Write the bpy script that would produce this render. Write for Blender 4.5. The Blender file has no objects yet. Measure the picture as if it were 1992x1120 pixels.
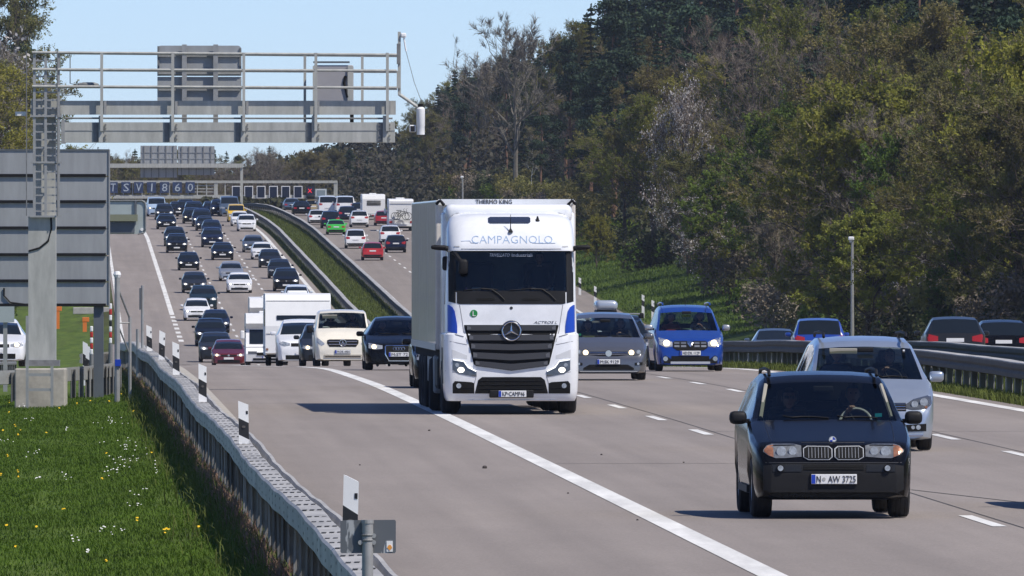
import bpy, bmesh, math, random
from mathutils import Vector, Matrix, noise as mnoise
from mathutils.bvhtree import BVHTree

# ------------------------------------------------------------------ camera, sky, sun, exposure
F = 27000.0            # focal length in photo pixels (1992 wide)
CZ = 8.0               # camera height
sc = bpy.context.scene
col = sc.collection
cam_d = bpy.data.cameras.new('camera'); cam = bpy.data.objects.new('camera', cam_d); col.objects.link(cam)
cam_d.sensor_width = 36.0; cam_d.lens = 36.0 * F / 1992.0
cam_d.clip_start = 1.0; cam_d.clip_end = 12000.0
cam.location = (0, 0, CZ); cam.rotation_euler = (math.radians(90), 0, 0)
sc.camera = cam
SUN_EL = math.radians(54); SUN_AZ = math.radians(126)      # clockwise from +Y
sdir = Vector((math.sin(SUN_AZ) * math.cos(SUN_EL), math.cos(SUN_AZ) * math.cos(SUN_EL), math.sin(SUN_EL)))
w = bpy.data.worlds.new('World'); sc.world = w; w.use_nodes = True
nt = w.node_tree; nt.nodes.clear()
sky = nt.nodes.new('ShaderNodeTexSky'); sky.sky_type = 'NISHITA'; sky.sun_disc = False
sky.sun_elevation = SUN_EL; sky.sun_rotation = SUN_AZ
sky.air_density = 1.0; sky.dust_density = 0.0; sky.ozone_density = 5.0; sky.altitude = 3000
bg = nt.nodes.new('ShaderNodeBackground'); bg.inputs[1].default_value = 0.11
wo = nt.nodes.new('ShaderNodeOutputWorld')
tint = nt.nodes.new('ShaderNodeMixRGB'); tint.blend_type = 'MULTIPLY'; tint.inputs[0].default_value = 1.0; tint.inputs[2].default_value = (.815, .86, 1.05, 1)
nt.links.new(sky.outputs[0], tint.inputs[1]); nt.links.new(tint.outputs[0], bg.inputs[0]); nt.links.new(bg.outputs[0], wo.inputs[0])
sl = bpy.data.lights.new('sun', 'SUN'); sl.energy = 4.2; sl.angle = math.radians(0.53); sl.color = (1.0, 0.94, 0.85)
so = bpy.data.objects.new('sun', sl); col.objects.link(so)
so.rotation_euler = sdir.to_track_quat('Z', 'Y').to_euler(); so.location = (0, 0, 60)
sc.view_settings.view_transform = 'Standard'; sc.view_settings.look = 'None'
sc.view_settings.exposure = 0.2; sc.view_settings.gamma = 1.0; sc.view_settings.use_curve_mapping = False
sc.render.engine = 'CYCLES'
sc.cycles.max_bounces = 6; sc.cycles.transparent_max_bounces = 12
sc.cycles.use_denoising = True

RNG = random.Random(7)
# ------------------------------------------------------------------ helpers
def lerp(a, b, t): return a + (b - a) * t
def interp(pts, x):
    if x <= pts[0][0]: return pts[0][1]
    for (x0, y0), (x1, y1) in zip(pts, pts[1:]):
        if x <= x1: return y0 + (y1 - y0) * (x - x0) / (x1 - x0) if x1 > x0 else y1
    return pts[-1][1]

def tag(o, label=None, cat=None, group=None, kind=None):
    if label: o['label'] = label
    if cat: o['category'] = cat
    if group: o['group'] = group
    if kind: o['kind'] = kind
    return o

def empty(name, loc=(0, 0, 0), rot=(0, 0, 0), label=None, cat=None, group=None):
    o = bpy.data.objects.new(name, None); col.objects.link(o)
    o.location = loc; o.rotation_euler = rot; o.empty_display_size = 0.2
    return tag(o, label, cat, group)

def link(name, me, m=None, parent=None):
    o = bpy.data.objects.new(name, me); col.objects.link(o)
    if m is not None and not me.materials: me.materials.append(m)
    if parent: o.parent = parent
    return o

def mesh_of(name, verts, faces, m=None, smooth=False, angle=None):
    me = bpy.data.meshes.new(name); me.from_pydata(verts, [], faces); me.update()
    if m is not None: me.materials.append(m)
    if smooth:
        me.shade_smooth()
        if angle: me.set_sharp_from_angle(angle=math.radians(angle))
    return me

class MB:
    def __init__(s): s.v = []; s.f = []
    def add(s, vs, fs):
        b = len(s.v); s.v += [tuple(v) for v in vs]; s.f += [tuple(i + b for i in f) for f in fs]; return s
    def box(s, c, d, rot=None):
        x, y, z = d[0] / 2, d[1] / 2, d[2] / 2
        vs = [Vector((a, b, e)) for e in (-z, z) for b in (-y, y) for a in (-x, x)]
        if rot: R = Matrix.Rotation(rot[0], 4, rot[1]); vs = [R @ v for v in vs]
        return s.add([v + Vector(c) for v in vs], [(0, 2, 3, 1), (4, 5, 7, 6), (0, 1, 5, 4), (2, 6, 7, 3), (0, 4, 6, 2), (1, 3, 7, 5)])
    def span(s, a, b):   # box from corner a to corner b
        return s.box([(p + q) / 2 for p, q in zip(a, b)], [abs(q - p) for p, q in zip(a, b)])
    def bbox(s, c, d, bev=.03, seg=2):
        bm = bmesh.new(); bmesh.ops.create_cube(bm, size=1.0)
        for v in bm.verts: v.co = Vector((v.co.x * d[0], v.co.y * d[1], v.co.z * d[2]))
        bmesh.ops.bevel(bm, geom=list(bm.edges), offset=min(bev, min(d) * .49), segments=seg, affect='EDGES', profile=.5)
        return s.bm(bm, c)
    def bm(s, bm, c=(0, 0, 0)):
        bm.verts.index_update(); C = Vector(c)
        s.add([v.co + C for v in bm.verts], [[v.index for v in f.verts] for f in bm.faces]); bm.free(); return s
    def tube(s, pts, r, n=6, r2=None, caps=True):
        pts = [Vector(p) for p in pts]; rings = []; N = len(pts)
        for i, p in enumerate(pts):
            t = (pts[min(i + 1, N - 1)] - pts[max(i - 1, 0)]).normalized()
            a = Vector((0, 0, 1)) if abs(t.z) < .9 else Vector((1, 0, 0))
            u = t.cross(a).normalized(); v = t.cross(u)
            rr = r if r2 is None else lerp(r, r2, i / max(N - 1, 1))
            rings.append([p + (u * math.cos(k * math.tau / n) + v * math.sin(k * math.tau / n)) * rr for k in range(n)])
        fs = []
        for i in range(N - 1):
            for k in range(n):
                fs.append((i * n + k, i * n + (k + 1) % n, (i + 1) * n + (k + 1) % n, (i + 1) * n + k))
        if caps: fs += [tuple(range(n - 1, -1, -1)), tuple((N - 1) * n + k for k in range(n))]
        return s.add([q for R in rings for q in R], fs)
    def disc(s, c, r, axis='Y', depth=.02, n=16, rz=None):
        c = Vector(c); d = {'X': Vector((1, 0, 0)), 'Y': Vector((0, 1, 0)), 'Z': Vector((0, 0, 1))}[axis]
        u = d.orthogonal().normalized(); v = d.cross(u); vs = []
        if rz and axis == 'Y': u = Vector((1, 0, 0)); v = Vector((0, 0, 1))
        for h in (-.5, .5):
            for k in range(n):
                a = k * math.tau / n; vs.append(c + d * depth * h + u * math.cos(a) * r + v * math.sin(a) * (rz or r))
        fs = [tuple(range(n - 1, -1, -1)), tuple(range(n, 2 * n))] + [(k, (k + 1) % n, n + (k + 1) % n, n + k) for k in range(n)]
        return s.add(vs, fs)
    def lathe(s, prof, axis='X', c=(0, 0, 0), n=24):   # prof: (axial, radius)
        c = Vector(c); vs = []; N = len(prof)
        for a, r in prof:
            for k in range(n):
                t = k * math.tau / n
                p = (a, r * math.cos(t), r * math.sin(t)) if axis == 'X' else ((r * math.cos(t), a, r * math.sin(t)) if axis == 'Y' else (r * math.cos(t), r * math.sin(t), a))
                vs.append(c + Vector(p))
        fs = [(i * n + k, i * n + (k + 1) % n, (i + 1) * n + (k + 1) % n, (i + 1) * n + k) for i in range(N - 1) for k in range(n)]
        return s.add(vs, fs)
    def prism(s, poly, a0, a1, axis='Y'):   # poly in (x,z) extruded along Y, or (y,z) along X, or (x,y) along Z
        n = len(poly)
        def P(p, a): return (p[0], a, p[1]) if axis == 'Y' else ((a, p[0], p[1]) if axis == 'X' else (p[0], p[1], a))
        vs = [P(p, a0) for p in poly] + [P(p, a1) for p in poly]
        return s.add(vs, [tuple(range(n)), tuple(range(2 * n - 1, n - 1, -1))] + [(k, n + k, n + (k + 1) % n, (k + 1) % n) for k in range(n)])
    def mesh(s, name, m=None, smooth=False, angle=35, fix=True):
        me = mesh_of(name, s.v, s.f, m)
        if fix:
            bm = bmesh.new(); bm.from_mesh(me); bmesh.ops.recalc_face_normals(bm, faces=bm.faces[:]); bm.to_mesh(me); bm.free()
        if smooth: me.shade_smooth(); me.set_sharp_from_angle(angle=math.radians(angle))
        return me
    def build(s, name, m=None, parent=None, smooth=False, angle=35, fix=True):
        return link(name, s.mesh(name, m, smooth, angle, fix), m, parent)

KIDS = {}
def copy_tree(o, parent=None, repl=None):
    c = o.copy(); col.objects.link(c); c.parent = parent
    if repl and c.type == 'MESH' and c.data.materials:
        m0 = c.data.materials[0]
        if m0 in repl:
            c.material_slots[0].link = 'OBJECT'; c.material_slots[0].material = repl[m0]
    for ch in KIDS.get(o.name, ()): copy_tree(ch, c, repl)
    return c
def index_kids(root):
    def rec(o):
        KIDS[o.name] = list(o.children)
        for c in o.children: rec(c)
    rec(root)

# ------------------------------------------------------------------ materials
MATS = {}
def mat(name, color=(.5, .5, .5), rough=.5, metal=0.0, coat=0.0, var=0.0, scale=3.0, emit=None, es=1.0, spec=.5, stretch=None, objvar=0.0, bump=0.0, trans=0.0, hue=0.0):
    if name in MATS: return MATS[name]
    m = bpy.data.materials.new(name); m.use_nodes = True; MATS[name] = m
    N = m.node_tree.nodes; Lk = m.node_tree.links; b = N['Principled BSDF']
    b.inputs['Base Color'].default_value = (*color, 1); b.inputs['Roughness'].default_value = rough
    b.inputs['Metallic'].default_value = metal; b.inputs['Coat Weight'].default_value = coat; b.inputs['Coat Roughness'].default_value = .04
    b.inputs['Specular IOR Level'].default_value = spec
    last = None
    if var or objvar or hue:
        hs = N.new('ShaderNodeHueSaturation'); hs.inputs['Color'].default_value = (*color, 1)
        val = None
        if var:
            tc = N.new('ShaderNodeTexCoord'); mp = N.new('ShaderNodeMapping'); nz = N.new('ShaderNodeTexNoise')
            nz.inputs['Scale'].default_value = scale; nz.inputs['Detail'].default_value = 6; nz.inputs['Roughness'].default_value = .65
            if stretch: mp.inputs['Scale'].default_value = stretch
            Lk.new(tc.outputs['Object'], mp.inputs[0]); Lk.new(mp.outputs[0], nz.inputs['Vector'])
            mr = N.new('ShaderNodeMapRange'); mr.inputs[1].default_value = .3; mr.inputs[2].default_value = .7
            mr.inputs[3].default_value = 1 - var; mr.inputs[4].default_value = 1 + var
            Lk.new(nz.outputs[0], mr.inputs[0]); val = mr.outputs[0]
            if bump:
                bp = N.new('ShaderNodeBump'); bp.inputs['Strength'].default_value = bump; bp.inputs['Distance'].default_value = .02
                Lk.new(nz.outputs[0], bp.inputs['Height']); Lk.new(bp.outputs[0], b.inputs['Normal'])
        if objvar or hue:
            oi = N.new('ShaderNodeObjectInfo'); mr2 = N.new('ShaderNodeMapRange')
            mr2.inputs[3].default_value = 1 - objvar; mr2.inputs[4].default_value = 1 + objvar
            Lk.new(oi.outputs['Random'], mr2.inputs[0])
            if val is not None:
                mu = N.new('ShaderNodeMath'); mu.operation = 'MULTIPLY'; Lk.new(val, mu.inputs[0]); Lk.new(mr2.outputs[0], mu.inputs[1]); val = mu.outputs[0]
            else: val = mr2.outputs[0]
            if hue:
                mr3 = N.new('ShaderNodeMapRange'); mr3.inputs[3].default_value = .5 - hue; mr3.inputs[4].default_value = .5 + hue
                mm = N.new('ShaderNodeMath'); mm.operation = 'FRACT'; m7 = N.new('ShaderNodeMath'); m7.operation = 'MULTIPLY'; m7.inputs[1].default_value = 7.3
                Lk.new(oi.outputs['Random'], m7.inputs[0]); Lk.new(m7.outputs[0], mm.inputs[0]); Lk.new(mm.outputs[0], mr3.inputs[0]); Lk.new(mr3.outputs[0], hs.inputs['Hue'])
        if val is not None: Lk.new(val, hs.inputs['Value'])
        Lk.new(hs.outputs[0], b.inputs['Base Color']); last = hs.outputs[0]
    if trans:
        tl = N.new('ShaderNodeBsdfTranslucent'); mx = N.new('ShaderNodeMixShader'); mx.inputs[0].default_value = trans
        tl.inputs[0].default_value = (*color, 1)
        if last is not None: Lk.new(last, tl.inputs[0])
        Lk.new(b.outputs[0], mx.inputs[1]); Lk.new(tl.outputs[0], mx.inputs[2]); Lk.new(mx.outputs[0], N['Material Output'].inputs[0])
    if emit:
        b.inputs['Emission Color'].default_value = (*emit, 1); b.inputs['Emission Strength'].default_value = es
    return m

def glass_mat(name, tint, dens=.5):
    m = bpy.data.materials.new(name); m.use_nodes = True; MATS[name] = m
    N = m.node_tree.nodes; Lk = m.node_tree.links; N.clear()
    tr = N.new('ShaderNodeBsdfTransparent'); tr.inputs[0].default_value = (*tint, 1)
    gl = N.new('ShaderNodeBsdfGlossy'); gl.inputs['Roughness'].default_value = .03
    fr = N.new('ShaderNodeFresnel'); fr.inputs[0].default_value = 1.5
    mx = N.new('ShaderNodeMixShader'); o = N.new('ShaderNodeOutputMaterial')
    Lk.new(fr.outputs[0], mx.inputs[0]); Lk.new(tr.outputs[0], mx.inputs[1]); Lk.new(gl.outputs[0], mx.inputs[2]); Lk.new(mx.outputs[0], o.inputs[0])
    return m

def paint(name, c, rough=.32, metal=0.0, var=.05):
    dk = max(c) < .06
    return mat('paint ' + name, c, rough, metal, .2 if dk else .6, var=max(var, .07), scale=2.2, spec=.12 if dk else .45)
M_TYRE = mat('tyre rubber', (.018, .018, .019), .85, var=.25, scale=8)
M_RIM = mat('alloy rim', (.42, .43, .45), .35, .8, var=.1)
M_BLK = mat('black plastic', (.011, .011, .012), .6, var=.2, scale=6, spec=.25)
M_BAR = mat('grille bright', (.42, .43, .44), .35, .4)
M_UNDER = mat('underbody', (.012, .012, .012), .9, spec=.2)
M_GLASS = mat('dark glass', (.010, .014, .018), .06, spec=.5)
M_CLEAR = glass_mat('windscreen glass', (.62, .68, .66))
M_TINT = glass_mat('tinted glass', (.16, .18, .19))
M_CHROME = mat('chrome', (.75, .76, .78), .12, 1.0)
M_LAMP = mat('lamp cover', (.42, .44, .46), .12, .35, .6, var=.3, scale=14)
M_LAMPDK = mat('lamp housing', (.10, .105, .11), .15, .3, .6, var=.3, scale=14)
M_REFL = mat('lamp reflector', (.50, .52, .54), .22, .6, .5, var=.35, scale=22)
M_ON = mat('headlight on', (1, .95, .85), .3, emit=(1, .93, .80), es=1.7)
M_ONDAY = mat('daytime light', (1, 1, 1), .3, emit=(.95, .97, 1), es=.9)
M_WARM = mat('headlight warm', (1, .8, .5), .3, emit=(1, .80, .50), es=1.7)
M_AMBER = mat('amber lamp', (.30, .13, .07), .25, .2, .5, var=.4, scale=18)
M_RED = mat('tail lamp red', (.22, .008, .01), .25, coat=.4)
M_REDON = mat('tail lamp lit', (.30, .012, .014), .3, emit=(1, .03, .03), es=.03)
M_PLATE = mat('plate white', (.78, .78, .77), .4)
M_EU = mat('plate blue', (.012, .05, .42), .4)
M_INK = mat('plate ink', (.012, .012, .014), .5)
M_SEAT = mat('seat fabric', (.03, .03, .033), .9)
M_SEATL = mat('pale seat fabric', (.32, .30, .25), .8)
M_DASH = mat('dashboard', (.016, .016, .018), .7)
M_SKIN = mat('skin', (.50, .30, .22), .55)
M_HAIR = mat('hair', (.10, .08, .06), .8)
M_HAIRG = mat('grey hair', (.28, .27, .26), .8)
M_CLOTHD = mat('dark jacket', (.025, .027, .035), .9)
M_CLOTHR = mat('red pullover', (.25, .03, .03), .9)
M_CLOTHB = mat('blue shirt', (.08, .11, .2), .9)
M_STEEL = mat('galvanised steel', (.36, .36, .345), .5, .35, var=.14, scale=5)
M_STEELD = mat('weathered steel', (.20, .205, .205), .65, .25, var=.25, scale=6)
M_GANTRY = mat('gantry paint', (.42, .42, .385), .6, .1, var=.20, scale=2.5, stretch=(2.2, 2.2, .5))
M_SIGNB = mat('sign back grey', (.34, .35, .35), .55, .2, var=.14, scale=1.6, stretch=(2.5, 1, .35))
M_SIGND = mat('sign back dark', (.12, .135, .15), .55, .2, var=.12, scale=1.5)
M_CONC = mat('concrete', (.40, .37, .32), .9, var=.25, scale=3, bump=.3)
M_WHITE = mat('white plastic', (.80, .80, .79), .45, var=.04)
M_BLKPOST = mat('post black', (.015, .015, .016), .5)
M_MARK = mat('road paint', (.66, .65, .62), .8, var=.22, scale=1.6, stretch=(1.5, .12, 1))

# flat lettering -> mesh (made while the scene is still small)
def text_mesh(s, size=1.0, extrude=.004, shear=0.0, spacing=1.0, off=0.0):
    c = bpy.data.curves.new('lettering', 'FONT'); c.body = s; c.size = size; c.extrude = extrude; c.shear = shear; c.space_character = spacing
    c.offset = off; c.align_x = 'CENTER'; c.align_y = 'CENTER'; c.resolution_u = 2
    o = bpy.data.objects.new('lettering', c); col.objects.link(o)
    dg = bpy.context.evaluated_depsgraph_get()
    me = bpy.data.meshes.new_from_object(o.evaluated_get(dg)); bpy.data.objects.remove(o); bpy.data.curves.remove(c)
    R = Matrix.Rotation(math.radians(90), 4, 'X'); me.transform(R)      # now reads from -Y, up is +Z
    return me
def fit(me, wd, ht):       # scale lettering to a width and height in metres
    xs = [v.co.x for v in me.vertices]; zs = [v.co.z for v in me.vertices]
    sx = wd / (max(xs) - min(xs)); sz = ht / (max(zs) - min(zs)); cx = (max(xs) + min(xs)) / 2; cz = (max(zs) + min(zs)) / 2
    me.transform(Matrix.Translation((0, 0, 0)) @ Matrix.Diagonal((sx, 1, sz, 1)) @ Matrix.Translation((-cx, 0, -cz))); return me
TXT = {k: fit(text_mesh(s, shear=sh, off=-.014 if k == 'camp' else 0.0), wd, ht) for k, s, wd, ht, sh in [
    ('N', 'N', .048, .075, 0), ('AW3725', 'AW 3725', .315, .075, 0), ('HSK', 'M:SK 9129', .42, .075, 0), ('HD', 'HD:DK 1129', .42, .075, 0),
    ('van', 'M:DR 4904', .42, .075, 0), ('audi', 'M:ST 72', .42, .075, 0), ('kp', 'KP\u2022CAMP46', .40, .075, 0),
    ('thermo', 'THERMO KING', .66, .085, 0), ('camp', 'CAMPAGNOLO', 1.46, .135, 0), ('triv', 'TRIVELLATO', .36, .058, .3), ('ind', 'Industriali', .37, .058, 0),
    ('act', 'ACTROS L', .42, .05, .4), ('L', 'L', .055, .09, 0), ('X', 'X', .42, .45, 0)] + [('g' + c + str(i), c, .16 if c == '1' else .5, .72, .05) for i, c in enumerate('TSV1860')]}

# ------------------------------------------------------------------ the road in plan and profile
KN = [(-400, -4.9), (0, -3.25), (100, -2.86), (158, -2.63), (220, -2.39), (252, -2.275), (318, -2.12), (351, -2.11), (400, -2.28), (435, -2.47), (520, -2.92),
      (620, -3.45), (700, -4.02), (760, -4.32), (820, -3.9), (930, -2.1), (1030, -.1), (1060, .5), (1200, 3.26), (1380, 6.8), (1445, 7.95),
      (1500, 8.4), (1560, 8.2), (1700, 6.8), (2200, 3), (5000, 2)]
def _slopes():
    n = len(KN); d = [(KN[i + 1][1] - KN[i][1]) / (KN[i + 1][0] - KN[i][0]) for i in range(n - 1)]
    m = [d[0]] + [0 if d[i - 1] * d[i] <= 0 else 2 * d[i - 1] * d[i] / (d[i - 1] + d[i]) for i in range(1, n - 1)] + [d[-1]]
    return m
KM = _slopes()
def P(Y):
    for i in range(len(KN) - 1):
        if Y <= KN[i + 1][0] or i == len(KN) - 2:
            x0, y0 = KN[i]; x1, y1 = KN[i + 1]; h = x1 - x0; t = (Y - x0) / h
            return CZ + (2*t**3 - 3*t*t + 1) * y0 + (t**3 - 2*t*t + t) * h * KM[i] + (-2*t**3 + 3*t*t) * y1 + (t**3 - t*t) * h * KM[i + 1]
def CX(Y):
    return -.0315 * Y - (5.5e-5 * (Y - 1250) ** 2 if Y > 1250 else 0)
def slope(Y): return (P(Y + 2) - P(Y - 2)) / 4
def head(Y): return -(CX(Y + 2) - CX(Y - 2)) / 4
def RD(u, Y, dz=0.0): return Vector((CX(Y) + u, Y, P(Y) + dz))
def U(px, Y): return (px - 996) / F * Y - CX(Y)
def PX(px, Y): return (px - 996) / F * Y
def PZ(py, Y): return CZ - (py - 560) / F * Y
def far_Y(py):          # distance on the far hillside at which the road shows at photo row py
    a, b = 770.0, 1490.0
    for _ in range(50):
        m = (a + b) / 2
        if 560 - (P(m) - CZ) / m * F > py: a = m
        else: b = m
    return a
GPROF = [(-400, 6), (-60, 3), (-30, .6), (-14, -.2), (-6, -.45), (-1, -.38), (.9, -.28), (1.9, -.14), (2.7, -.035), (17.9, -.035), (18.3, -.05), (20.2, -.16), (22.0, -.06), (22.5, -.035), (37.4, -.035), (38.5, -.1), (41, .45), (45, 1.1), (52, 2.8), (62, 5.5), (80, 8), (120, 9), (600, 11)]
def ground_dz(u, Y):
    g = interp(GPROF, u)
    if Y > 1500:                       # behind the crest the land is higher than the road
        k = min(1, (Y - 1500) / 300); g = lerp(g, max(g, 0.0) + 2.0, k) if (u < 0 or u > 38) else lerp(g, -.05, k)
    if u > 46: g += .5 * math.sin(u * .23 + Y * .031) * min(1, (u - 46) / 8)
    return g
def GR(u, Y, dz=0.0): return RD(u, Y, ground_dz(u, Y) + dz)
# ------------------------------------------------------------------ ground
YS = [-200, 0, 40] + list(range(60, 340, 8)) + list(range(340, 1700, 12)) + list(range(1700, 2400, 60)) + [2600, 3000, 3600, 4500, 6000]
US = [-900, -400, -200, -100, -60, -40, -30, -22, -18, -14, -11, -8, -6, -4.5, -3, -2, -1, 0, .9, 1.5, 1.9, 2.3, 2.7, 5, 8, 11, 14, 17.9, 18.3, 19.2, 20.2, 21.2, 22, 22.5, 26, 30, 34, 37.4, 38.5, 39.7, 41, 43, 45, 48, 52, 57, 62, 70, 80, 100, 120, 200, 400, 900]
def ground_mat():
    m = bpy.data.materials.new('meadow'); m.use_nodes = True; N = m.node_tree.nodes; Lk = m.node_tree.links; b = N['Principled BSDF']
    b.inputs['Roughness'].default_value = .95; b.inputs['Specular IOR Level'].default_value = .1
    tc = N.new('ShaderNodeTexCoord')
    def nz(scale, det=6, st=None):
        n = N.new('ShaderNodeTexNoise'); n.inputs['Scale'].default_value = scale; n.inputs['Detail'].default_value = det; n.inputs['Roughness'].default_value = .7
        if st:
            mp = N.new('ShaderNodeMapping'); mp.inputs['Scale'].default_value = st; Lk.new(tc.outputs['Object'], mp.inputs[0]); Lk.new(mp.outputs[0], n.inputs['Vector'])
        else: Lk.new(tc.outputs['Object'], n.inputs['Vector'])
        return n
    n1 = nz(1.0, 8, (1.2, .12, 1)); n2 = nz(9.0, 5, (1, .25, 1)); n3 = nz(.5, 4, (1, .05, 1))
    r1 = N.new('ShaderNodeValToRGB'); e = r1.color_ramp.elements
    e[0].position = .30; e[0].color = (.048, .082, .014, 1); e[1].position = .72; e[1].color = (.135, .195, .032, 1)
    Lk.new(n1.outputs[0], r1.inputs[0])
    mx = N.new('ShaderNodeMixRGB'); mx.blend_type = 'MULTIPLY'; mx.inputs[0].default_value = .5
    r2 = N.new('ShaderNodeValToRGB'); r2.color_ramp.elements[0].position = .3; r2.color_ramp.elements[0].color = (.35, .35, .35, 1); r2.color_ramp.elements[1].position = .7; r2.color_ramp.elements[1].color = (1.3, 1.25, 1.1, 1)
    Lk.new(n2.outputs[0], r2.inputs[0]); Lk.new(r1.outputs[0], mx.inputs[1]); Lk.new(r2.outputs[0], mx.inputs[2])
    at = N.new('ShaderNodeAttribute'); at.attribute_name = 'dry'
    ad = N.new('ShaderNodeMath'); ad.operation = 'MULTIPLY_ADD'; ad.inputs[1].default_value = 1.0
    sb = N.new('ShaderNodeMath'); sb.operation = 'SUBTRACT'; sb.inputs[1].default_value = .5; Lk.new(n3.outputs[0], sb.inputs[0])
    m2 = N.new('ShaderNodeMath'); m2.operation = 'MULTIPLY'; m2.inputs[1].default_value = 1.3; Lk.new(sb.outputs[0], m2.inputs[0])
    Lk.new(at.outputs['Fac'], ad.inputs[0]); Lk.new(m2.outputs[0], ad.inputs[2]); ad.use_clamp = True
    mx2 = N.new('ShaderNodeMixRGB'); mx2.inputs[2].default_value = (.055, .042, .024, 1)
    Lk.new(ad.outputs[0], mx2.inputs[0]); Lk.new(mx.outputs[0], mx2.inputs[1]); Lk.new(mx2.outputs[0], b.inputs['Base Color'])
    return m
gv = [GR(u, Y) for Y in YS for u in US]; nu = len(US)
gf = [(j * nu + i, j * nu + i + 1, (j + 1) * nu + i + 1, (j + 1) * nu + i) for j in range(len(YS) - 1) for i in range(nu - 1)]
gme = mesh_of('ground', gv, gf, ground_mat(), smooth=True)
at = gme.attributes.new('dry', 'FLOAT', 'POINT')
DRY = [(-900, 1), (-30, .9), (-12, .5), (-7, .15), (.5, 0), (1.5, .35), (2.3, .6), (17.9, .6), (18.4, .35), (19.2, .2), (20.2, .3), (21.2, .45), (22.2, .65), (37.4, .6), (38.6, .1), (45, .1), (50, .55), (55, 1), (900, 1)]
for k, (Y, u) in enumerate((Y, u) for Y in YS for u in US):
    at.data[k].value = interp(DRY, u)
tag(link('ground', gme), kind='structure')

# ------------------------------------------------------------------ carriageways
def road_mat(name, base):
    m = bpy.data.materials.new(name); m.use_nodes = True; N = m.node_tree.nodes; Lk = m.node_tree.links; b = N['Principled BSDF']
    b.inputs['Roughness'].default_value = .85; b.inputs['Specular IOR Level'].default_value = .25
    tc = N.new('ShaderNodeTexCoord'); uv = N.new('ShaderNodeUVMap')
    def nz(scale, st, src, det=6):
        n = N.new('ShaderNodeTexNoise'); n.inputs['Scale'].default_value = scale; n.inputs['Detail'].default_value = det; n.inputs['Roughness'].default_value = .65
        mp = N.new('ShaderNodeMapping'); mp.inputs['Scale'].default_value = st; Lk.new(src, mp.inputs[0]); Lk.new(mp.outputs[0], n.inputs['Vector']); return n
    wear = nz(1.0, (.9, .010, 1), uv.outputs[0], 3)        # long wear along the lanes
    fine = nz(30.0, (1, .35, 1), tc.outputs['Object'], 4)  # grain
    blot = nz(.8, (.6, .09, 1), uv.outputs[0], 6)
    h = N.new('ShaderNodeHueSaturation'); h.inputs['Color'].default_value = (*base, 1)
    def mr(n, lo, hi):
        r = N.new('ShaderNodeMapRange'); r.inputs[1].default_value = .3; r.inputs[2].default_value = .7; r.inputs[3].default_value = lo; r.inputs[4].default_value = hi; Lk.new(n.outputs[0], r.inputs[0]); return r.outputs[0]
    def mul(a, c):
        q = N.new('ShaderNodeMath'); q.operation = 'MULTIPLY'; Lk.new(a, q.inputs[0]); Lk.new(c, q.inputs[1]); return q.outputs[0]
    Lk.new(mul(mul(mr(wear, .86, 1.10), mr(fine, .86, 1.14)), mr(blot, .90, 1.07)), h.inputs['Value'])
    Lk.new(h.outputs[0], b.inputs['Base Color'])
    return m
M_ROAD = road_mat('worn concrete road', (.262, .228, .203))
M_ROAD2 = road_mat('worn concrete road far side', (.250, .218, .194))
M_RAMP = road_mat('grey ramp asphalt', (.238, .21, .19))
def strip(name, us, Ys, fn, m, kind='structure', uvs=True):
    vs = [fn(u(Y) if callable(u) else u, Y) for Y in Ys for u in us]; n = len(us)
    fs = [(j * n + i, j * n + i + 1, (j + 1) * n + i + 1, (j + 1) * n + i) for j in range(len(Ys) - 1) for i in range(n - 1)]
    me = mesh_of(name, vs, fs, m, smooth=True)
    if uvs:
        ul = me.uv_layers.new(name='UVMap')
        pr = [((u(Y) if callable(u) else u), Y) for Y in Ys for u in us]
        for lp in me.loops: ul.data[lp.index].uv = pr[lp.vertex_index]
    o = link(name, me)
    if kind: o['kind'] = kind
    return o
YR = [y for y in YS if y <= 2400]
lead = strip('carriageway', [2.72, 6.6, 10.3, 14, 18.05], YR, lambda u, Y: RD(u, Y, 0), M_ROAD)
away = strip('opposite_carriageway', [22.35, 26, 30, 34, 37.6], YR, lambda u, Y: RD(u, Y, .004), M_ROAD2)
# exit ramp leaving on the left, behind the sign gantry
RAMPC = [(60, -34), (150, -21), (250, -11.5), (300, -8.3), (340, -6.2), (430, -2.6), (540, .9), (650, 3.2), (760, 4.4), (860, 4.8)]
def ramp_u(Y): return interp(RAMPC, Y)
strip('exit_ramp', [(lambda k: (lambda Y: ramp_u(Y) + k))(k) for k in (-2.6, -1.3, 0, 1.3, 2.6)], [y for y in YS if 60 <= y <= 860], lambda u, Y: Vector((CX(Y) + u, Y, max(GR(u, Y).z + .05, P(Y) - .012 if u > 2.5 else -99))), M_RAMP)

# painted lines: the near dashes one by one, far ones joined
def line_strip(name, u0, wd, Y0, Y1, parent, off=.006, step=12):
    Ys = [Y0] + [y for y in YS if Y0 + 1 < y < Y1 - 1] + [Y1]
    o = strip(name, [u0 - wd / 2, u0 + wd / 2], Ys, lambda u, Y: RD(u, Y, off), M_MARK, None, False); o.parent = parent; return o
L1, L2, L3, L4 = 6.62, 10.25, 13.9, 17.5
line_strip('edge_line', L1, .29, 60, 760, lead); line_strip('edge_line', L1, .32, 944, 1600, lead)
line_strip('edge_line', L4, .30, 60, 1700, lead); line_strip('edge_line', 3.0, .22, 700, 1600, lead)
strip('edge_line', [lambda Y: ramp_u(Y) - 2.35, lambda Y: ramp_u(Y) - 2.15], [y for y in YS if 420 <= y <= 720], lambda u, Y: Vector((CX(Y) + u, Y, max(GR(u, Y).z + .056, P(Y) + .002 if u > 2.5 else -99))), M_MARK, None, False).parent = lead
line_strip('edge_line', 22.85, .30, 300, 1700, away, .010); line_strip('edge_line', 34.7, .25, 300, 1700, away, .010)
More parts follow.
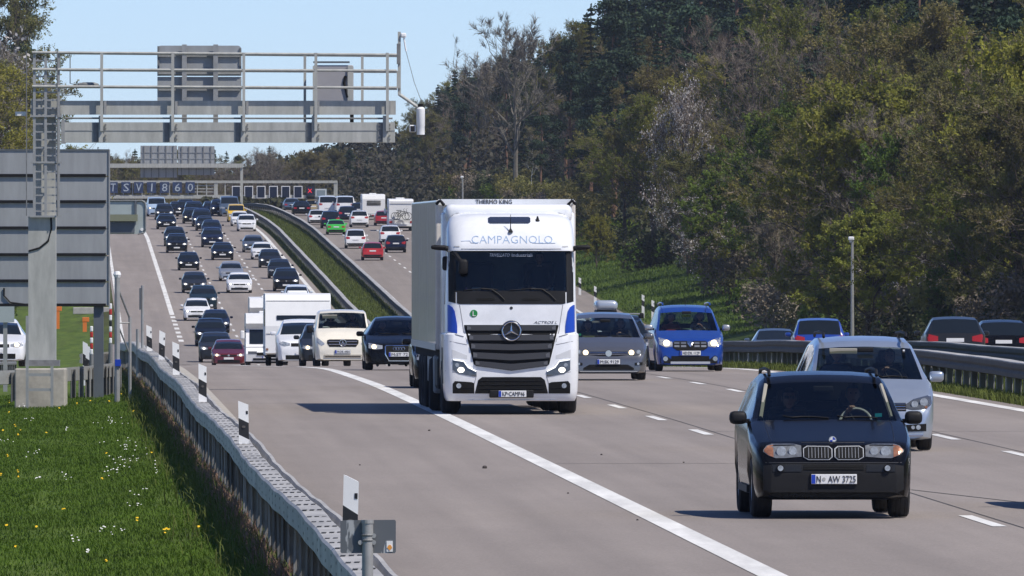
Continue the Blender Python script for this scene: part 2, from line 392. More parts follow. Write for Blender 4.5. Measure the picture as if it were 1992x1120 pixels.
def dashes(u, Ya, Yb, ph, parent, off=.006, ln=6.0, per=17.6, wd=.16, near=430):
    mb = MB(); Y = Ya + ph
    while Y < Yb:
        pts = [RD(u - wd / 2, Y, off), RD(u + wd / 2, Y, off), RD(u + wd / 2, Y + ln, off), RD(u - wd / 2, Y + ln, off)]
        if Y < near: link('lane_dash', mesh_of('lane_dash', pts, [(0, 1, 2, 3)], M_MARK), parent=parent)
        else: mb.add(pts, [(0, 1, 2, 3)])
        Y += per
    o = mb.build('far_lane_dashes', M_MARK, parent, fix=False); o['kind'] = 'stuff'
dashes(L2, 70, 1560, 13.4, lead); dashes(L3, 70, 1560, 8.0, lead)
dashes(26.55, 300, 1600, 4, away, .010); dashes(30.3, 300, 1600, 9, away, .010)
dashes(L1, 764, 940, 2, lead, .006, 6, 12.0, .32)
# slab joints and a crack in the near concrete
for Y, ua, ub in [(268, 2.9, 6.4), (322, 2.9, 17.3), (228, 10.4, 17.3), (196, 6.8, 10.1)]:
    link('slab_joint', mesh_of('slab_joint', [RD(ua, Y, .004), RD(ub, Y, .004), RD(ub, Y + .10, .004), RD(ua, Y + .10, .004)], [(0, 1, 2, 3)], mat('joint filler', (.05, .048, .045), .9)), parent=lead)
cr = [(10.6, 176), (11.4, 168), (12.2, 166.5), (13.0, 160), (13.8, 158.5), (15, 153)]
link('crack', mesh_of('crack', [RD(u + s, Y, .004) for u, Y in cr for s in (-.02, .02)], [(2*i, 2*i+1, 2*i+3, 2*i+2) for i in range(len(cr) - 1)], MATS['joint filler']), parent=lead)
for uj in (L2 + .22, L3 + .2):
    strip('lane_joint', [uj - .015, uj + .015], [y for y in YS if 60 <= y <= 420], lambda u, Y: RD(u, Y, .003), MATS['joint filler'], None, False).parent = lead
dbm = MB()
for px, py, s in ((943, 911, .05), (1170, 885, .025), (835, 838, .03), (1240, 1012, .02), (700, 905, .02), (1105, 960, .02), (1330, 900, .02)):
    a, b = 90.0, 350.0
    for _ in range(40):
        m_ = (a + b) / 2
        if 560 - (P(m_) - CZ) / m_ * F > py: a = m_
        else: b = m_
    dbm.bbox((PX(px, a), a, P(a) + s * .3), (s * 1.3, s * 2, s), s * .3, 1)
tag(dbm.build('road_debris', mat('debris', (.06, .05, .045), .9)), kind='stuff')
# kerb at the left edge of the tarmac
kb = MB(); Ys = list(range(60, 431, 5))
for a, b in zip(Ys, Ys[1:]):
    vs = [RD(u, Y, z) for Y in (a, b) for u, z in ((2.55, -.1), (2.55, .07), (2.78, .07), (2.80, -.02))]
    kb.add(vs, [(0, 1, 5, 4), (1, 2, 6, 5), (2, 3, 7, 6)])
tag(kb.build('kerb', M_CONC), kind='structure')

# ------------------------------------------------------------------ guard rails
def rail_u(Y): return 2.48 - .0026 * Y
def wob(Y, a=1.0): return a * (.020 * math.sin(Y * .11) + .012 * math.sin(Y * .29 + 1) + .006 * math.sin(Y * .83 + 2))
def sweep(path, prof, closed=True):
    """path: list of (origin, right vector); prof: (r, z)"""
    mb = MB(); n = len(prof); vs = []
    for o, r in path: vs += [o + r * a + Vector((0, 0, b)) for a, b in prof]
    fs = [(j * n + i, j * n + (i + 1) % n, (j + 1) * n + (i + 1) % n, (j + 1) * n + i) for j in range(len(path) - 1) for i in range(n if closed else n - 1)]
    if closed: fs += [tuple(range(n)), tuple(range((len(path) - 1) * n + n - 1, (len(path) - 1) * n - 1, -1))]
    return mb.add(vs, fs)
RX = Vector((1, 0, 0))
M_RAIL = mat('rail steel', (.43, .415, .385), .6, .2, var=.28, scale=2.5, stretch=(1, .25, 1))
M_RAILD = mat('shaded rail steel', (.060, .059, .057), .75, 0, var=.35, scale=4, spec=.25)  # shade on the median beams is put into this dark steel colour
M_POST = mat('rail post steel', (.22, .213, .20), .65, .25, var=.2, scale=7, objvar=.38)
root = empty('guard_rail', RD(rail_u(100), 100, 0), label='long box-beam steel guard rail with perforated top along the near left road edge', cat='guard rail')
def put(o, root):     # parent and keep world place
    o.parent = root; o.matrix_parent_inverse = Matrix.Translation(-Vector(root.location)); return o
HR = .70
Ys = [60 + 2.0 * i for i in range(186)]
prof = [(-.12, HR - .21), (-.12, HR - .02), (-.10, HR), (.10, HR), (.12, HR - .02), (.12, HR - .21), (.09, HR - .235), (-.09, HR - .235)]
put(sweep([(RD(rail_u(Y) + wob(Y + 9, .8), Y, wob(Y)), RX) for Y in Ys], prof).build('box_beam', M_RAIL), root)
# second, lower beam on the road side
prof2 = [(.17, .50), (.23, .52), (.21, .55), (.24, .58), (.24, .62), (.20, .62), (.17, .56)]
put(sweep([(RD(rail_u(Y) + .05 + wob(Y + 9, .8), Y, wob(Y)), RX) for Y in Ys], prof2).build('lower_beam', M_RAIL), root)
# slots in the top plate and bolt holes in the side
M_HOLE = mat('slot dark', (.03, .03, .03), .9)
hb = MB(); sb = MB(); Y = 66.0
while Y < 330:
    o = RD(rail_u(Y) + wob(Y + 9, .8), Y, wob(Y))
    for dx in (-.066, .0, .066):
        for k in range(1):
            c = o + Vector((dx, dx * 2, HR + .003)); hb.add([c + Vector((-.021, -.24, 0)), c + Vector((.021, -.20, 0)), c + Vector((.021, .24, 0)), c + Vector((-.021, .20, 0))], [(0, 1, 2, 3)])
    for zz in (HR - .06, HR - .15):
        c = o + Vector((-.123, 0, zz)); sb.add([c + Vector((0, -.06, -.012)), c + Vector((0, .06, -.012)), c + Vector((0, .06, .012)), c + Vector((0, -.06, .012))], [(0, 1, 2, 3)])
    Y += 2.1
put(tag(hb.build('top_slots', M_HOLE, fix=False), kind='stuff'), root); put(tag(sb.build('bolt_holes', M_HOLE, fix=False), kind='stuff'), root)
def sigma_post(h, wd=.15, dp=.10):
    mb = MB(); t = .012
    mb.span((-wd / 2 + .022, -t, -.3), (wd / 2 - .022, 0, h)); mb.span((-wd / 2, -dp, -.3), (-wd / 2 + .02, 0, h)); mb.span((wd / 2 - .02, -dp, -.3), (wd / 2, 0, h)); return mb.mesh('post', M_POST)
PM = sigma_post(HR - .215, .13, .075)
Y = 66.0
while Y < 428:
    o = link('post', PM); o.location = RD(rail_u(Y) - .03 + wob(Y + 9, .5), Y, 0) - Vector(root.location); o.parent = root
    o.rotation_euler = (RNG.uniform(-.01, .01), RNG.uniform(-.02, .02), RNG.uniform(-.3, .1)); Y += 2.667
# median rails
def w_rail(uf, Ya, Yb, label, flip, near_posts, m, h=.74):
    r = empty('guard_rail', RD(uf, Ya, 0), label=label, cat='guard rail', group='guard rails in the central reservation')
    s = -1 if flip else 1
    Ys = [Ya + 4.0 * i for i in range(int((Yb - Ya) / 4) + 1)]
    pw = [(s * a, h + b) for a, b in ((0, 0), (.05, -.02), (.05, -.10), (.015, -.155), (.05, -.21), (.05, -.29), (0, -.31), (-.01, -.3), (-.01, -.01))]
    put(sweep([(RD(uf + .12 * s, Y, wob(Y, .5)), RX) for Y in Ys], pw).build('rail_beam', m), r)
    pw = [(-s * a, h + b) for a, b in ((0, 0), (.05, -.02), (.05, -.10), (.015, -.155), (.05, -.21), (.05, -.29), (0, -.31), (-.01, -.3), (-.01, -.01))]
    put(sweep([(RD(uf - .12 * s, Y, wob(Y, .5)), RX) for Y in Ys], pw).build('rail_beam', m), r)
    put(sweep([(RD(uf, Y, wob(Y, .5)), RX) for Y in Ys], [(-.14, h - .01), (-.14, h + .012), (.14, h + .012), (.14, h - .01)]).build('spacer_strip', M_RAIL), r)
    pm = sigma_post(h - .02, .14, .1); far = MB(); Y = Ya
    while Y < Yb:
        if Y < near_posts:
            o = link('post', pm); o.location = GR(uf, Y) - Vector(r.location); o.parent = r; o.rotation_euler = (0, RNG.uniform(-.02, .02), RNG.uniform(-.2, .2))
        else:
            far.box(GR(uf, Y) + Vector((0, 0, h / 2 - .05)), (.14, .1, h))
        Y += 2.667 if Y < near_posts else 5.33
    put(tag(far.build('far_posts', M_POST, fix=False), kind='stuff'), r)
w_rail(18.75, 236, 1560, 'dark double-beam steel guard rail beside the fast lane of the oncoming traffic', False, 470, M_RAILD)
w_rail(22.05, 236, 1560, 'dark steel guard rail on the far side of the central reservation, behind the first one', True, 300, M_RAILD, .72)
# short rails of the exit ramp
def path_rail(pts, label, h=.72, m=M_STEEL, post_step=1.4):
    P3 = [GR(u, Y) for u, Y in pts]; r = empty('guard_rail', P3[0], label=label, cat='guard rail', group='guard rails of the exit ramp')
    path = []
    for i, p in enumerate(P3):
        t = (P3[min(i + 1, len(P3) - 1)] - P3[max(0, i - 1)]); t.z = 0; t.normalize(); path.append((p, Vector((t.y, -t.x, 0))))
    put(sweep(path, [(0, h), (.06, h - .03), (.06, h - .1), (.02, h - .15), (.06, h - .2), (.06, h - .28), (0, h - .31), (-.02, h - .3), (-.02, h)]).build('rail_beam', m), r)
    pm = sigma_post(h - .05, .11, .1); d = 0.0
    for (a, b) in zip(P3, P3[1:]):
        L = (b - a).length
        while d < L:
            o = link('post', pm); o.location = a.lerp(b, d / L) + Vector((0, -.1, 0)) - Vector(r.location); o.parent = r; o.rotation_euler = (0, 0, RNG.uniform(-.2, .2)); d += post_step
        d -= L
    return r
path_rail([(1.0, 312), (.3, 307), (-.6, 304), (-2.2, 302), (-5, 300), (-9, 298)], 'steel guard rail with pale posts across the grass behind the concrete gantry base', post_step=.62)
path_rail([(1.1, 426), (.75, 421), (.2, 419)], 'short steel rail with posts curving round the nose where the ramp splits off', post_step=.55)
path_rail([(-6.0, 470), (-3.9, 520), (-2.4, 560), (-6.5, 446)][:3], 'weathered steel rail on the far side of the exit ramp', m=M_STEELD, post_step=2)

# ------------------------------------------------------------------ delineator posts
def delineator(bz=.5):
    r = empty('delineator_post')
    def tri(z0, z1, mb, sl0=0.0, sl1=0.0):
        pl = [(-.062, -.03), (.062, -.03), (.045, .04), (-.045, .04)]
        vs = [(x, y, z0 - x / .124 * sl0) for x, y in pl] + [(x, y, z1 - x / .124 * sl1) for x, y in pl]
        mb.add(vs, [(0, 1, 2, 3), (7, 6, 5, 4)] + [(k, k + 4, (k + 1) % 4 + 4, (k + 1) % 4) for k in range(4)]); return mb
    tri(-.3 if bz else .36, .50, MB(), 0, .09).build('post_base', M_WHITE, r)
    tri(.50, .79, MB(), .09, .09).build('black_band', M_BLKPOST, r)
    tri(.79, 1.10, MB(), .09, .07).build('post_head', M_WHITE, r)
    MB().disc((0, -.035, .68), .022, 'Y', .012, 12).build('reflector', mat('amber reflector', (.10, .09, .08), .3), r)
    MB().span((.030, -.034, .90), (.055, -.028, .955)).build('number_tag', M_INK, r)
    return r
dl = delineator(0); index_kids(dl); dl2 = delineator(.5); index_kids(dl2)
DN = ['largest black-banded white delineator post beside the small grey plate in the foreground', 'white delineator post with black band standing above the middle of the near guard rail',
      'third delineator post along the near guard rail, right where the rail bends in view', 'fourth delineator post along the near rail, small against the grey road',
      'small delineator post just before the nose of the near guard rail', 'smallest delineator post at the far nose of the near guard rail']
for i, (px, top) in enumerate([(678, 930), (475, 790), (394, 710), (343, 667), (313, 645), (291, 634)]):
    Y = 2.50 / ((px - 146) / F + .0026); o = dl if i == 0 else copy_tree(dl)
    rt = RD(0, Y).z + HR; k = min(1.1, max(.7, (PZ(top, Y) - rt) / .70)); o.scale = (1, 1, k); o.location = (PX(px, Y), Y, rt - .40 * k); o.rotation_euler = (0, RNG.uniform(-.03, .03), .05 + (.12 if i else -.1))
    tag(o, DN[i], 'delineator', 'delineator posts along the near guard rail')
for i, (px, py, Y, lb) in enumerate([(1128, 548, 1010, 'far white delineator post on the grass edge close to the truck mirror'), (1158, 565, 985, 'far white delineator post beside the roof box car'), (1251, 572, 935, 'far thin delineator post left of the pair by the grass bank'),
                                     (1270, 578, 915, 'far white delineator post right of the pair above the blue car roof'), (166, 668, 345, 'white delineator post with blue foot on the exit ramp behind the gantry base'), (172, 675, 322, 'white delineator post with black band in front of the exit ramp rail')]):
    o = dl2 if i == 0 else copy_tree(dl2); zt = PZ(py, Y); g = GR(U(px, Y), Y).z
    o.location = (PX(px, Y), Y, min(zt - 1.08, g + .25) if i < 4 else zt - 1.08); s = 1.0 if i > 3 else 1.5; o.scale = (s, s, 1.25 if i < 4 else 1)
    tag(o, lb, 'delineator', 'delineator posts along the other roadsides')

# ------------------------------------------------------------------ small plate on a pole in the foreground
Y0 = 80.0; r = empty('kilometre_plate', (PX(715, Y0), Y0, GR(U(715, Y0), Y0).z), label='back of a small worn grey plate on a round pole right in the foreground', cat='sign')
s0 = F / Y0; zp = lambda py: PZ(py, Y0) - r.location.z; xp = lambda px: (px - 715) / s0
m = MB(); m.prism([(xp(664) + .012 * c, zp(1012) - .012 * d) for c, d in ((1, 0),)] + [(xp(768), zp(1011)), (xp(770), zp(1014)), (xp(770), zp(1073)), (xp(768), zp(1076)), (xp(664), zp(1076)), (xp(662), zp(1073)), (xp(662), zp(1014))], .02, .026)
M_WORN = mat('worn plate', (.13, .14, .15), .5, .2)
if True:
    N = M_WORN.node_tree.nodes; Lk = M_WORN.node_tree.links
    tc = N.new('ShaderNodeTexCoord'); nz = N.new('ShaderNodeTexNoise'); nz.inputs['Scale'].default_value = 11; nz.inputs['Detail'].default_value = 8
    mp = N.new('ShaderNodeMapping'); mp.inputs['Scale'].default_value = (2.2, 1, .5); Lk.new(tc.outputs['Object'], mp.inputs[0]); Lk.new(mp.outputs[0], nz.inputs['Vector'])
    cr_ = N.new('ShaderNodeValToRGB'); cr_.color_ramp.elements[0].position = .60; cr_.color_ramp.elements[0].color = (.13, .14, .15, 1); cr_.color_ramp.elements[1].position = .64; cr_.color_ramp.elements[1].color = (.42, .43, .43, 1)
    Lk.new(nz.outputs[0], cr_.inputs[0]); Lk.new(cr_.outputs[0], N['Principled BSDF'].inputs['Base Color'])
m.build('plate', M_WORN, r)
MB().tube([(0, 0, -.4), (0, 0, zp(1013))], .0325, 16).build('pole', M_STEEL, r, smooth=True)
MB().lathe([(zp(1013), .0), (zp(1011), .036), (zp(1018), .036)], 'Z', n=16).build('pole_cap', M_STEEL, r)
for dz in (1042, 1052): MB().lathe([(zp(dz) - .004, .034), (zp(dz) + .004, .038), (zp(dz) + .012, .034)], 'Z', n=16).build('clamp_ring', M_STEELD, r)
for px, py in ((701, 1055), (727, 1042), (727, 1055)): MB().disc((xp(px), -.004, zp(py)), .014, 'Y', .03, 8).build('clamp_bolt', M_STEEL, r)
st = MB().span((xp(752), .014, zp(1073)), (xp(764), .019, zp(1052))).build('sticker', M_PLATE, r)
MB().prism([(xp(753), zp(1065)), (xp(758), zp(1071)), (xp(763), zp(1065)), (xp(760), zp(1060)), (xp(756), zp(1060))], .011, .0135).build('sticker_print', mat('sticker orange', (.75, .32, .06), .6), st)

# ------------------------------------------------------------------ near sign gantry
YG = 292.0; sG = F / YG
gz = GR(U(85, YG), YG).z; g = empty('sign_gantry', (PX(85, YG), YG, gz), label='tall grey cantilever sign gantry with railing and ladder reaching over the hard shoulder', cat='gantry')
gx = lambda px: (px - 85) / sG
gh = lambda py: PZ(py, YG) - gz
def gbox(name, x0, y0, x1, y1, d0, d1, m, par=None):
    return MB().span((gx(x0), d0, gh(y0)), (gx(x1), d1, gh(y1))).build(name, m, par or g)
gbox('lower_column', 56, 421, 109, 702, -.30, .30, M_GANTRY)
gbox('base_plate', 50, 700, 116, 712, -.36, .36, M_STEELD)
gbox('upper_column', 66, 205, 108, 421, -.05, .45, M_GANTRY)
gbox('column_head', 60, 192, 118, 226, -.2, .5, M_GANTRY)
gbox('upper_beam', 118, 196, 770, 223, -.28, -.10, M_GANTRY)
gbox('lower_beam', 126, 238, 768, 277, -.32, .30, M_GANTRY)
gbox('beam_flange', 126, 253, 768, 255, -.328, -.322, M_STEEL)
gbox('beam_end_plate', 120, 233, 127, 279, -.33, .31, M_STEEL)
for px in (197, 335, 473, 611, 749):
    gbox('beam_bracket', px - 4, 225, px + 4, 277, -.39, -.326, M_GANTRY)
    gbox('beam_web', px - 14, 239, px - 5, 276, -.34, -.322, M_STEELD)
YR_ = -.42
for name, ya, yb in (('top_rail', 101, 107), ('middle_rail', 134, 138), ('lower_rail', 167, 171)):
    MB().tube([(gx(64), YR_, gh(ya + 1.5)), (gx(772), YR_, gh(yb))], .028, 8).build(name, M_GANTRY, g)
    MB().tube([(gx(118), .75, gh(ya + 1.5)), (gx(772), .75, gh(yb + 1))], .020, 8).build(name, M_GANTRY, g)
for px in (199, 337, 475, 615, 754):
    MB().span((gx(px) - .03, YR_ - .03, gh(255)), (gx(px) + .03, YR_ + .03, gh(103))).build('rail_post', M_GANTRY, g)
MB().tube([(gx(128), -.30, gh(230)), (gx(764), -.30, gh(230.5))], .022, 6).build('conduit', M_STEELD, g)
for px in (197, 335, 473, 611, 749):
    bm_ = MB()
    for dx in (-9, 9):
        for py in (243, 250, 264, 271): bm_.disc((gx(px + dx), -.345, gh(py)), .022, 'Y', .03, 6)
    bm_.build('bracket_bolts', M_STEELD, g)['kind'] = 'stuff'
    MB().span((gx(px + 6), -.335, gh(222)), (gx(px + 11), -.285, gh(197))).build('beam_splice', M_STEEL, g)
for px in (592, 704): MB().span((gx(px) - .028, .72, gh(240)), (gx(px) + .028, .78, gh(105))).build('rail_post', M_GANTRY, g)
# ladder with cage on the column
for px, a, b in ((68, 100, 420), (90, 112, 420), (115, 100, 420)):
    MB().span((gx(px) - .028, -.40, gh(b)), (gx(px) + .028, -.34, gh(a))).build('ladder_rail', M_STEEL, g)
y = 118.0
while y < 418:
    MB().span((gx(68), -.38, gh(y) - .015), (gx(115), -.35, gh(y) + .015)).build('rung', M_STEEL, g); y += 15.4
for y in (316, 421, 226): MB().span((gx(60), -.42, gh(y) - .02), (gx(122), -.33, gh(y) + .02)).build('ladder_bracket', M_STEEL, g)
MB().tube([(gx(100), -.31, gh(420)), (gx(101), -.31, gh(445)), (gx(95), -.31, gh(468)), (gx(78), -.31, gh(482)), (gx(57), -.31, gh(488))], .022, 6).build('cable', M_BLK, g)
gbox('small_bracket', 30, 217, 52, 225, -.05, .2, M_WHITE)
for px in (53, 113): MB().tube([(gx(px), -.45, gh(420)), (gx(px), -.45, gh(100))], .012, 5).build('ladder_guy', M_STEELD, g)
# lower access ladder and foundation
lad = empty('access_ladder', (PX(75, YG - 1.2), YG - 1.2, gz), label='short galvanised ladder leaning at the concrete base of the gantry', cat='ladder')
for px in (53, 101): MB().span((gx(px) - gx(75) - .03, -.03, -.15), (gx(px) - gx(75) + .03, .03, gh(614 if px == 53 else 712))).build('ladder_rail', M_STEEL, lad)
for y in (728, 757): MB().span((gx(53) - gx(75), -.02, gh(y) - .03), (gx(101) - gx(75), .02, gh(y) + .03)).build('rung', M_STEEL, lad)
fb = MB().bbox((0, 0, 0), (1.06, 1.5, 1.15), .03).build('gantry_foundation', M_CONC)
fb.location = (PX(80, YG), YG, gh(716) + gz - .575); tag(fb, 'weathered concrete block carrying the foot of the sign gantry', 'foundation')
# things fixed on the gantry
sb_ = empty('traffic_sign', (PX(386, YG), YG + .9, PZ(195, YG)), label='back of a grey two-part traffic sign standing on the gantry railing', cat='sign')
sx = lambda px: (px - 386) / sG
sh = lambda py: (195 - py) / sG
def rrect(x0, z0, x1, z1, r, top_only=False):
    pts = []
    for cx_, cz_, a0, rr in ((x1 - r, z1 - r, 0, r), (x0 + r, z1 - r, 90, r), (x0 + r, z0 + r, 180, 0 if top_only else r), (x1 - r, z0 + r, 270, 0 if top_only else r)):
        if rr == 0: pts.append((x0, z0) if a0 == 180 else (x1, z0)); continue
        for k in range(5): pts.append((cx_ + rr * math.cos(math.radians(a0 + 22.5 * k)), cz_ + rr * math.sin(math.radians(a0 + 22.5 * k))))
    return pts
MB().prism(rrect(sx(304), sh(146), sx(468), sh(87), .08, True), .0, .05).build('upper_panel', M_SIGNB, sb_)
MB().prism(rrect(sx(304), sh(196), sx(468), sh(148), .01, True), .0, .05).build('lower_panel', M_SIGNB, sb_)
for px in (357, 418): MB().span((sx(px) - .05, -.16, sh(240)), (sx(px) + .05, -.06, sh(85))).build('mounting_post', M_STEEL, sb_)
for py in (106, 140, 172): MB().span((sx(306), -.06, sh(py) - .03), (sx(466), -.003, sh(py) + .03)).build('stiffener', M_SIGNB, sb_)
MB().prism([(sx(304), sh(146)), (sx(304), sh(88)), (sx(308), sh(88)), (sx(308), sh(146))], -.03, 0).build('rim', M_STEELD, sb_)
MB().prism([(sx(464), sh(146)), (sx(464), sh(92)), (sx(468), sh(92)), (sx(468), sh(146))], -.03, 0).build('rim', M_STEELD, sb_)
cb = empty('control_cabinet', (PX(648, YG), YG + .35, PZ(198, YG)), label='grey equipment cabinet standing on the gantry walkway', cat='cabinet')
c_ = lambda px: (px - 648) / sG
MB().bbox((0, .15, (198 - 162) / sG), (78 / sG, .42, 72 / sG), .03).build('housing', mat('cabinet grey', (.34, .33, .34), .5, var=.05), cb)
MB().span((c_(609), -.09, .82), (c_(680), -.062, .86)).build('lid_edge', M_SIGND, cb)
MB().span((c_(676), -.10, 0), (c_(686), -.05, .76)).build('edge_profile', M_GANTRY, cb); MB().span((c_(608), -.10, 0), (c_(614), -.05, .76)).build('edge_profile', M_GANTRY, cb)
MB().tube([(c_(672), -.08, .55), (c_(669), -.08, .4), (c_(676), -.08, .1)], .03, 6).build('cable', M_BLK, cb)
for px in (612, 684): MB().span((c_(px) - .04, .0, -.45), (c_(px) + .04, .1, 0)).build('stand', M_BLK, cb)
lm = empty('gantry_lamp', (PX(172, YG), YG - .2, PZ(165, YG)), label='flat oval lamp head with pale lens fixed at the gantry railing', cat='lamp')
lb = MB().lathe([(-.23, .0), (-.2, .035), (-.1, .055), (.12, .055), (.21, .03), (.235, 0)], 'X', n=14).build('housing', M_STEELD, lm, smooth=True)
MB().lathe([(-.17, .0), (-.13, .03), (.12, .03), (.16, 0)], 'X', (0, -.02, -.025), n=12).build('lens', mat('lamp lens', (.6, .58, .55), .3), lm, smooth=True)
MB().tube([(-.23, 0, 0), (-.38, .05, .03), (-.38, .05, .6)], .012, 6).build('bracket', M_STEELD, lm)
cm = empty('camera_mast', (PX(778, YG), YG - .3, PZ(190, YG)), label='white traffic camera on an arm at the free end of the gantry', cat='camera')
k_ = lambda px: (px - 778) / sG
kz = lambda py: (190 - py) / sG
MB().span((k_(774), -.03, kz(186)), (k_(780), .03, kz(62))).build('mast', M_GANTRY, cm)
MB().span((k_(772), -.06, kz(125)), (k_(779), -.03, kz(85))).build('junction_box', M_STEELD, cm)
MB().span((k_(772), -.06, kz(172)), (k_(780), -.03, kz(138))).build('junction_box', M_GANTRY, cm)
MB().bbox((k_(785), 0, kz(69)), (.12, .16, .10), .03).build('aerial_head', M_WHITE, cm); MB().tube([(k_(786), 0, kz(74)), (k_(790), 0, kz(100))], .02, 6).build('aerial_arm', M_WHITE, cm)
MB().tube([(k_(790), 0, kz(100)), (k_(806), 0, kz(160)), (k_(822), 0, kz(203))], .006, 4).build('stay_wire', M_STEELD, cm)
MB().tube([(k_(776), 0, kz(183)), (k_(812), 0, kz(208))], .035, 8).build('arm', M_GANTRY, cm)
MB().lathe([(kz(262), .0), (kz(262), .085), (kz(246), .085), (kz(245), .09), (kz(212), .09), (kz(208), .05), (kz(203), .05), (kz(203), 0)], 'Z', (k_(818.5), 0, 0), n=16).build('camera_housing', M_WHITE, cm, smooth=True)
MB().lathe([(kz(208), .055), (kz(202), .06), (kz(202), 0)], 'Z', (k_(818.5), 0, 0), n=12).build('collar', M_BLK, cm)
MB().lathe([(kz(245), .0895), (kz(243), .0895)], 'Z', (k_(818.5), 0, 0), n=16).build('seam', M_BLK, cm)
MB().bbox((k_(803), .05, kz(250)), (.14, .12, .15), .02).build('sensor_box', M_WHITE, cm); MB().span((k_(799), -.016, kz(256)), (k_(807), -.008, kz(245))).build('sensor_window', M_INK, cm)

# ------------------------------------------------------------------ big sign seen from behind (two fields), on the ramp side
YB = 306.0; sB = F / YB; zb = GR(U(196, YB), YB).z
bs = empty('direction_sign', (PX(100, YB), YB, zb), label='large direction sign seen from behind, with dark horizontal battens on pale panels', cat='sign')
bx = lambda px: (px - 100) / sB
bz = lambda py: PZ(py, YB) - zb
rows = [291, 343, 394, 445, 497, 548, 595]
for a, b in zip(rows, rows[1:]):
    MB().span((bx(-160), 0, bz(b) + .012), (bx(213), .045, bz(a) - .012)).build('panel', M_SIGNB, bs)
    MB().span((bx(-160), -.045, bz(b) - .01), (bx(206), -.004, bz(b) + .055)).build('batten', M_BLK, bs)
MB().span((bx(-160), -.02, bz(293)), (bx(213), .05, bz(290))).build('top_rim', M_SIGND, bs); MB().span((bx(211.5), -.03, bz(596)), (bx(214), .05, bz(291))).build('side_rim', M_STEEL, bs)
MB().span((bx(182), .06, -.2), (bx(201), .26, bz(300))).build('post', M_SIGND, bs); MB().span((bx(-130), .06, -.2), (bx(-110), .26, bz(300))).build('post', M_SIGND, bs)
MB().tube([(bx(8), -.03, bz(560)), (bx(8), -.03, bz(575)), (bx(20), -.03, bz(588)), (bx(52), -.03, bz(592))], .02, 6).build('cable', M_BLK, bs)
# small sign with light box beyond it
YL = 352.0; sL = F / YL; zl = GR(U(215, YL), YL).z
ls = empty('lane_sign', (PX(205, YL), YL, zl), label='back of a pale green framed sign with a trough light, right of the large sign', cat='sign')
lx = lambda px: (px - 205) / sL
lz = lambda py: PZ(py, YL) - zl
MB().prism(rrect(lx(200), lz(455), lx(284), lz(389), .09), 0, .04).build('panel', mat('sign back green grey', (.38, .43, .42), .5, .15, var=.06), ls)
MB().span((lx(190), -.22, lz(430)), (lx(268), -.03, lz(417))).build('light_trough', mat('trough olive', (.20, .21, .14), .6), ls)
MB().span((lx(190), -.10, lz(453)), (lx(262), -.004, lz(432))).build('ballast_box', M_SIGND, ls)
MB().span((lx(262) , -.06, lz(416)), (lx(266), -.004, lz(390))).build('frame_post', M_SIGND, ls)
MB().tube([(lx(x), -.02, lz(y)) for x, y in ((200, 390), (276, 390), (281, 393), (283, 400), (283, 446), (279, 453), (268, 455))], .022, 6).build('rim', M_STEELD, ls)
MB().disc((lx(276), -.02, lz(446)), .04, 'Y', .02, 10).build('reflector', M_WHITE, ls)
MB().span((lx(188), .05, -.2), (lx(196), .2, lz(395))).build('post', M_STEELD, ls)

# ------------------------------------------------------------------ posts and small things around the ramp nose
def gpost(name, px, py_top, Y, wd, m, label, cat, extra=None):
    z0 = GR(U(px, Y), Y).z; r = empty(name, (PX(px, Y), Y, z0), label=label, cat=cat)
    MB().tube([(0, 0, -.3), (0, 0, PZ(py_top, Y) - z0)], wd / 2, 10).build('pole', m, r, smooth=True); return r
p = gpost('marker_pole', 228, 532, 296, .12, M_STEEL, 'tall pale steel pole with blue clamp and diagonal brace at the rail', 'pole')
q = lambda px: (px - 228) * 296 / F
z_ = lambda py: PZ(py, 296) - p.location.z
MB().lathe([(z_(540), .06), (z_(534), .085), (z_(528), .06), (z_(527), 0)], 'Z', n=10).build('cap', M_WHITE, p)
MB().tube([(q(231), .1, z_(565)), (q(252), .3, z_(620))], .022, 6).build('brace', M_STEELD, p); MB().tube([(q(229), .1, z_(632)), (q(252), .3, z_(690))], .018, 6).build('brace', M_STEELD, p)
MB().tube([(q(252), .3, -.1), (q(252), .3, z_(617))], .035, 8).build('side_pole', M_STEEL, p)
MB().tube([(q(228), .05, z_(628)), (q(252), .3, z_(628))], .018, 6).build('crossbar', M_STEEL, p)
MB().span((q(224), -.09, z_(712)), (q(235), .08, z_(699))).build('blue_clamp', M_EU, p)
p = gpost('edge_sign', 277, 555, 330, .07, M_STEEL, 'slim steel post with a small dark sign seen edge-on', 'sign')
MB().span((-.07, -.2, PZ(602, 330) - p.location.z), (-.03, .3, PZ(560, 330) - p.location.z)).build('panel', M_SIGND, p)
MB().tube([(-.12, .3, -.3), (-.12, .3, PZ(640, 330) - p.location.z)], .04, 8).build('side_pole', M_STEEL, p)
ORG = mat('orange plastic', (.75, .20, .03), .5)
for px, a, b, Y, lb in ((112, 596, 630, 918, 'orange marker post with square head on the grass right of the gantry column'), (165, 617, 638, 905, 'thin orange marker stake on the grass further back')):
    z0 = GR(U(px, Y), Y).z; r = empty('marker_stake', (PX(px, Y), Y, z0), label=lb, cat='marker post')
    h = PZ(a, Y) - z0; MB().span((-.13, -.05, -.3), (.13, .05, h - .3)).build('stake', ORG, r); MB().bbox((.06, 0, h - .15), (.44, .14, .30), .02).build('stake_head', ORG, r)
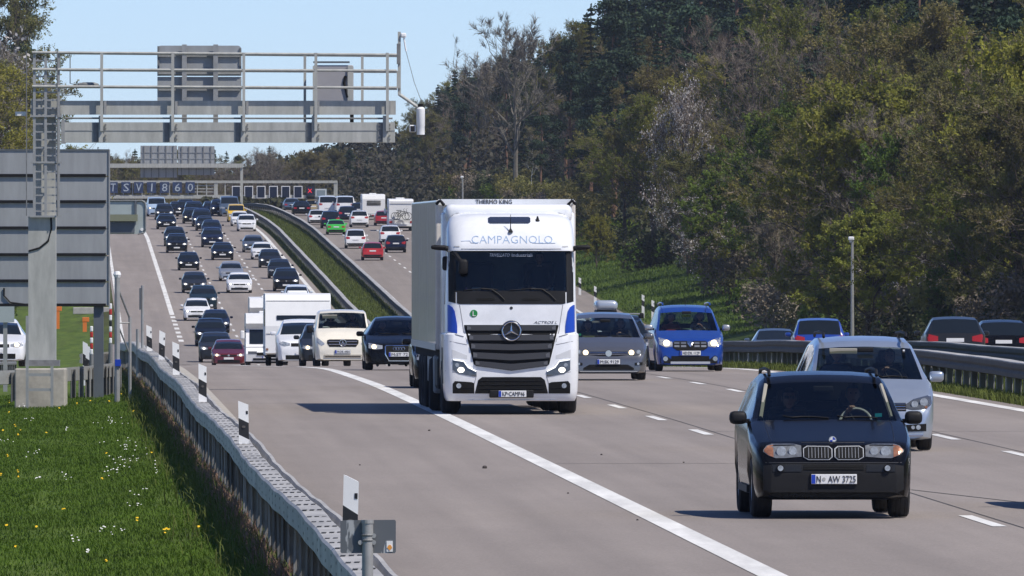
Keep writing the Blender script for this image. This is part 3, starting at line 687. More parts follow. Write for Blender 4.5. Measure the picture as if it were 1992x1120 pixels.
# red and white chevron posts
REDP = mat('red band', (.45, .03, .025), .5)
for px, a, b, Y, n, lb in ((178, 634, 690, 318, 5, 'red and white banded warning post before the dark sign leg'), (215, 590, 668, 340, 7, 'red, black and white banded post beside the tall pale pole')):
    z0 = GR(U(px, Y), Y).z; r = empty('banded_post', (PX(px, Y), Y, z0), label=lb, cat='post'); t = PZ(a, Y) - z0; bt = max(.1, PZ(b, Y) - z0)
    MB().tube([(0, .02, -.3), (0, .02, bt)], .05, 8).build('foot', M_STEELD, r)
    for k in range(n): MB().bbox((0, 0, lerp(bt, t, (k + .5) / n)), (.07, .06, (t - bt) / n * .98), .02).build('band', (M_WHITE, REDP if n == 5 or k % 4 == 1 else M_BLKPOST)[k % 2], r)
sl_ = MB().bbox((0, 0, 0), (1.7, .6, .30), .03).build('concrete_slab', mat('pale slab', (.42, .40, .37), .9, var=.15)); sl_.scale = (1.5, 1, 1.6); sl_.location = (PX(178, 960), 960, GR(U(178, 960), 960).z + .2); tag(sl_, 'pale concrete slab lying on the grass slope behind the sign leg', 'concrete slab')
MB_ = MB().span((-.45, 0, 0), (.45, .05, .95))
o = empty('plate_sign', (PX(10, 335), 335, GR(U(10, 335), 335).z), label='pale blank sign back left of the gantry column, above the white car', cat='sign')
zz = PZ(627, 335) - o.location.z; MB().span((-.3, 0, zz), (.22, .05, zz + .45)).build('panel', mat('sign back green grey'), o); MB().span((-.05, .06, -.2), (.05, .12, zz + .4)).build('post', M_STEEL, o)
# camera poles on the right
for px, a, Y, lb in ((1658, 460, 715, 'tall grey camera pole with white head before the budding trees'), (900, 342, 1330, 'small distant camera pole with white head left above the truck')):
    u = U(px, Y); z0 = GR(u, Y).z; r = empty('camera_pole', (PX(px, Y), Y, z0), label=lb, cat='pole'); t = PZ(a, Y) - z0
    MB().tube([(0, 0, -.5), (0, 0, t - .2)], .11, 10, .07).build('pole', M_STEEL, r, smooth=True)
    MB().bbox((-.06, -.05, t - .1), (.30, .4, .2), .05).build('camera_head', M_WHITE, r); MB().tube([(-.05, 0, t - .3), (-.05, 0, t - .15)], .09, 8).build('head_joint', M_WHITE, r)

# ------------------------------------------------------------------ far gantries
YF = 1440.0; r = empty('far_gantry', (PX(470, YF), YF, P(YF)), label='distant cantilever gantry carrying two tall sign backs', cat='gantry')
fx = lambda px: (px - 470) / F * YF
fz = lambda py: PZ(py, YF) - r.location.z
MB().span((fx(120), -.4, fz(326)), (fx(473), .4, fz(318))).build('beam', M_GANTRY, r)
MB().span((fx(467.5), -.25, -.5), (fx(472.5), .25, fz(318))).build('post', M_GANTRY, r)
for x0, x1, ya, yb, m in ((273, 344, 283, 345, M_SIGNB), (346, 417, 284, 340, M_SIGNB)):
    f = MB().span((fx(x0), .5, fz(yb)), (fx(x1), .6, fz(ya))).build('sign_panel', m, r)
    for k in range(5): MB().span((fx(lerp(x0, x1, (k + .5) / 5)) - .05, .41, fz(yb)), (fx(lerp(x0, x1, (k + .5) / 5)) + .05, .495, fz(ya))).build('panel_rib', M_STEELD, f)
    for yy in (296, 308, 331): MB().span((fx(x0), .45, fz(yy) - .05), (fx(x1), .49, fz(yy) + .05)).build('panel_rail', M_SIGNB, f)
YF3 = 1600.0; r = empty('lane_signal_gantry', (PX(655, YF3), YF3, P(YF3)), label='distant full-width truss gantry with lane signals and a row of lettered blue boards', cat='gantry')
hx = lambda px: (px - 655) / F * YF3
hz = lambda py: PZ(py, YF3) - r.location.z
for a, b in ((351, 356), (379, 386)):
    MB().span((hx(120), -.3, hz(b)), (hx(656), .3, hz(a))).build('beam', M_GANTRY, r)
for px in range(150, 440, 18): MB().span((hx(px) - .06, -.2, hz(380)), (hx(px) + .06, .2, hz(355))).build('truss_strut', M_GANTRY, r)
for yy in (361, 367, 373): MB().span((hx(375), -.15, hz(yy) - .05), (hx(418), -.05, hz(yy) + .05)).build('truss_rail', M_GANTRY, r)
for px in (653, 420, 110): MB().span((hx(px) - .22, -.25, -4), (hx(px) + .22, .25, hz(352))).build('post', M_GANTRY, r)
M_BLUEB = mat('blue board', (.022, .04, .10), .6, var=.6, scale=2.5)
for i, ch in enumerate('TSV1860'):
    px = 220 + i * 25; f = MB().span((hx(px - 9), -.45, hz(375)), (hx(px + 9), -.33, hz(354))).build('lettered_board', M_BLUEB, r)
    t = TXT['g' + ch + str(i)]; o = link('letter', t, mat('board white', (.40, .45, .50), .7, var=.3, scale=6), f); o.location = (hx(px + .5), -.46, (hz(376) + hz(353)) / 2); o.scale = (1.25, 1, 1.25)
for i in range(7):
    px = 460 + i * 24.0 if i < 6 else 604; f = MB().span((hx(px - 8.5), -.45, hz(385.5)), (hx(px + 8.5), -.33, hz(361.5))).build('lane_signal', M_WHITE if i < 6 else M_BLKPOST, r)
    MB().span((hx(px - 7), -.47, hz(384)), (hx(px + 7), -.452, hz(363))).build('display', mat('display dark', (.012, .016, .035), .3), f)
    if i == 6:
        o = link('red_cross', TXT['X'], mat('red signal', (.6, .02, .02), .4, emit=(1, .03, .05), es=.9), f); o.location = (hx(px - 1), -.48, hz(371)); o.scale = (1.2, 1, .95)
f = MB().span((hx(613), -.4, hz(383)), (hx(636), -.32, hz(367))).build('route_board', mat('route board', (.35, .40, .42), .5), r)
MB().span((hx(615), -.42, hz(381.5)), (hx(634), -.405, hz(368.5))).build('board_rim', M_WHITE, f); MB().span((hx(616), -.435, hz(380.5)), (hx(633), -.425, hz(369.5))).build('board_face', mat('route board face', (.22, .27, .30), .5), f)
# ------------------------------------------------------------------ cars
WHEELS = {}
def wheel_meshes(r, wd):
    k = (round(r, 3), round(wd, 3))
    if k not in WHEELS:
        h = wd / 2
        t = MB().lathe([(-h * .8, r * .66), (-h, r * .72), (-h * .98, r * .90), (-h * .80, r * .985), (-h * .5, r), (-h * .46, r * .985), (-h * .4, r), (-.005, r), (0, r * .985), (.005, r), (h * .4, r), (h * .46, r * .985), (h * .5, r), (h * .80, r * .985), (h * .98, r * .90), (h, r * .72), (h * .8, r * .66)], 'X', n=26).mesh('tyre', M_TYRE, True, 40)
        m = MB().lathe([(-h * .5, .03), (-h * .78, .05), (-h * .74, r * .2), (-h * .55, r * .25), (-h * .6, r * .58), (-h * .84, r * .66), (h * .84, r * .66), (h * .6, r * .58), (h * .55, r * .25), (h * .74, r * .2), (h * .78, .05), (h * .5, .03)], 'X', n=26)
        for a in range(5):
            t_ = a * math.tau / 5
            for s in (-1, 1): m.box((s * h * .72, math.cos(t_) * r * .40, math.sin(t_) * r * .40), (.02, r * .45, r * .13), (t_, 'X')) if False else m.add([Vector((s * h * .80, math.cos(t_ + e) * rr, math.sin(t_ + e) * rr)) for rr, e in ((r * .18, -.25), (r * .18, .25), (r * .63, .12), (r * .63, -.12))], [(0, 1, 2, 3)])
        WHEELS[k] = (t, m.mesh('rim', M_RIM, True, 40, fix=False))
    return WHEELS[k]

def add_wheel(par, x, y, r, wd, rim=True):
    t, m = wheel_meshes(r, wd); o = link('wheel', t, parent=par); o.location = (x, y, r)
    if rim: link('rim', m, parent=o)
    return o

def ring_pts(s, y):
    L, W, H = s['L'], s['W'], s['H']; top = s['top']; r = s['r']
    zt = interp(top, y)
    pf = s.get('plan', [(0, .80), (.03, .85), (.08, .90), (.18, .945), (.35, .975), (.7, 1), (L - .7, 1), (L - .3, .975), (L - .12, .945), (L - .03, .91), (L, .88)])
    w = W / 2 * interp(pf, y)
    zb = interp([(0, s['fb']), (.25, s['fb'] - .03), (.6, s.get('sill', .24)), (L - .6, s.get('sill', .24)), (L, s.get('rb', .32))], y)
    for ya in s['axles']:
        R = r + .075; d = abs(y - ya)
        if d < R: zb = max(zb, r + math.sqrt(max(R * R - d * d, 0)) * .96)
    base = interp(s['belt'], y); zbelt = min(base, zt - .085); zbelt = max(zbelt, zb + .06)
    t = max(0.0, min(1.0, (zt - base) / max(H - base, .01)))
    if y < s['cowl'] - .02 or y > s['rbase'] + .02: t = 0.0
    wt = lerp(w * s.get('shoulder', .935), W / 2 * s.get('roofw', .76), t)
    zg = zt - lerp(.035, .085, t); zg = max(zg, zbelt + .004)
    zh = zt - lerp(.016, .035, t); zmid = lerp(zb, zbelt, .5)
    f = Vector((w * .985, 0, zbelt)); g = Vector((wt, 0, zg))
    P2 = [(0, zb), (w * .80, zb), (w * .965, zb + .025), (w * .995, lerp(zb, zbelt, .28)), (w, lerp(zb, zbelt, .62)), (w * .992, lerp(zb, zbelt, .88)), (f.x, zbelt)]
    a = f.lerp(g, .07); b = f.lerp(g, .90)
    P2 += [(a.x, a.z), (b.x + .004 * t, b.z), (g.x, g.z), (wt * lerp(.93, .925, t), zh), (wt * .5, zt - .008), (0, zt)]
    return P2, t

def car_shell(s):
    L = s['L']; cowl, hdr, rr, rb = s['cowl'], s['hdr'], s['rroof'], s['rbase']
    st = {0, .015, .03, .05, .08, .12, .18, .26, .36, .5, .7, L, L - .015, L - .03, L - .06, L - .12, L - .2, L - .3, L - .45}
    st |= {p[0] for p in s['top']}
    for k in range(1, 8): st.add(lerp(cowl, hdr, k / 8))
    for k in range(0, 5): st.add(lerp(hdr, rr, k / 5)); st.add(lerp(rr, rb, k / 5))
    for k in range(1, 4): st.add(lerp(.7, cowl, k / 4))
    st |= {cowl, hdr, rr, rb}
    for sp in s['swin']: st |= {sp[0], sp[1]}
    for ya in s['axles']:
        R = s['r'] + .075
        for k in range(9): st.add(ya - R * math.cos(math.pi * k / 8))
    ys = sorted(round(y, 4) for y in st if 0 <= y <= L); y2 = [ys[0]]
    for y in ys[1:]:
        if y - y2[-1] > .006: y2.append(y)
    ys = y2; rings = []; ts = []
    for y in ys:
        p, t = ring_pts(s, y); ts.append(t)
        rings.append([(x, y, z) for x, z in p] + [(-x, y, z) for x, z in reversed(p[1:-1])])
    n = len(rings[0]); verts = [q for R in rings for q in R]; body, ws, rw, sw = [], [], [], {}
    for j in range(len(ys) - 1):
        ym = (ys[j] + ys[j + 1]) / 2
        for i in range(n):
            f = (j * n + i, j * n + (i + 1) % n, (j + 1) * n + (i + 1) % n, (j + 1) * n + i)
            c = i if i < 12 else n - 1 - i        # column interval
            if c in (10, 11) and cowl + .0 < ym < hdr - .0: ws.append(f)
            elif c in (10, 11) and rr < ym < rb and not s.get('no_rear_window'): rw.append(f)
            elif c == 7 and any(a <= ym <= b for a, b in s['swin']) and ts[j] > .12:
                k = next(q for q, (a, b) in enumerate(s['swin']) if a <= ym <= b); sw.setdefault((k, i < 12), []).append(f)
            else: body.append(f)
    body += [tuple(range(n - 1, -1, -1)), tuple((len(ys) - 1) * n + k for k in range(n))]
    def sub(name, fs, m, ang=30):
        used = sorted({i for f in fs for i in f}); mp = {a: b for b, a in enumerate(used)}
        me = mesh_of(name, [verts[i] for i in used], [tuple(mp[i] for i in f) for f in fs], m)
        bm = bmesh.new(); bm.from_mesh(me); bmesh.ops.recalc_face_normals(bm, faces=bm.faces[:]); bm.to_mesh(me); bm.free()
        me.shade_smooth(); me.set_sharp_from_angle(angle=math.radians(ang)); return me
    bvh = BVHTree.FromPolygons([Vector(v) for v in verts], body + ws + rw + [f for v in sw.values() for f in v])
    return sub, body, ws, rw, sw, bvh

class Face:      # puts shaped panels on the front (d=1) or rear (d=-1) of a shell
    def __init__(s, bvh, L, d): s.b = bvh; s.L = L; s.d = d
    def y(s, x, z):
        o = Vector((x, -3 if s.d > 0 else s.L + 3, z)); h = s.b.ray_cast(o, Vector((0, s.d, 0)))
        if h[0] is None:
            h = s.b.find_nearest(Vector((x, 0 if s.d > 0 else s.L, z)))
        return h[0].y
    def panel(s, lo, up, off=.004, th=.03, nx=8, nz=4, mb=None):
        mb = mb or MB(); x0, x1 = lo[0][0], lo[-1][0]; vs = []; flat = []
        xs = sorted({round(x0 + (x1 - x0) * k / nx, 4) for k in range(nx + 1)} | {round(p[0], 4) for p in lo + up})
        N = len(xs)
        for x in xs:
            a, b = interp(lo, x), interp(up, x)
            for k in range(nz + 1):
                z = lerp(a, b, k / nz); y = s.y(x, z); vs.append((x, y - s.d * off, z))
        M = nz + 1; base = len(vs); vs += [(x, y + s.d * th, z) for x, y, z in vs]
        fs = [(i * M + k, (i + 1) * M + k, (i + 1) * M + k + 1, i * M + k + 1) for i in range(N - 1) for k in range(nz)]
        edge = [i * M for i in range(N)] + [(N - 1) * M + k for k in range(1, M)] + [i * M + M - 1 for i in range(N - 2, -1, -1)] + [k for k in range(M - 2, 0, -1)]
        for a, b in zip(edge, edge[1:] + edge[:1]): fs.append((a, base + a, base + b, b))
        return mb.add(vs, fs)
    def disc(s, x, z, r, off=.01, th=.03, n=16, mb=None, rz=None):
        q = rz or r; e = [s.y(x, z), s.y(x - r * .8, z), s.y(x + r * .8, z), s.y(x, z - q * .8), s.y(x, z + q * .8)]; y = min(e) if s.d > 0 else max(e); off = off * .5
        return (mb or MB()).disc((x, y - s.d * (off - th), z), r, 'Y', th * 2, n, rz)
    def tube(s, pts, r, off=.008, mb=None, n=6):
        return (mb or MB()).tube([(x, s.y(x, z) - s.d * off, z) for x, z in pts], r, n)

def plate(par, face, x, z, wd=.52, ht=.112, txt=None, eu=True, off=.03, back=None):
    y = min(face.y(x - .2, z), face.y(x + .2, z), face.y(x, z)) if face.d > 0 else max(face.y(x - .2, z), face.y(x + .2, z), face.y(x, z))
    y -= face.d * off; p = MB().bbox((x, y, z), (wd, .012, ht), .005).build('number_plate', M_PLATE, par)
    if face.d < 0 or not eu: return p
    if txt: MB().prism([(x - wd / 2 - .006, z - ht / 2 - .006), (x + wd / 2 + .006, z - ht / 2 - .006), (x + wd / 2 + .006, z + ht / 2 + .006), (x - wd / 2 - .006, z + ht / 2 + .006)], y + .002, y + .02).build('plate_holder', M_BLK, p)
    yf = y - face.d * .0075
    MB().span((x - wd / 2 + .003, yf - .001, z - ht / 2 + .004), (x - wd / 2 + .048, yf + .001, z + ht / 2 - .004)).build('country_strip', M_EU, p)
    if txt:
        for me, dx in txt:
            o = link('plate_lettering', me, M_INK, p); o.location = (x + dx, yf - .001, z)
    return p

def mirror_shape(par, x, y, z, w, h, m, s=1, m2=None):
    b = MB().bbox((s * x, y, z), (w, .16, h), .055, 3).build('mirror', m, par, smooth=True, angle=60)
    MB().span((s * (x - w * .7), y + .03, z - h * .42), (s * (x - w * .3), y + .09, z - h * .1)).build('mirror_arm', m2 or M_BLK, b)
    MB().span((s * x - w * .42, y + .08, z - h * .4), (s * x + w * .42, y + .085, z + h * .4)).build('mirror_glass', M_GLASS, b)
    return b

def make_car(name, s, P_, detail=True, glass=None, side=None, lights=M_LAMP):
    """returns root, front face, rear face"""
    root = empty(name); sub, body, ws, rw, sw, bvh = car_shell(s)
    link('body', sub('body', body, P_), parent=root)
    g = glass or M_GLASS; gs = side or M_GLASS
    w_ = link('windscreen', sub('windscreen', ws, g), parent=root)
    if rw: link('rear_window', sub('rear_window', rw, gs), parent=root)
    for k in sorted(sw): link('side_window', sub('side_window', sw[k], gs), parent=root)
    ff, rf = Face(bvh, s['L'], 1), Face(bvh, s['L'], -1)
    for ya in s['axles']:
        for sx_ in (-1, 1): add_wheel(root, sx_ * (s['W'] / 2 - s.get('tw', .21) / 2 - .02), ya, s['r'], s.get('tw', .21), detail)
    W = s['W']; sill = s.get('sill', .24)
    u = MB().span((-W * .33, .35, sill - .06), (W * .33, s['L'] - .35, sill + .30)); u.span((-W * .46, s['axles'][0] + s['r'] + .1, sill - .05), (W * .46, s['axles'][1] - s['r'] - .1, sill + .02))
    u.build('underbody', M_UNDER, root)
    for ya in s['axles']:
        MB().span((-W / 2 + .03, ya - s['r'] - .06, s['r'] * .9), (-W * .33, ya + s['r'] + .06, s['r'] + s['r'] + .02)).build('wheel_well', M_UNDER, root) if False else None
        MB().tube([(-W / 2 + .12, ya, s['r']), (W / 2 - .12, ya, s['r'])], .06, 8).build('axle', M_UNDER, root)
    return root, ff, rf

def interior(root, s, seat=M_SEAT, wheel_m=M_BLK, rear=True, dz=0):
    c = s['cowl']; bz = s['belt'][0][1]; W = s['W']
    MB().bbox((0, c + .30, bz - .16), (W * .80, .55, .30), .08, 3).build('dashboard', M_DASH, root)
    MB().span((-W * .43, c + .1, .35), (W * .43, s['rbase'] - .2, .42)).build('cabin_floor', M_DASH, root)
    MB().span((-W * .40, s['rbase'] - .75, .4), (W * .40, s['rbase'] - .70, bz - .02)).build('cabin_back_wall', M_DASH, root)
    sy = s.get('seat_y', c + 1.25); sz = s.get('seat_z', .62)
    for x in (-.37, .37):
        st = MB().bbox((x, sy, sz), (.50, .5, .16), .06, 3).bbox((x, sy + .32, sz + .36), (.46, .16, .62), .06, 3).build('seat', seat, root, smooth=True)
        MB().bbox((x, sy + .36, sz + .78), (.26, .10, .18), .05, 3).build('headrest', seat, st, smooth=True)
    if rear:
        st = MB().bbox((0, sy + .95, sz + .02), (1.2, .5, .16), .06).bbox((0, sy + 1.28, sz + .34), (1.2, .16, .56), .06).build('rear_seat', seat, root)
        for x in (-.38, .38): MB().bbox((x, sy + 1.3, sz + .70), (.24, .1, .16), .05).build('headrest', seat, st)
    sw = MB(); R = .185; cy_, cz_ = sy - .48, s.get('wheel_z', sz + .42)
    ring = [Vector((.37 + R * math.cos(a * math.tau / 24), cy_ + R * math.sin(a * math.tau / 24) * .42, cz_ + R * math.sin(a * math.tau / 24) * .907)) for a in range(25)]
    sw.tube(ring, .016, 8, caps=False); sw.build('steering_wheel', wheel_m, root, smooth=True)
    sp = MB(); c0 = Vector((.37, cy_, cz_))
    for a in (0, 8, 18): sp.tube([c0, ring[a % 24]], .014, 5)
    sp.tube([c0, c0 + Vector((0, -.35, -.12))], .03, 6).build('steering_column', M_BLK, root)
    MB().bbox((0, c + .78, s['H'] - .20), (.24, .03, .07), .02).build('rear_view_mirror', M_BLK, root)
    return Vector((0, sy, sz)), c0, R

# ---- people: one continuous skin per body, clothes and hair on top
def make_person(label, pos, parent_rot, wheel=None, cloth=M_CLOTHD, hair=M_HAIR, glasses=False, female=False, turn=0.0):
    """seated figure, origin at the seat; front is -Y. wheel: (centre, radius) of a steering wheel in the same axes"""
    k = .94 if female else 1.0
    V = []; E = []; Rr = []
    def v(p, r, par=None):
        V.append(Vector(p)); Rr.append(r); i = len(V) - 1
        if par is not None: E.append((par, i))
        return i
    pel = v((0, .08, .16), .145); sp = v((0, .13, .34), .135, pel); ch = v((0, .17, .52 * k), .15, sp); nb = v((0, .18, .64 * k), .075, ch); nk = v((0, .165, .70 * k), .055, nb)
    for sx_ in (-1, 1):
        hp = v((sx_ * .10, .02, .13), .10, pel); kn = v((sx_ * .15, -.40, .20), .07, hp); an = v((sx_ * .15, -.62, -.18), .045, kn); v((sx_ * .15, -.80, -.22), .04, an)
        sh = v((sx_ * .165, .18, .585 * k), .062, ch); shb = v((sx_ * .205, .16, .54 * k), .058, sh)
        if wheel and sx_ == wheel[2]:
            hand = wheel[0] + Vector((-.055 * 1, .015, wheel[1] + .005)); el = Vector((sx_ * .27, -.10, .32)); dirh = (hand - el).normalized()
        elif wheel: hand = wheel[0] + Vector((sx_ * wheel[1] * .95, .02, -.06)); el = Vector((sx_ * .30, -.05, .30)); dirh = (hand - el).normalized()
        else: hand = Vector((sx_ * .12, -.20, .27)); el = Vector((sx_ * .27, .06, .30)); dirh = (hand - el).normalized()
        e = v(el, .043, shb); wr_p = hand - dirh * .10; wrm = v(el.lerp(wr_p, .5), .038, e); wr = v(wr_p, .028, wrm); pm = v(hand - dirh * .03, .032, wr)
        side = dirh.cross(Vector((0, 0, 1))).normalized(); dn = Vector((0, 0, -1))
        for q, ln in enumerate((.070, .080, .076, .060)):
            b0 = hand - dirh * .005 + side * (.030 - .020 * q); m0 = b0 + dirh * ln * .45 + dn * .006; t0 = m0 + dirh * ln * .22 + dn * ln * .45
            a_ = v(b0, .0095, pm); b_ = v(m0, .009, a_); v(t0, .008, b_)
        th = v(hand - dirh * .05 + side * (.038 * -sx_) + dn * .006, .011, wr); v(hand - dirh * .005 + side * (.050 * -sx_) + dn * .02, .010, th)
    me = bpy.data.meshes.new('person_skin'); me.from_pydata(V, E, []); o = bpy.data.objects.new('person_skin', me); col.objects.link(o)
    md = o.modifiers.new('skin', 'SKIN'); md.use_smooth_shade = True
    for i, r in enumerate(Rr): me.skin_vertices[0].data[i].radius = (r, r)
    me.skin_vertices[0].data[0].use_root = True
    o.modifiers.new('ss', 'SUBSURF').levels = 1
    dg = bpy.context.evaluated_depsgraph_get(); bm = bmesh.new(); ev = o.evaluated_get(dg); em = bpy.data.meshes.new_from_object(ev); bm.from_mesh(em)
    bpy.data.objects.remove(o); bpy.data.meshes.remove(em)
    # head, shaped from a sphere and bridged onto the neck volume
    hc = Vector((0, .125, .815 * k)); hs = bmesh.ops.create_uvsphere(bm, u_segments=20, v_segments=16, radius=1.0)['verts']
    for q in hs:
        d = q.co.copy(); x, y, z = d
        p = Vector((x * .076, y * .098, z * .118))
        if z < -.2: p.x *= 1 - .30 * (-z - .2); p.y = p.y * (1 - .18 * (-z - .2)) - .008 * (-z)
        if y < 0: p.y *= .94
        if y < -.55 and abs(x) < .24 and -.42 < z < .18: p.y -= .024 * (1 - abs(x) / .24) * (1 - abs(z + .22) / .45)       # nose
        if y < -.6 and .08 < abs(x) < .55 and .0 < z < .25: p.y += .010                                                      # eye sockets
        if y < -.6 and abs(x) < .34 and -.62 < z < -.48: p.y -= .005                                                          # lips
        if abs(x) > .93 and abs(z) < .3 and -.2 < y < .35: p.x *= 1.14                                                        # ears
        q.co = Matrix.Rotation(turn, 3, 'Z') @ p + hc
    m = bpy.data.meshes.new('person'); bm.faces.ensure_lookup_table()
    for f in bm.faces:
        c = f.calc_center_median(); f.smooth = True
        arm_tip = False
        f.material_index = 0
        if c.z > .665 * k and abs(c.x) < .12 and c.y > -.02: f.material_index = 1
        for vi in range(len(V)):
            if Rr[vi] < .0335 and (c - V[vi]).length < .05: f.material_index = 1; break
    bm.to_mesh(m); bm.free(); m.materials.append(cloth); m.materials.append(M_SKIN)
    r = link('person', m); tag(r, label, 'person')
    hb = bmesh.new(); bmesh.ops.create_uvsphere(hb, u_segments=18, v_segments=12, radius=1.0)
    for q in list(hb.verts):
        x, y, z = q.co
        q.co = Vector((x * .084, y * .105 + .012, z * .125 + .008))
    bmesh.ops.delete(hb, geom=[q for q in hb.verts if (q.co.y < -.045 and q.co.z < .055) or q.co.z < (-.11 if female else -.03)], context='VERTS')
    hm = bpy.data.meshes.new('hair'); hb.to_mesh(hm); hb.free(); hm.shade_smooth(); hm.transform(Matrix.Translation(hc) @ Matrix.Rotation(turn, 4, 'Z')); link('hair', hm, hair, r)
    eye = MB()
    for sx_ in (-1, 1):
        if glasses: eye.bbox(hc + Vector((sx_ * .032, -.094, .018)), (.05, .012, .034), .008)
        else: eye.disc(hc + Vector((sx_ * .031, -.090, .018)), .009, 'Y', .008, 8)
    eye.build('sunglasses' if glasses else 'eyes', M_INK, r)
    MB().bbox(hc + Vector((0, -.088, -.062)), (.042, .01, .009), .004).build('mouth', mat('lips', (.32, .13, .11), .5), r)
    return r
def seat_person(root, pos, **kw):
    r = make_person(parent_rot=None, pos=pos, **kw); r.matrix_world = root.matrix_world @ Matrix.Translation(pos); return r
def wrap(par, face, name, me, m, x, z, off=.004):
    for v in me.vertices: v.co.y = face.y(x + v.co.x, z + v.co.z) - face.d * off + v.co.y * .5
    o = link(name, me, m, par); o.location = (x, 0, z); return o
def rect(x0, x1, z0, z1): return [(x0, z0), (x1, z0)], [(x0, z1), (x1, z1)]
def flip(pl): return [(-x, z) for x, z in reversed(pl)]
def both(fn):
    for s in (1, -1): fn(s)
def pan(root, face, name, m, lo, up, mirror=False, **k):
    out = []
    for s in ((1, -1) if mirror else (1,)):
        l, u = (lo, up) if s == 1 else (flip(lo), flip(up))
        out.append(face.panel(l, u, **k).build(name, m, root, smooth=True, angle=40))
    return out
def lamp_disc(par, face, name, m, x, z, r, s=(1, -1), off=.012, rz=None):
    for q in s: face.disc(q * x, z, r, off, .03, 16, None, rz).build(name, m, par)
def place(root, X, Y, yaw=0.0, away=False, sink=0.0):
    sl_ = math.atan(slope(Y)); a = head(Y) + yaw
    root.location = (X, Y, P(Y) + .005 - sink + ground_road(X, Y)); root.rotation_euler = (-sl_ if away else sl_, 0, a + (math.pi if away else 0))
def ground_road(X, Y):
    return 0.0
def rails_tube(root, x, y0, y1, z, r, m, dz=.055):
    for s in (1, -1):
        MB().tube([(s * x, y0, z - dz), (s * x, y0 + .08, z), (s * x, (y0 + y1) / 2, z + .015), (s * x, y1 - .08, z - .01), (s * x, y1, z - dz)], r, 8).build('roof_rail', m, root, smooth=True)
def wipers(root, ff, z0, z1, s=1):
    for x0, x1 in ((-.50, .02), (.12, .58)):
        ff.tube([(lerp(x0, x1, k / 5) * s, z0 + (.03 if k == 0 else 0) + .02 * math.sin(k / 5 * 3)) for k in range(6)], .008, .012).build('wiper', M_BLK, root)

# ---- black SUV in the foreground
S = dict(L=4.57, W=1.85, H=1.655, r=.345, axles=(.80, 3.595), fb=.24, sill=.30, rb=.36, cowl=1.28, hdr=2.08, rroof=4.0, rbase=4.42, shoulder=.955, roofw=.765, tw=.235,
         top=[(0, .56), (.03, .66), (.07, .76), (.14, .845), (.25, .885), (.6, .965), (1.0, 1.055), (1.28, 1.115), (2.08, 1.535), (2.3, 1.615), (2.8, 1.655), (3.4, 1.65), (4.0, 1.58), (4.42, 1.13), (4.50, .95), (4.55, .8), (4.57, .55)],
         belt=[(1.0, 1.04), (4.5, 1.13)], swin=[(1.45, 2.32), (2.42, 3.25), (3.35, 4.05)], seat_y=2.35, seat_z=.57, wheel_z=1.06)
M_BLKP = mat('paint black', (.005, .005, .006), .20, 0, .15, var=.15, scale=2, spec=.11)
root, ff, rf = make_car('suv', S, M_BLKP, True, M_CLEAR, M_CLEAR)
tag(root, 'black SUV with twin kidney grille in the right foreground', 'car')
pan(root, ff, 'bumper_cladding', M_BLK, [(-.80, .26), (-.72, .215), (.72, .215), (.80, .26)], [(-.80, .60), (-.60, .625), (.60, .625), (.80, .60)], off=.022, nx=18, nz=5)
pan(root, ff, 'bumper_lip', M_BLK, [(-.70, .30), (.70, .30)], [(-.70, .325), (.70, .325)], off=.04, nx=12, nz=1)
pan(root, ff, 'air_slot', M_UNDER, *rect(-.34, .34, .555, .615), off=.028, nx=8, nz=1)
for k in range(2): pan(root, ff, 'slot_bar', M_BLK, *rect(-.34, .34, .570 + k * .022, .575 + k * .022), off=.034, nx=8, nz=1)
for s in (1, -1):
    lo = [(.365, .705), (.55, .69), (.66, .688), (.74, .715), (.80, .76)]; up = [(.365, .83), (.45, .85), (.70, .85), (.76, .83), (.80, .78)]
    h = ff.panel(lo if s == 1 else flip(lo), up if s == 1 else flip(up), .008, .03, 12, 5).build('headlight', mat('lamp housing grey', (.20, .205, .205), .15, .3, .6, var=.35, scale=16), root, smooth=True, angle=40)
    lamp_disc(h, ff, 'lamp_lens', M_REFL, .595, .767, .056, (s,), .02); lamp_disc(h, ff, 'lamp_lens', M_REFL, .465, .770, .047, (s,), .02)
    l2 = [(.685, .70), (.74, .722), (.79, .765)]; u2 = [(.685, .84), (.745, .83), (.79, .785)]
    ff.panel(l2 if s == 1 else flip(l2), u2 if s == 1 else flip(u2), .014, .02, 5, 3).build('indicator', M_AMBER, h)
    for (lo, up, m, off, nm) in (([(.012, .70), (.05, .668), (.29, .668), (.345, .70)], [(.012, .795), (.05, .825), (.30, .828), (.345, .80)], M_BAR, .018, 'kidney_frame'), ([(.024, .702), (.056, .678), (.284, .678), (.335, .704)], [(.024, .792), (.056, .817), (.294, .820), (.335, .797)], M_UNDER, .023, 'kidney_grille')):
        k = ff.panel(lo if s == 1 else flip(lo), up if s == 1 else flip(up), off, .03, 10, 3).build(nm, m, root, smooth=True, angle=40)
    for q in range(7):
        x = .062 + q * .037; MB().tube([(s * x, ff.y(s * x, .70) - .03, .69), (s * x, ff.y(s * x, .80) - .03, .808)], .0036, 5).build('grille_bar', M_BAR, k)
    ip = rect(.37, .70, .535, .615) if s == 1 else rect(-.70, -.37, .535, .615); ff.panel(*ip, .028, .02, 6, 2).build('bumper_insert', mat('satin black', (.016, .017, .019), .35, spec=.3), root, smooth=True)
    fl = ff.disc(s * .61, .575, .045, .085, .03).build('fog_light', M_BLK, root); ff.disc(s * .61, .575, .032, .11, .02).build('fog_lens', M_REFL, fl)
    mirror_shape(root, 1.01, 1.52, 1.13, .20, .15, M_BLK, s)
    ff.tube([(s * x, z) for x, z in ((.70, .87), (.715, .92), (.72, .98), (.725, 1.04), (.72, 1.09))], .004, .001).build('bonnet_seam', M_INK, root)
    MB().span((s * .89, 1.28, .28), (s * .925, 3.12, .36)).build('side_cladding', M_BLK, root)
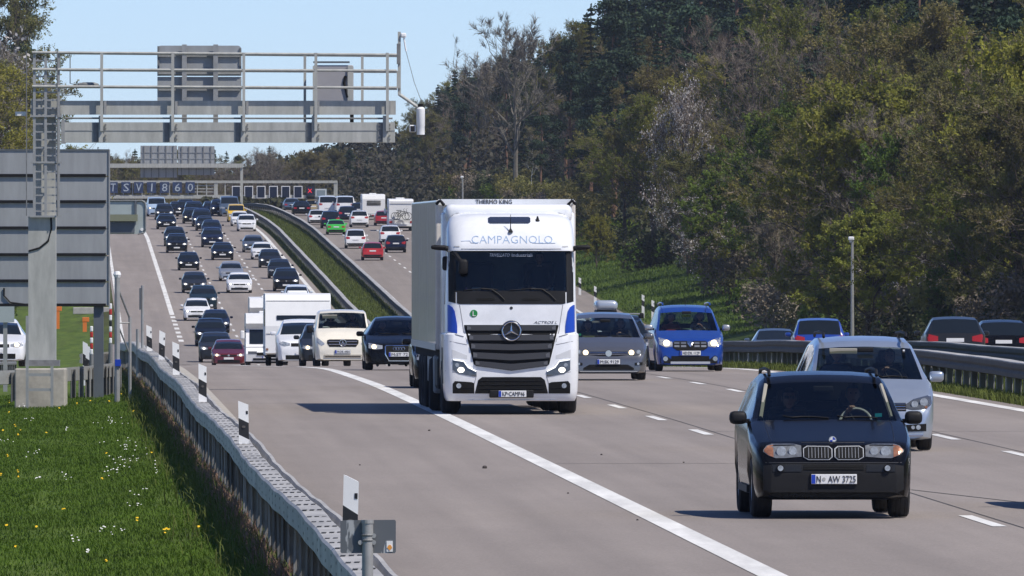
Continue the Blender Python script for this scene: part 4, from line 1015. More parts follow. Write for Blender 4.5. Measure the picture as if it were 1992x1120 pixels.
bd = MB().disc((0, ff.y(0, .872) + .02, .892), .043, 'Y', .012, 20).build('badge', M_CHROME, root)
bd.rotation_euler = (0, 0, 0)
for q, m in ((0, M_EU), (1, M_PLATE), (2, M_EU), (3, M_PLATE)):
    a0 = q * math.pi / 2; y_ = ff.y(0, .872) + .012
    MB().prism([(0, .892)] + [(.032 * math.cos(a0 + k * math.pi / 8), .892 + .032 * math.sin(a0 + k * math.pi / 8)) for k in range(5)], y_ - .004, y_).build('badge_field', m, bd)
pl = plate(root, ff, 0, .450, txt=[(TXT['N'], -.175), (TXT['AW3725'], .09)], off=.045)
MB().disc((-.115, ff.y(0, .45) - .054, .45), .02, 'Y', .003, 14).build('plate_seal', mat('seal grey', (.4, .4, .38), .5), pl)
rails_tube(root, .62, 2.1, 4.0, 1.665, .02, M_BLK, .06); ff.tube([(-.36 + .72 * k / 8, .862) for k in range(9)], .004, .001).build('bonnet_seam', M_INK, root)
pan(root, ff, 'bumper_groove', M_INK, *rect(-.78, .78, .632, .642), off=.006, nx=16, nz=1); wipers(root, ff, 1.125, 1.14)
st = MB().span((.56, 1.43, 1.14), (.64, 1.435, 1.18)).build('windscreen_sticker', mat('sticker turquoise', (.02, .35, .42), .5), root)
for s in (1, -1): MB().tube([(s * .755, 1.46, 1.13), (s * .665, 2.02, 1.50)], .024, 6).build('pillar_trim', M_SEATL, root)
seat, wc, wr_ = interior(root, S, M_SEAT, mat('pale wheel rim', (.5, .49, .45), .4))
Yb = 158.0; place(root, PX(1622, Yb), Yb, .006); bpy.context.view_layer.update()
seat_person(root, Vector((.37, seat.y, seat.z)), label='driver of the black foreground SUV with one hand on top of the pale steering wheel', wheel=(wc - Vector((.37, seat.y, seat.z)), wr_, -1), hair=M_HAIRG, turn=.05)
seat_person(root, Vector((-.37, seat.y, seat.z)), label='passenger of the black foreground SUV wearing sunglasses and a dark top', glasses=True, hair=M_HAIR, female=True)

# ---- silver minivan behind it
S = dict(L=4.85, W=1.90, H=1.70, r=.335, axles=(.92, 3.84), fb=.19, sill=.24, rb=.32, cowl=1.02, hdr=2.05, rroof=4.45, rbase=4.78, roofw=.74, tw=.215,
         top=[(0, .50), (.03, .60), (.07, .67), (.15, .735), (.28, .80), (.6, .93), (1.02, 1.075), (1.5, 1.32), (2.05, 1.545), (2.3, 1.63), (3.0, 1.70), (3.8, 1.69), (4.45, 1.62), (4.78, 1.1), (4.83, .9), (4.85, .55)],
         belt=[(1.0, 1.0), (4.7, 1.12)], swin=[(1.35, 2.35), (2.45, 3.4), (3.5, 4.4)], seat_y=2.3, seat_z=.62)
M_SILV = paint('silver blue', (.40, .45, .52), .28, .55)
root, ff, rf = make_car('minivan', S, M_SILV, True, M_CLEAR, M_CLEAR); tag(root, 'light silver minivan partly hidden behind the black foreground SUV', 'car')
for s in (1, -1):
    lo = [(.50, .635), (.60, .615), (.80, .63), (.90, .70)]; up = [(.50, .70), (.62, .775), (.84, .83), (.90, .815)]
    h = ff.panel(lo if s == 1 else flip(lo), up if s == 1 else flip(up), .008, .03, 12, 5).build('headlight', M_LAMPDK, root, smooth=True, angle=40)
    lamp_disc(h, ff, 'lamp_lens', M_REFL, .63, .70, .05, (s,), .018); lamp_disc(h, ff, 'lamp_lens', M_REFL, .77, .73, .06, (s,), .018); lamp_disc(h, ff, 'indicator', M_AMBER, .80, .655, .022, (s,), .018)
    pan(root, ff, 'fog_recess', M_UNDER, *( ([(.47, .29), (.80, .30)], [(.47, .39), (.80, .41)]) if s == 1 else ([(-.80, .30), (-.47, .29)], [(-.80, .41), (-.47, .39)])), off=.008)
    ff.disc(s * .68, .355, .035, .02, .03).build('fog_light', M_REFL, root); ff.disc(s * .60, .355, .028, .02, .03).build('fog_light', M_REFL, root)
    mirror_shape(root, 1.04, 1.38, 1.10, .22, .16, M_SILV, s)
pan(root, ff, 'grille', M_UNDER, *rect(-.50, .50, .60, .72), off=.008, nx=12)
for z in (.625, .665, .70): ff.tube([(-.49 + .98 * k / 10, z) for k in range(11)], .008, .014).build('grille_bar', M_CHROME, root)
lamp_disc(root, ff, 'badge', M_CHROME, 0, .66, .075, (1,), .025)
pan(root, ff, 'lower_intake', M_UNDER, *rect(-.44, .44, .27, .40), off=.008, nx=12); ff.tube([(-.75 + 1.5 * k / 12, .235) for k in range(13)], .012, .01).build('bumper_trim', M_CHROME, root)
plate(root, ff, 0, .49); rails_tube(root, .62, 2.0, 4.4, 1.745, .022, M_BLK, .06); wipers(root, ff, 1.09, 1.1)
MB().bbox((-.33, 1.92, 1.475), (.42, .02, .09), .01).build('sun_visor', M_SEATL, root); MB().span((.57, 1.93, 1.475), (.60, 1.935, 1.50)).build('windscreen_sticker', M_WHITE, root)
seat, wc, wr_ = interior(root, S); Yb = 207.0; place(root, PX(1698, Yb), Yb, .004); bpy.context.view_layer.update()
seat_person(root, Vector((.40, seat.y, seat.z)), label='driver behind the windscreen of the light silver minivan', wheel=(wc - Vector((.40, seat.y, seat.z)), wr_, -1), cloth=M_CLOTHD, female=True)
seat_person(root, Vector((-.40, seat.y, seat.z)), label='passenger under the white sun visor in the silver minivan', cloth=M_CLOTHB, hair=M_HAIRG)

# ---- grey hatchback right of the truck
S = dict(L=4.34, W=1.81, H=1.56, r=.32, axles=(.87, 3.555), fb=.18, sill=.22, rb=.30, cowl=1.05, hdr=2.0, rroof=3.95, rbase=4.25, roofw=.72, tw=.205,
         top=[(0, .48), (.03, .57), (.07, .64), (.15, .70), (.28, .76), (.6, .87), (1.05, .995), (1.5, 1.22), (2.0, 1.43), (2.3, 1.515), (2.9, 1.56), (3.4, 1.55), (3.95, 1.47), (4.25, 1.02), (4.31, .85), (4.34, .5)],
         belt=[(1.0, .93), (4.2, 1.04)], swin=[(1.35, 2.3), (2.4, 3.2), (3.3, 3.9)], seat_y=2.1, seat_z=.48)
M_GREYP = paint('warm grey', (.17, .17, .175), .27, .6)
root, ff, rf = make_car('hatchback', S, M_GREYP, True, M_CLEAR, M_CLEAR); tag(root, 'grey hatchback with lit headlights just right of the white truck', 'car')
for s in (1, -1):
    lo = [(.42, .585), (.60, .565), (.80, .60)]; up = [(.42, .67), (.60, .70), (.80, .735)]
    h = ff.panel(lo if s == 1 else flip(lo), up if s == 1 else flip(up), .008, .03, 10, 4).build('headlight', M_LAMPDK, root, smooth=True, angle=40)
    lamp_disc(h, ff, 'lamp_lens', M_WARM, .525, .635, .062, (s,), .02); lamp_disc(h, ff, 'lamp_lens', M_REFL, .69, .65, .05, (s,), .018)
    pan(root, ff, 'fog_recess', M_UNDER, *(([(.60, .34), (.78, .35)], [(.60, .40), (.78, .42)]) if s == 1 else ([(-.78, .35), (-.60, .34)], [(-.78, .42), (-.60, .40)])), off=.008)
    ff.disc(s * .68, .378, .03, .018, .03).build('fog_light', M_REFL, root); mirror_shape(root, .99, 1.36, 1.0, .21, .14, M_GREYP, s)
pan(root, ff, 'grille', M_UNDER, [(-.44, .585), (-.2, .56), (.2, .56), (.44, .585)], [(-.44, .66), (.44, .66)], off=.01, nx=12)
for z in (.60, .64): ff.tube([(-.44 + .88 * k / 10, z) for k in range(11)], .009, .016).build('grille_bar', M_CHROME, root)
bd = ff.disc(0, .615, .072, .028, .03, 22).build('badge', M_CHROME, root); y_ = ff.y(0, .615) - .036
ff.disc(0, .615, .058, .031, .03, 22).build('badge_field', M_INK, bd)
MB().tube([(-.038, y_, .648), (-.016, y_, .585), (0, y_, .615), (.016, y_, .585), (.038, y_, .648)], .006, 4).build('badge_letter', M_CHROME, bd); MB().tube([(-.018, y_, .668), (0, y_, .632), (.018, y_, .668)], .006, 4).build('badge_letter', M_CHROME, bd)
pan(root, ff, 'lower_intake', M_UNDER, [(-.58, .235), (.58, .235)], [(-.58, .28), (-.44, .36), (.44, .36), (.58, .28)], off=.008, nx=14)
ff.tube([(-.66 + 1.32 * k / 12, .20) for k in range(13)], .008, .006).build('bumper_trim', M_BAR, root)
plate(root, ff, 0, .425, txt=[(TXT['HSK'], .02)]); wipers(root, ff, 1.0, 1.01)
MB().span((-.64, 1.2, 1.02), (-.58, 1.205, 1.06)).build('windscreen_sticker', mat('sticker green', (.05, .5, .2), .5), root); MB().bbox((-.2, 1.85, 1.33), (.2, .02, .05), .01).build('sun_visor', M_SEATL, root)
seat, wc, wr_ = interior(root, S); Yb = 318.0; place(root, PX(1184, Yb), Yb, .006); bpy.context.view_layer.update()
seat_person(root, Vector((.38, seat.y, seat.z)), label='driver of the grey hatchback right of the truck', wheel=(wc - Vector((.38, seat.y, seat.z)), wr_, -1), cloth=M_CLOTHD)
seat_person(root, Vector((-.38, seat.y, seat.z)), label='front passenger of the grey hatchback right of the truck', cloth=mat('olive shirt', (.12, .14, .05), .9), female=True)

# ---- blue high-roofed car with glaring headlights
S = dict(L=4.50, W=1.75, H=1.68, r=.325, axles=(.85, 3.75), fb=.17, sill=.24, rb=.30, cowl=1.0, hdr=1.95, rroof=4.1, rbase=4.42, roofw=.76, tw=.2,
         top=[(0, .52), (.03, .62), (.07, .70), (.15, .77), (.28, .83), (.6, .93), (1.0, 1.04), (1.5, 1.32), (1.95, 1.50), (2.2, 1.61), (2.8, 1.68), (3.6, 1.67), (4.1, 1.6), (4.42, 1.05), (4.48, .85), (4.5, .55)],
         belt=[(1.0, .97), (4.4, 1.06)], swin=[(1.3, 2.2), (2.3, 3.2), (3.3, 4.1)], seat_y=2.1, seat_z=.58)
M_BLUEP = paint('bright blue', (.012, .055, .30), .25, .25)
root, ff, rf = make_car('compact_van', S, M_BLUEP, True, M_CLEAR, M_CLEAR); tag(root, 'bright blue high-roofed car with glaring warm headlights in the fast lane', 'car')
for s in (1, -1):
    lo = [(.45, .63), (.62, .60), (.79, .68)]; up = [(.45, .74), (.62, .81), (.79, .86)]
    h = ff.panel(lo if s == 1 else flip(lo), up if s == 1 else flip(up), .008, .03, 10, 4).build('headlight', M_LAMP, root, smooth=True, angle=40)
    ff.disc(s * .60, .71, .085, .018, .03, 18).build('lamp_lens', M_WARM, h)
    lamp_disc(root, ff, 'fog_light', M_CHROME, .63, .315, .06, (s,), .03)
    mirror_shape(root, .98, 1.3, 1.10, .20, .15, mat('mirror silver', (.45, .46, .47), .3, .6), s)
pan(root, ff, 'bumper_cladding', M_BLK, [(-.76, .20), (.76, .20)], [(-.76, .34), (-.62, .40), (-.48, .30), (.48, .30), (.62, .40), (.76, .34)], off=.012, nx=16)
pan(root, ff, 'grille', M_UNDER, [(-.44, .60), (-.34, .53), (.34, .53), (.44, .60)], [(-.44, .72), (-.40, .765), (.40, .765), (.44, .72)], off=.012, nx=12)
for x in (-.34, -.17, .17, .34):
    for z in (.635, .715): ff.panel([(x - .065, z - .024), (x + .065, z - .024)], [(x - .065, z + .024), (x + .065, z + .024)], .02, .02, 3, 1).build('grille_block', mat('grille chrome dull', (.28, .29, .3), .3, .8), root)
ff.panel([(-.075, .70), (0, .61), (.075, .70)], [(-.075, .76), (.075, .76)], .026, .03, 4, 2).build('badge', M_CHROME, root)
pan(root, ff, 'lower_intake', M_UNDER, *rect(-.48, .48, .26, .385), off=.016, nx=12); pan(root, ff, 'skid_plate', mat('skid silver', (.6, .61, .62), .35, .5), [(-.50, .185), (.50, .185)], [(-.50, .245), (.50, .245)], off=.024, nx=12, nz=2)
plate(root, ff, 0, .46, txt=[(TXT['HD'], .02)]); wipers(root, ff, 1.05, 1.06); rails_tube(root, .60, 1.9, 4.1, 1.72, .018, M_BLUEP)
MB().span((-.12, 1.35, 1.06), (.10, 1.45, 1.075)).build('note_on_dash', mat('mint paper', (.35, .6, .45), .7), root); MB().tube([(0, 2.3, 1.66), (0, 2.34, 1.80)], .008, 5).build('aerial', M_BLK, root)
seat, wc, wr_ = interior(root, S); Yb = 351.0; place(root, PX(1343, Yb), Yb, .012); bpy.context.view_layer.update()
seat_person(root, Vector((.37, seat.y, seat.z)), label='driver of the bright blue high-roofed car', wheel=(wc - Vector((.37, seat.y, seat.z)), wr_, 1), cloth=mat('grey shirt', (.25, .25, .25), .9))
seat_person(root, Vector((-.37, seat.y, seat.z)), label='front passenger of the bright blue high-roofed car in dark red', cloth=M_CLOTHR, female=True)

# ---- black hatchback left of the truck
S = dict(L=4.25, W=1.78, H=1.39, r=.32, axles=(.85, 3.43), fb=.17, sill=.2, rb=.30, cowl=1.15, hdr=1.95, rroof=3.7, rbase=4.15, roofw=.66, tw=.225,
         top=[(0, .45), (.03, .56), (.07, .63), (.15, .68), (.28, .72), (.6, .80), (1.15, .91), (1.5, 1.10), (1.95, 1.285), (2.2, 1.355), (2.7, 1.39), (3.2, 1.37), (3.7, 1.30), (4.15, .95), (4.22, .8), (4.25, .5)],
         belt=[(1.0, .84), (4.1, .95)], swin=[(1.45, 2.25), (2.35, 3.2), (3.3, 3.7)], seat_y=2.15, seat_z=.33)
root, ff, rf = make_car('hatchback', S, M_BLKP, True, M_CLEAR, M_TINT); tag(root, 'black hatchback with four-ring grille directly left of the truck trailer', 'car')
for s in (1, -1):
    lo = [(.42, .545), (.60, .53), (.78, .56)]; up = [(.42, .63), (.60, .66), (.78, .70)]
    h = ff.panel(lo if s == 1 else flip(lo), up if s == 1 else flip(up), .008, .03, 10, 4).build('headlight', M_LAMP, root, smooth=True, angle=40)
    lamp_disc(h, ff, 'lamp_lens', M_WARM, .64, .60, .062, (s,), .018); mirror_shape(root, .97, 1.4, .93, .2, .13, M_BLKP, s)
for (lo, up, m, off, nm) in (([(-.36, .40), (-.26, .225), (.26, .225), (.36, .40)], [(-.36, .60), (-.33, .64), (.33, .64), (.36, .60)], M_CHROME, .012, 'grille_frame'), ([(-.335, .405), (-.245, .245), (.245, .245), (.335, .405)], [(-.335, .60), (-.31, .62), (.31, .62), (.335, .60)], M_UNDER, .018, 'grille')):
    pan(root, ff, nm, m, lo, up, off=off, nx=12)
bd = MB()
for k in range(4):
    c0 = (-.105 + .07 * k, .545); y_ = ff.y(0, .545) - .03; bd.tube([(c0[0] + .044 * math.cos(a * math.tau / 14), y_, c0[1] + .044 * math.sin(a * math.tau / 14)) for a in range(15)], .007, 4, caps=False)
bd.build('ring_badge', M_CHROME, root); plate(root, ff, 0, .40, txt=[(TXT['audi'], .02)], off=.03); wipers(root, ff, .92, .93)
interior(root, S); Yb = 357.0; place(root, PX(776, Yb), Yb, 0)
bpy.context.view_layer.update(); seat_person(root, Vector((.37, 2.15, .33)), label='driver of the black hatchback with the four-ring grille', cloth=M_CLOTHD); seat_person(root, Vector((-.37, 2.15, .33)), label='front passenger in the black hatchback with the four-ring grille', cloth=M_CLOTHB)

# ---- cream passenger van
S = dict(L=5.1, W=1.93, H=1.93, r=.335, axles=(.95, 4.1), fb=.22, sill=.26, rb=.34, cowl=.85, hdr=1.62, rroof=4.85, rbase=5.02, roofw=.83, tw=.21,
         top=[(0, .58), (.03, .72), (.06, .85), (.12, .95), (.25, 1.04), (.5, 1.18), (.85, 1.30), (1.3, 1.64), (1.62, 1.82), (1.8, 1.88), (2.5, 1.93), (4.2, 1.92), (4.85, 1.87), (5.02, 1.2), (5.07, .9), (5.1, .55)],
         belt=[(.8, 1.16), (5.0, 1.2)], swin=[(1.2, 2.1), (2.2, 3.5), (3.6, 4.8)], seat_y=1.9, seat_z=.85)
M_CREAM = paint('cream', (.80, .745, .62), .3)
root, ff, rf = make_car('passenger_van', S, M_CREAM, True, M_CLEAR, M_TINT); tag(root, 'cream passenger van with star grille left of the black hatchback', 'van')
for s in (1, -1):
    lo = [(.62, .74), (.72, .69), (.88, .80)]; up = [(.62, .78), (.74, .88), (.88, .985)]
    h = ff.panel(lo if s == 1 else flip(lo), up if s == 1 else flip(up), .008, .03, 10, 4).build('headlight', M_LAMP, root, smooth=True, angle=40); lamp_disc(h, ff, 'lamp_lens', M_REFL, .76, .80, .05, (s,), .018)
    mirror_shape(root, 1.10, 1.15, 1.25, .2, .24, M_BLK, s)
pan(root, ff, 'grille', M_UNDER, [(-.53, .78), (-.45, .66), (.45, .66), (.53, .78)], [(-.53, .88), (-.45, .91), (.45, .91), (.53, .88)], off=.012, nx=12)
for z in (.74, .84): ff.tube([(-.48 + .96 * k / 10, z) for k in range(11)], .014, .018).build('grille_bar', M_CHROME, root)
bd = ff.disc(0, .79, .115, .03, .03, 24).build('star_badge', M_INK, root); y_ = ff.y(0, .79) - .042
MB().tube([(.11 * math.cos(a * math.tau / 24), y_, .79 + .11 * math.sin(a * math.tau / 24)) for a in range(25)], .013, 5, caps=False).build('badge_ring', M_CHROME, bd)
for a in (90, 210, 330): MB().tube([(0, y_, .79), (.105 * math.cos(math.radians(a)), y_, .79 + .105 * math.sin(math.radians(a)))], .02, 4, .006).build('star_arm', M_CHROME, bd)
pan(root, ff, 'lower_grille', M_BLK, [(-.60, .29), (.60, .29)], [(-.60, .36), (.60, .36)], off=.01, nx=12)
for z in (.30, .35, .385): ff.tube([(-.64 + 1.28 * k / 10, z) for k in range(11)], .010, .016).build('lower_bar', mat('warm chrome', (.75, .66, .5), .25, .8), root)
plate(root, ff, 0, .49, txt=[(TXT['van'], .02)]); wipers(root, ff, 1.32, 1.33); MB().bbox((-.42, 1.45, 1.68), (.5, .02, .13), .01).build('sun_visor', M_SEATL, root)
MB().bbox((-.55, 1.05, 1.32), (.24, .1, .06), .02).build('white_cap_on_dash', M_WHITE, root)
interior(root, S); Yb = 468.0; place(root, PX(667, Yb), Yb, 0)
bpy.context.view_layer.update(); seat_person(root, Vector((.37, 1.9, .85)), label='driver of the cream passenger van', cloth=M_CLOTHB); seat_person(root, Vector((-.37, 1.9, .85)), label='front passenger of the cream passenger van', cloth=M_CLOTHD)
# ------------------------------------------------------------------ the white truck
M_TW = paint('truck white', (.80, .81, .82), .3, var=.08)
M_TW2 = paint('trailer white', (.67, .625, .575), .5, var=.10)
M_TBLUE = paint('truck blue', (.010, .055, .42), .3)
YT = 250.0
tr = empty('articulated_truck'); tag(tr, 'white articulated refrigerated truck with star grille driving toward the viewer', 'truck')
ZL = [(.24, .10, 1.15, .18), (.30, .05, 1.18, .2), (.42, .02, 1.20, .2), (.70, .0, 1.215, .2), (1.0, .015, 1.215, .2), (1.25, .03, 1.22, .2), (1.44, .05, 1.22, .2), (1.47, .07, 1.19, .22), (1.7, .085, 1.185, .24), (1.98, .11, 1.18, .26),
      (2.20, .14, 1.175, .26), (2.38, .17, 1.17, .26), (2.56, .20, 1.16, .26), (2.75, .235, 1.15, .26), (2.93, .27, 1.145, .26), (2.945, .20, 1.15, .28), (3.0, .20, 1.15, .3), (3.1, .235, 1.15, .32), (3.22, .29, 1.145, .34), (3.34, .36, 1.135, .36), (3.46, .46, 1.11, .40), (3.55, .60, 1.07, .44), (3.61, .80, 1.0, .48), (3.64, 1.1, .9, .5)]
def cab_ring(z, yf, hw, rc):
    pts = [(-hw, 2.2), (-hw, 1.2), (-hw, yf + rc)]
    for k in range(1, 6): a = math.pi + k * math.pi / 12; pts.append((-hw + rc + rc * math.cos(a), yf + rc + rc * math.sin(a)))
    x0 = -hw + rc
    for k in range(0, 9): pts.append((lerp(x0, -x0, k / 8), yf - .02 * (1 - ((k - 4) / 4) ** 2)))
    for k in range(1, 6): a = math.pi * 1.5 + k * math.pi / 12; pts.append((hw - rc + rc * math.cos(a), yf + rc + rc * math.sin(a)))
    pts += [(hw, yf + rc), (hw, 1.2), (hw, 2.2)]
    return [(x, y, z) for x, y in pts]
rings = [cab_ring(*q) for q in ZL]; n = len(rings[0]); tv = [p for R in rings for p in R]; bf, wf, side = [], [], []
for j in range(len(ZL) - 1):
    for i in range(n):
        f = (j * n + i, j * n + (i + 1) % n, (j + 1) * n + (i + 1) % n, (j + 1) * n + i); zm = (ZL[j][0] + ZL[j + 1][0]) / 2
        if 2.2 < zm < 2.94 and 5 <= i <= n - 7: wf.append(f)
        elif 2.0 < zm < 2.75 and (i == 1 or i == n - 3): side.append(f)
        else: bf.append(f)
bf += [tuple(range((len(ZL) - 1) * n, len(ZL) * n))]
def tsub(name, fs, m):
    used = sorted({i for f in fs for i in f}); mp = {a: b for b, a in enumerate(used)}
    me = mesh_of(name, [tv[i] for i in used], [tuple(mp[i] for i in f) for f in fs], m, True, 32); return link(name, me, parent=tr)
cabo = tsub('cab', bf, M_TW); tsub('windscreen', wf, glass_mat('truck windscreen glass', (.42, .47, .46))); tsub('side_window', side, M_GLASS)
tb = BVHTree.FromPolygons([Vector(v) for v in tv], bf + wf + side); tf = Face(tb, 2.2, 1)
for s in (1, -1):     # black A-pillars
    tf.panel(*( ([(1.0, 2.0), (1.13, 2.03)], [(1.0, 2.93), (1.13, 2.93)]) if s == 1 else ([(-1.13, 2.03), (-1.0, 2.0)], [(-1.13, 2.93), (-1.0, 2.93)])), off=.006, th=.03, nx=4, nz=6).build('pillar_cover', M_BLK, tr, smooth=True)
    lo = [(.63, .69), (.66, .68), (.95, .73), (1.06, .80)]; up = [(.63, .775), (.76, .84), (.85, .965), (1.06, .99)]
    h = tf.panel(lo if s == 1 else flip(lo), up if s == 1 else flip(up), .008, .03, 14, 5).build('headlight', M_LAMPDK, tr, smooth=True, angle=40)
    tf.disc(s * .91, .80, .062, .022, .03, 16, None, .05).build('lamp_lens', M_ON, h); tf.disc(s * .98, .89, .035, .018, .03).build('lamp_lens', M_REFL, h)
    tf.tube([(s * x, z) for x, z in ((1.05, .985), (.86, .955), (.78, .845), (.64, .775))], .011, .02).build('daytime_strip', M_ONDAY, h)
    lo = [(.80, 1.0), (1.07, 1.02)]; up = [(.80, 1.06), (.86, 1.13), (1.08, 1.17)] and [(.80, 1.06), (1.07, 1.17)]
    tf.panel(lo if s == 1 else flip(lo), up if s == 1 else flip(up), .004, .02, 6, 3).build('lamp_recess', mat('recess white', (.62, .63, .64), .5), tr, smooth=True)
    lo = [(.67, .375), (1.06, .375)]; up = [(.67, .56), (.72, .58), (1.02, .60), (1.06, .55)]
    fr_ = tf.panel(lo if s == 1 else flip(lo), up if s == 1 else flip(up), .006, .02, 8, 3).build('fog_recess', M_UNDER, tr); tf.disc(s * .95, .515, .045, .02, .03).build('fog_light', M_REFL, fr_)
    tf.panel(*(([(.70, .47), (.90, .47)], [(.70, .48), (.90, .48)]) if s == 1 else ([(-.90, .47), (-.70, .47)], [(-.90, .48), (-.70, .48)])), off=.012, th=.02, nx=3, nz=1).build('fog_bar', M_BLK, fr_)
    lo = [(.975, 1.46), (1.15, 1.49)]; up = [(.975, 1.58), (.985, 1.66), (1.02, 1.86), (1.06, 1.93), (1.12, 1.97), (1.15, 1.97)]
    tf.panel(lo if s == 1 else flip(lo), up if s == 1 else flip(up), .012, .03, 10, 6).build('corner_panel', M_TBLUE, tr, smooth=True, angle=40)
    lo = [(.86, 1.30), (.975, 1.44), (1.16, 1.46)]; up = [(.86, 1.35), (.975, 1.465), (1.16, 1.49)]
    # mirrors: camera wing and hanging kerb mirror
    wm = MB().tube([(s * 1.02, .55, 2.90), (s * 1.15, .42, 2.99), (s * 1.38, .38, 3.01)], .05, 8, .045).build('mirror_arm', M_BLK, tr, smooth=True)
    MB().bbox((s * 1.30, .38, 3.01), (.28, .16, .075), .035, 3).build('mirror_wing', M_BLK, wm, smooth=True)
pm_ = MB().tube([(-1.08, .5, 2.95), (-1.0, .20, 2.88), (-.90, .08, 2.74)], .04, 8).build('kerb_mirror', M_BLK, tr, smooth=True)
MB().bbox((-.87, .06, 2.66), (.17, .12, .27), .055, 3).build('mirror_shell', M_BLK, pm_, smooth=True, angle=60)
MB().bbox((-1.17, .55, 2.72), (.12, .14, .26), .05, 3).build('side_mirror', M_BLK, tr, smooth=True, angle=60)
pan(tr, tf, 'wiper_panel', M_BLK, [(-.98, 2.0), (-.93, 1.985), (.93, 1.985), (.98, 2.0)], [(-.98, 2.225), (.98, 2.225)], off=.008, nx=14, nz=3)
for x in (-.48, .35): pan(tr, tf, 'wiper_slot', M_UNDER, *rect(x - .15, x + .18, 2.05, 2.09), off=.014, nx=3, nz=1)
for x0, x1 in ((-.86, -.12), (-.02, .80)):
    wz = tf.tube([(x1, 2.06), (x1 - .10, 2.16), (x1 - .24, 2.255), (lerp(x0, x1, .45), 2.26)], .014, .02).build('wiper', M_BLK, tr); tf.tube([(lerp(x0, x1, k / 6), 2.27 - .012 * abs(k - 3)) for k in range(6)], .009, .016).build('wiper_blade', M_BLK, wz)
# grille: dark tray with five V-shaped slats
pan(tr, tf, 'grille', M_UNDER, [(-.85, 1.58), (-.68, .90), (-.64, .87), (0, .785), (.64, .87), (.68, .90), (.85, 1.58)], [(-.85, 1.61), (.85, 1.61)], off=.006, nx=26, nz=12)
M_SLAT = mat('grille slat', (.045, .046, .05), .5, .1)
gh_ = lambda cy: (1085 - cy) / 479
for top, bot, xo, v, vv in ((318, 362, .83, 0, 0), (398, 447, .79, 0, .0), (472, 522, .755, .02, .02), (548, 600, .72, .035, .04), (622, 665, .68, .06, .085)):
    z1, z0 = gh_(top), gh_(bot); lo = [(-xo + .03, z0), (0, z0 - vv), (xo - .03, z0)]; up = [(-xo, z1), (0, z1 - v), (xo, z1)] and [(-xo + .03, z1), (0, z1 - v), (xo - .03, z1)]
    sl2 = pan(tr, tf, 'grille_slat', M_SLAT, lo, up, off=.035, th=.04, nx=16, nz=2)[0]
    for s in (1, -1):
        a, b = xo - .10, xo - .03; l_ = [(a, z0 + .02), (b, z0 + .015)]; u_ = [(a, z1 - .03), (b, z1 - .004)]
        tf.panel(l_ if s == 1 else flip(l_), u_ if s == 1 else flip(u_), .042, .02, 2, 1).build('slat_end', mat('slat grey', (.13, .13, .135), .45, .3), sl2)
bd = tf.disc(0, 1.50, .192, .075, .07, 28).build('star_badge', M_INK, tr); y_ = tf.y(0, 1.5) - .082
MB().tube([(.165 * math.cos(a * math.tau / 28), y_, 1.50 + .165 * math.sin(a * math.tau / 28)) for a in range(29)], .013, 6, caps=False).build('badge_ring', M_CHROME, bd)
for a in (90, 210, 330): MB().tube([(0, y_ - .004, 1.5), (.16 * math.cos(math.radians(a)), y_, 1.5 + .16 * math.sin(math.radians(a)))], .024, 4, .005).build('star_arm', M_CHROME, bd)
tf.disc(0, 1.915, .028, .012, .02).build('small_badge', M_SLAT, tr)
lbd = tf.disc(-.676, 1.815, .068, .012, .02, 22).build('round_badge', mat('badge green', (.012, .22, .05), .5), tr); o = link('badge_letter', TXT['L'], M_WHITE, lbd); o.location = (-.670, tf.y(-.676, 1.815) - .017, 1.815)
wrap(tr, tf, 'model_lettering', TXT['act'], mat('grey lettering', (.10, .10, .11), .4, .5), .61, 1.655)
wrap(tr, tf, 'company_lettering', TXT['camp'], mat('lettering blue', (.30, .42, .60), .5), .02, 3.15)
tf.tube([(-.90, 3.12), (-.74, 3.125), (-.72, 3.09), (-.60, 3.08)], .006, .003).build('lettering_line', MATS['lettering blue'], tr)
tf.tube([(.40, 3.085), (.60, 3.08), (.80, 3.085)], .006, .003).build('lettering_line', MATS['lettering blue'], tr)
for k, dx in (('triv', -.205), ('ind', .20)):
    wrap(tr, tf, 'windscreen_lettering', TXT[k], M_WHITE, dx, 2.87, .006)
pan(tr, tf, 'roof_visor', mat('visor dark blue', (.03, .04, .075), .2), [(-.40, 3.47), (-.36, 3.455), (.33, 3.455), (.36, 3.47)], [(-.40, 3.54), (-.36, 3.56), (.33, 3.56), (.36, 3.54)], off=.03, th=.06, nx=10, nz=3)
hn = MB().lathe([(-.02, .045), (.0, .04), (.05, .01), (.30, .004)], 'Z', (-.005, tf.y(0, 3.31) - .03, 3.30), n=10).build('aerial', M_BLK, tr); MB().lathe([(-.01, .045), (.02, .03), (.08, .012)], 'Z', (.49, tf.y(.49, 3.49), 3.49), n=8).build('aerial', M_BLK, tr)
for s in (1, -1): pan(tr, tf, 'marker_light', mat('marker grey', (.45, .45, .44), .3), *rect(s * .98 - .05, s * .98 + .05, 3.015, 3.035), off=.01, nx=2, nz=1)
pan(tr, tf, 'lower_intake', M_UNDER, [(-.655, .375), (.655, .375)], [(-.655, .40), (-.60, .62), (-.53, .672), (.53, .672), (.60, .62), (.655, .40)], off=.006, nx=18, nz=4)
for z in (.46, .53, .60): pan(tr, tf, 'intake_bar', M_BLK, *rect(-.58, .58, z, z + .014), off=.014, nx=10, nz=1)
pan(tr, tf, 'bumper_edge', mat('bumper light', (.8, .8, .8), .3), *rect(-.80, .80, .245, .262), off=.02, nx=12, nz=1)
MB().bbox((0, tf.y(0, .37) - .025, .37), (.80, .05, .14), .02).build('plate_carrier', M_BLK, tr); plate(tr, tf, .015, .37, .50, .115, txt=[(TXT['kp'], .02)], off=.06)
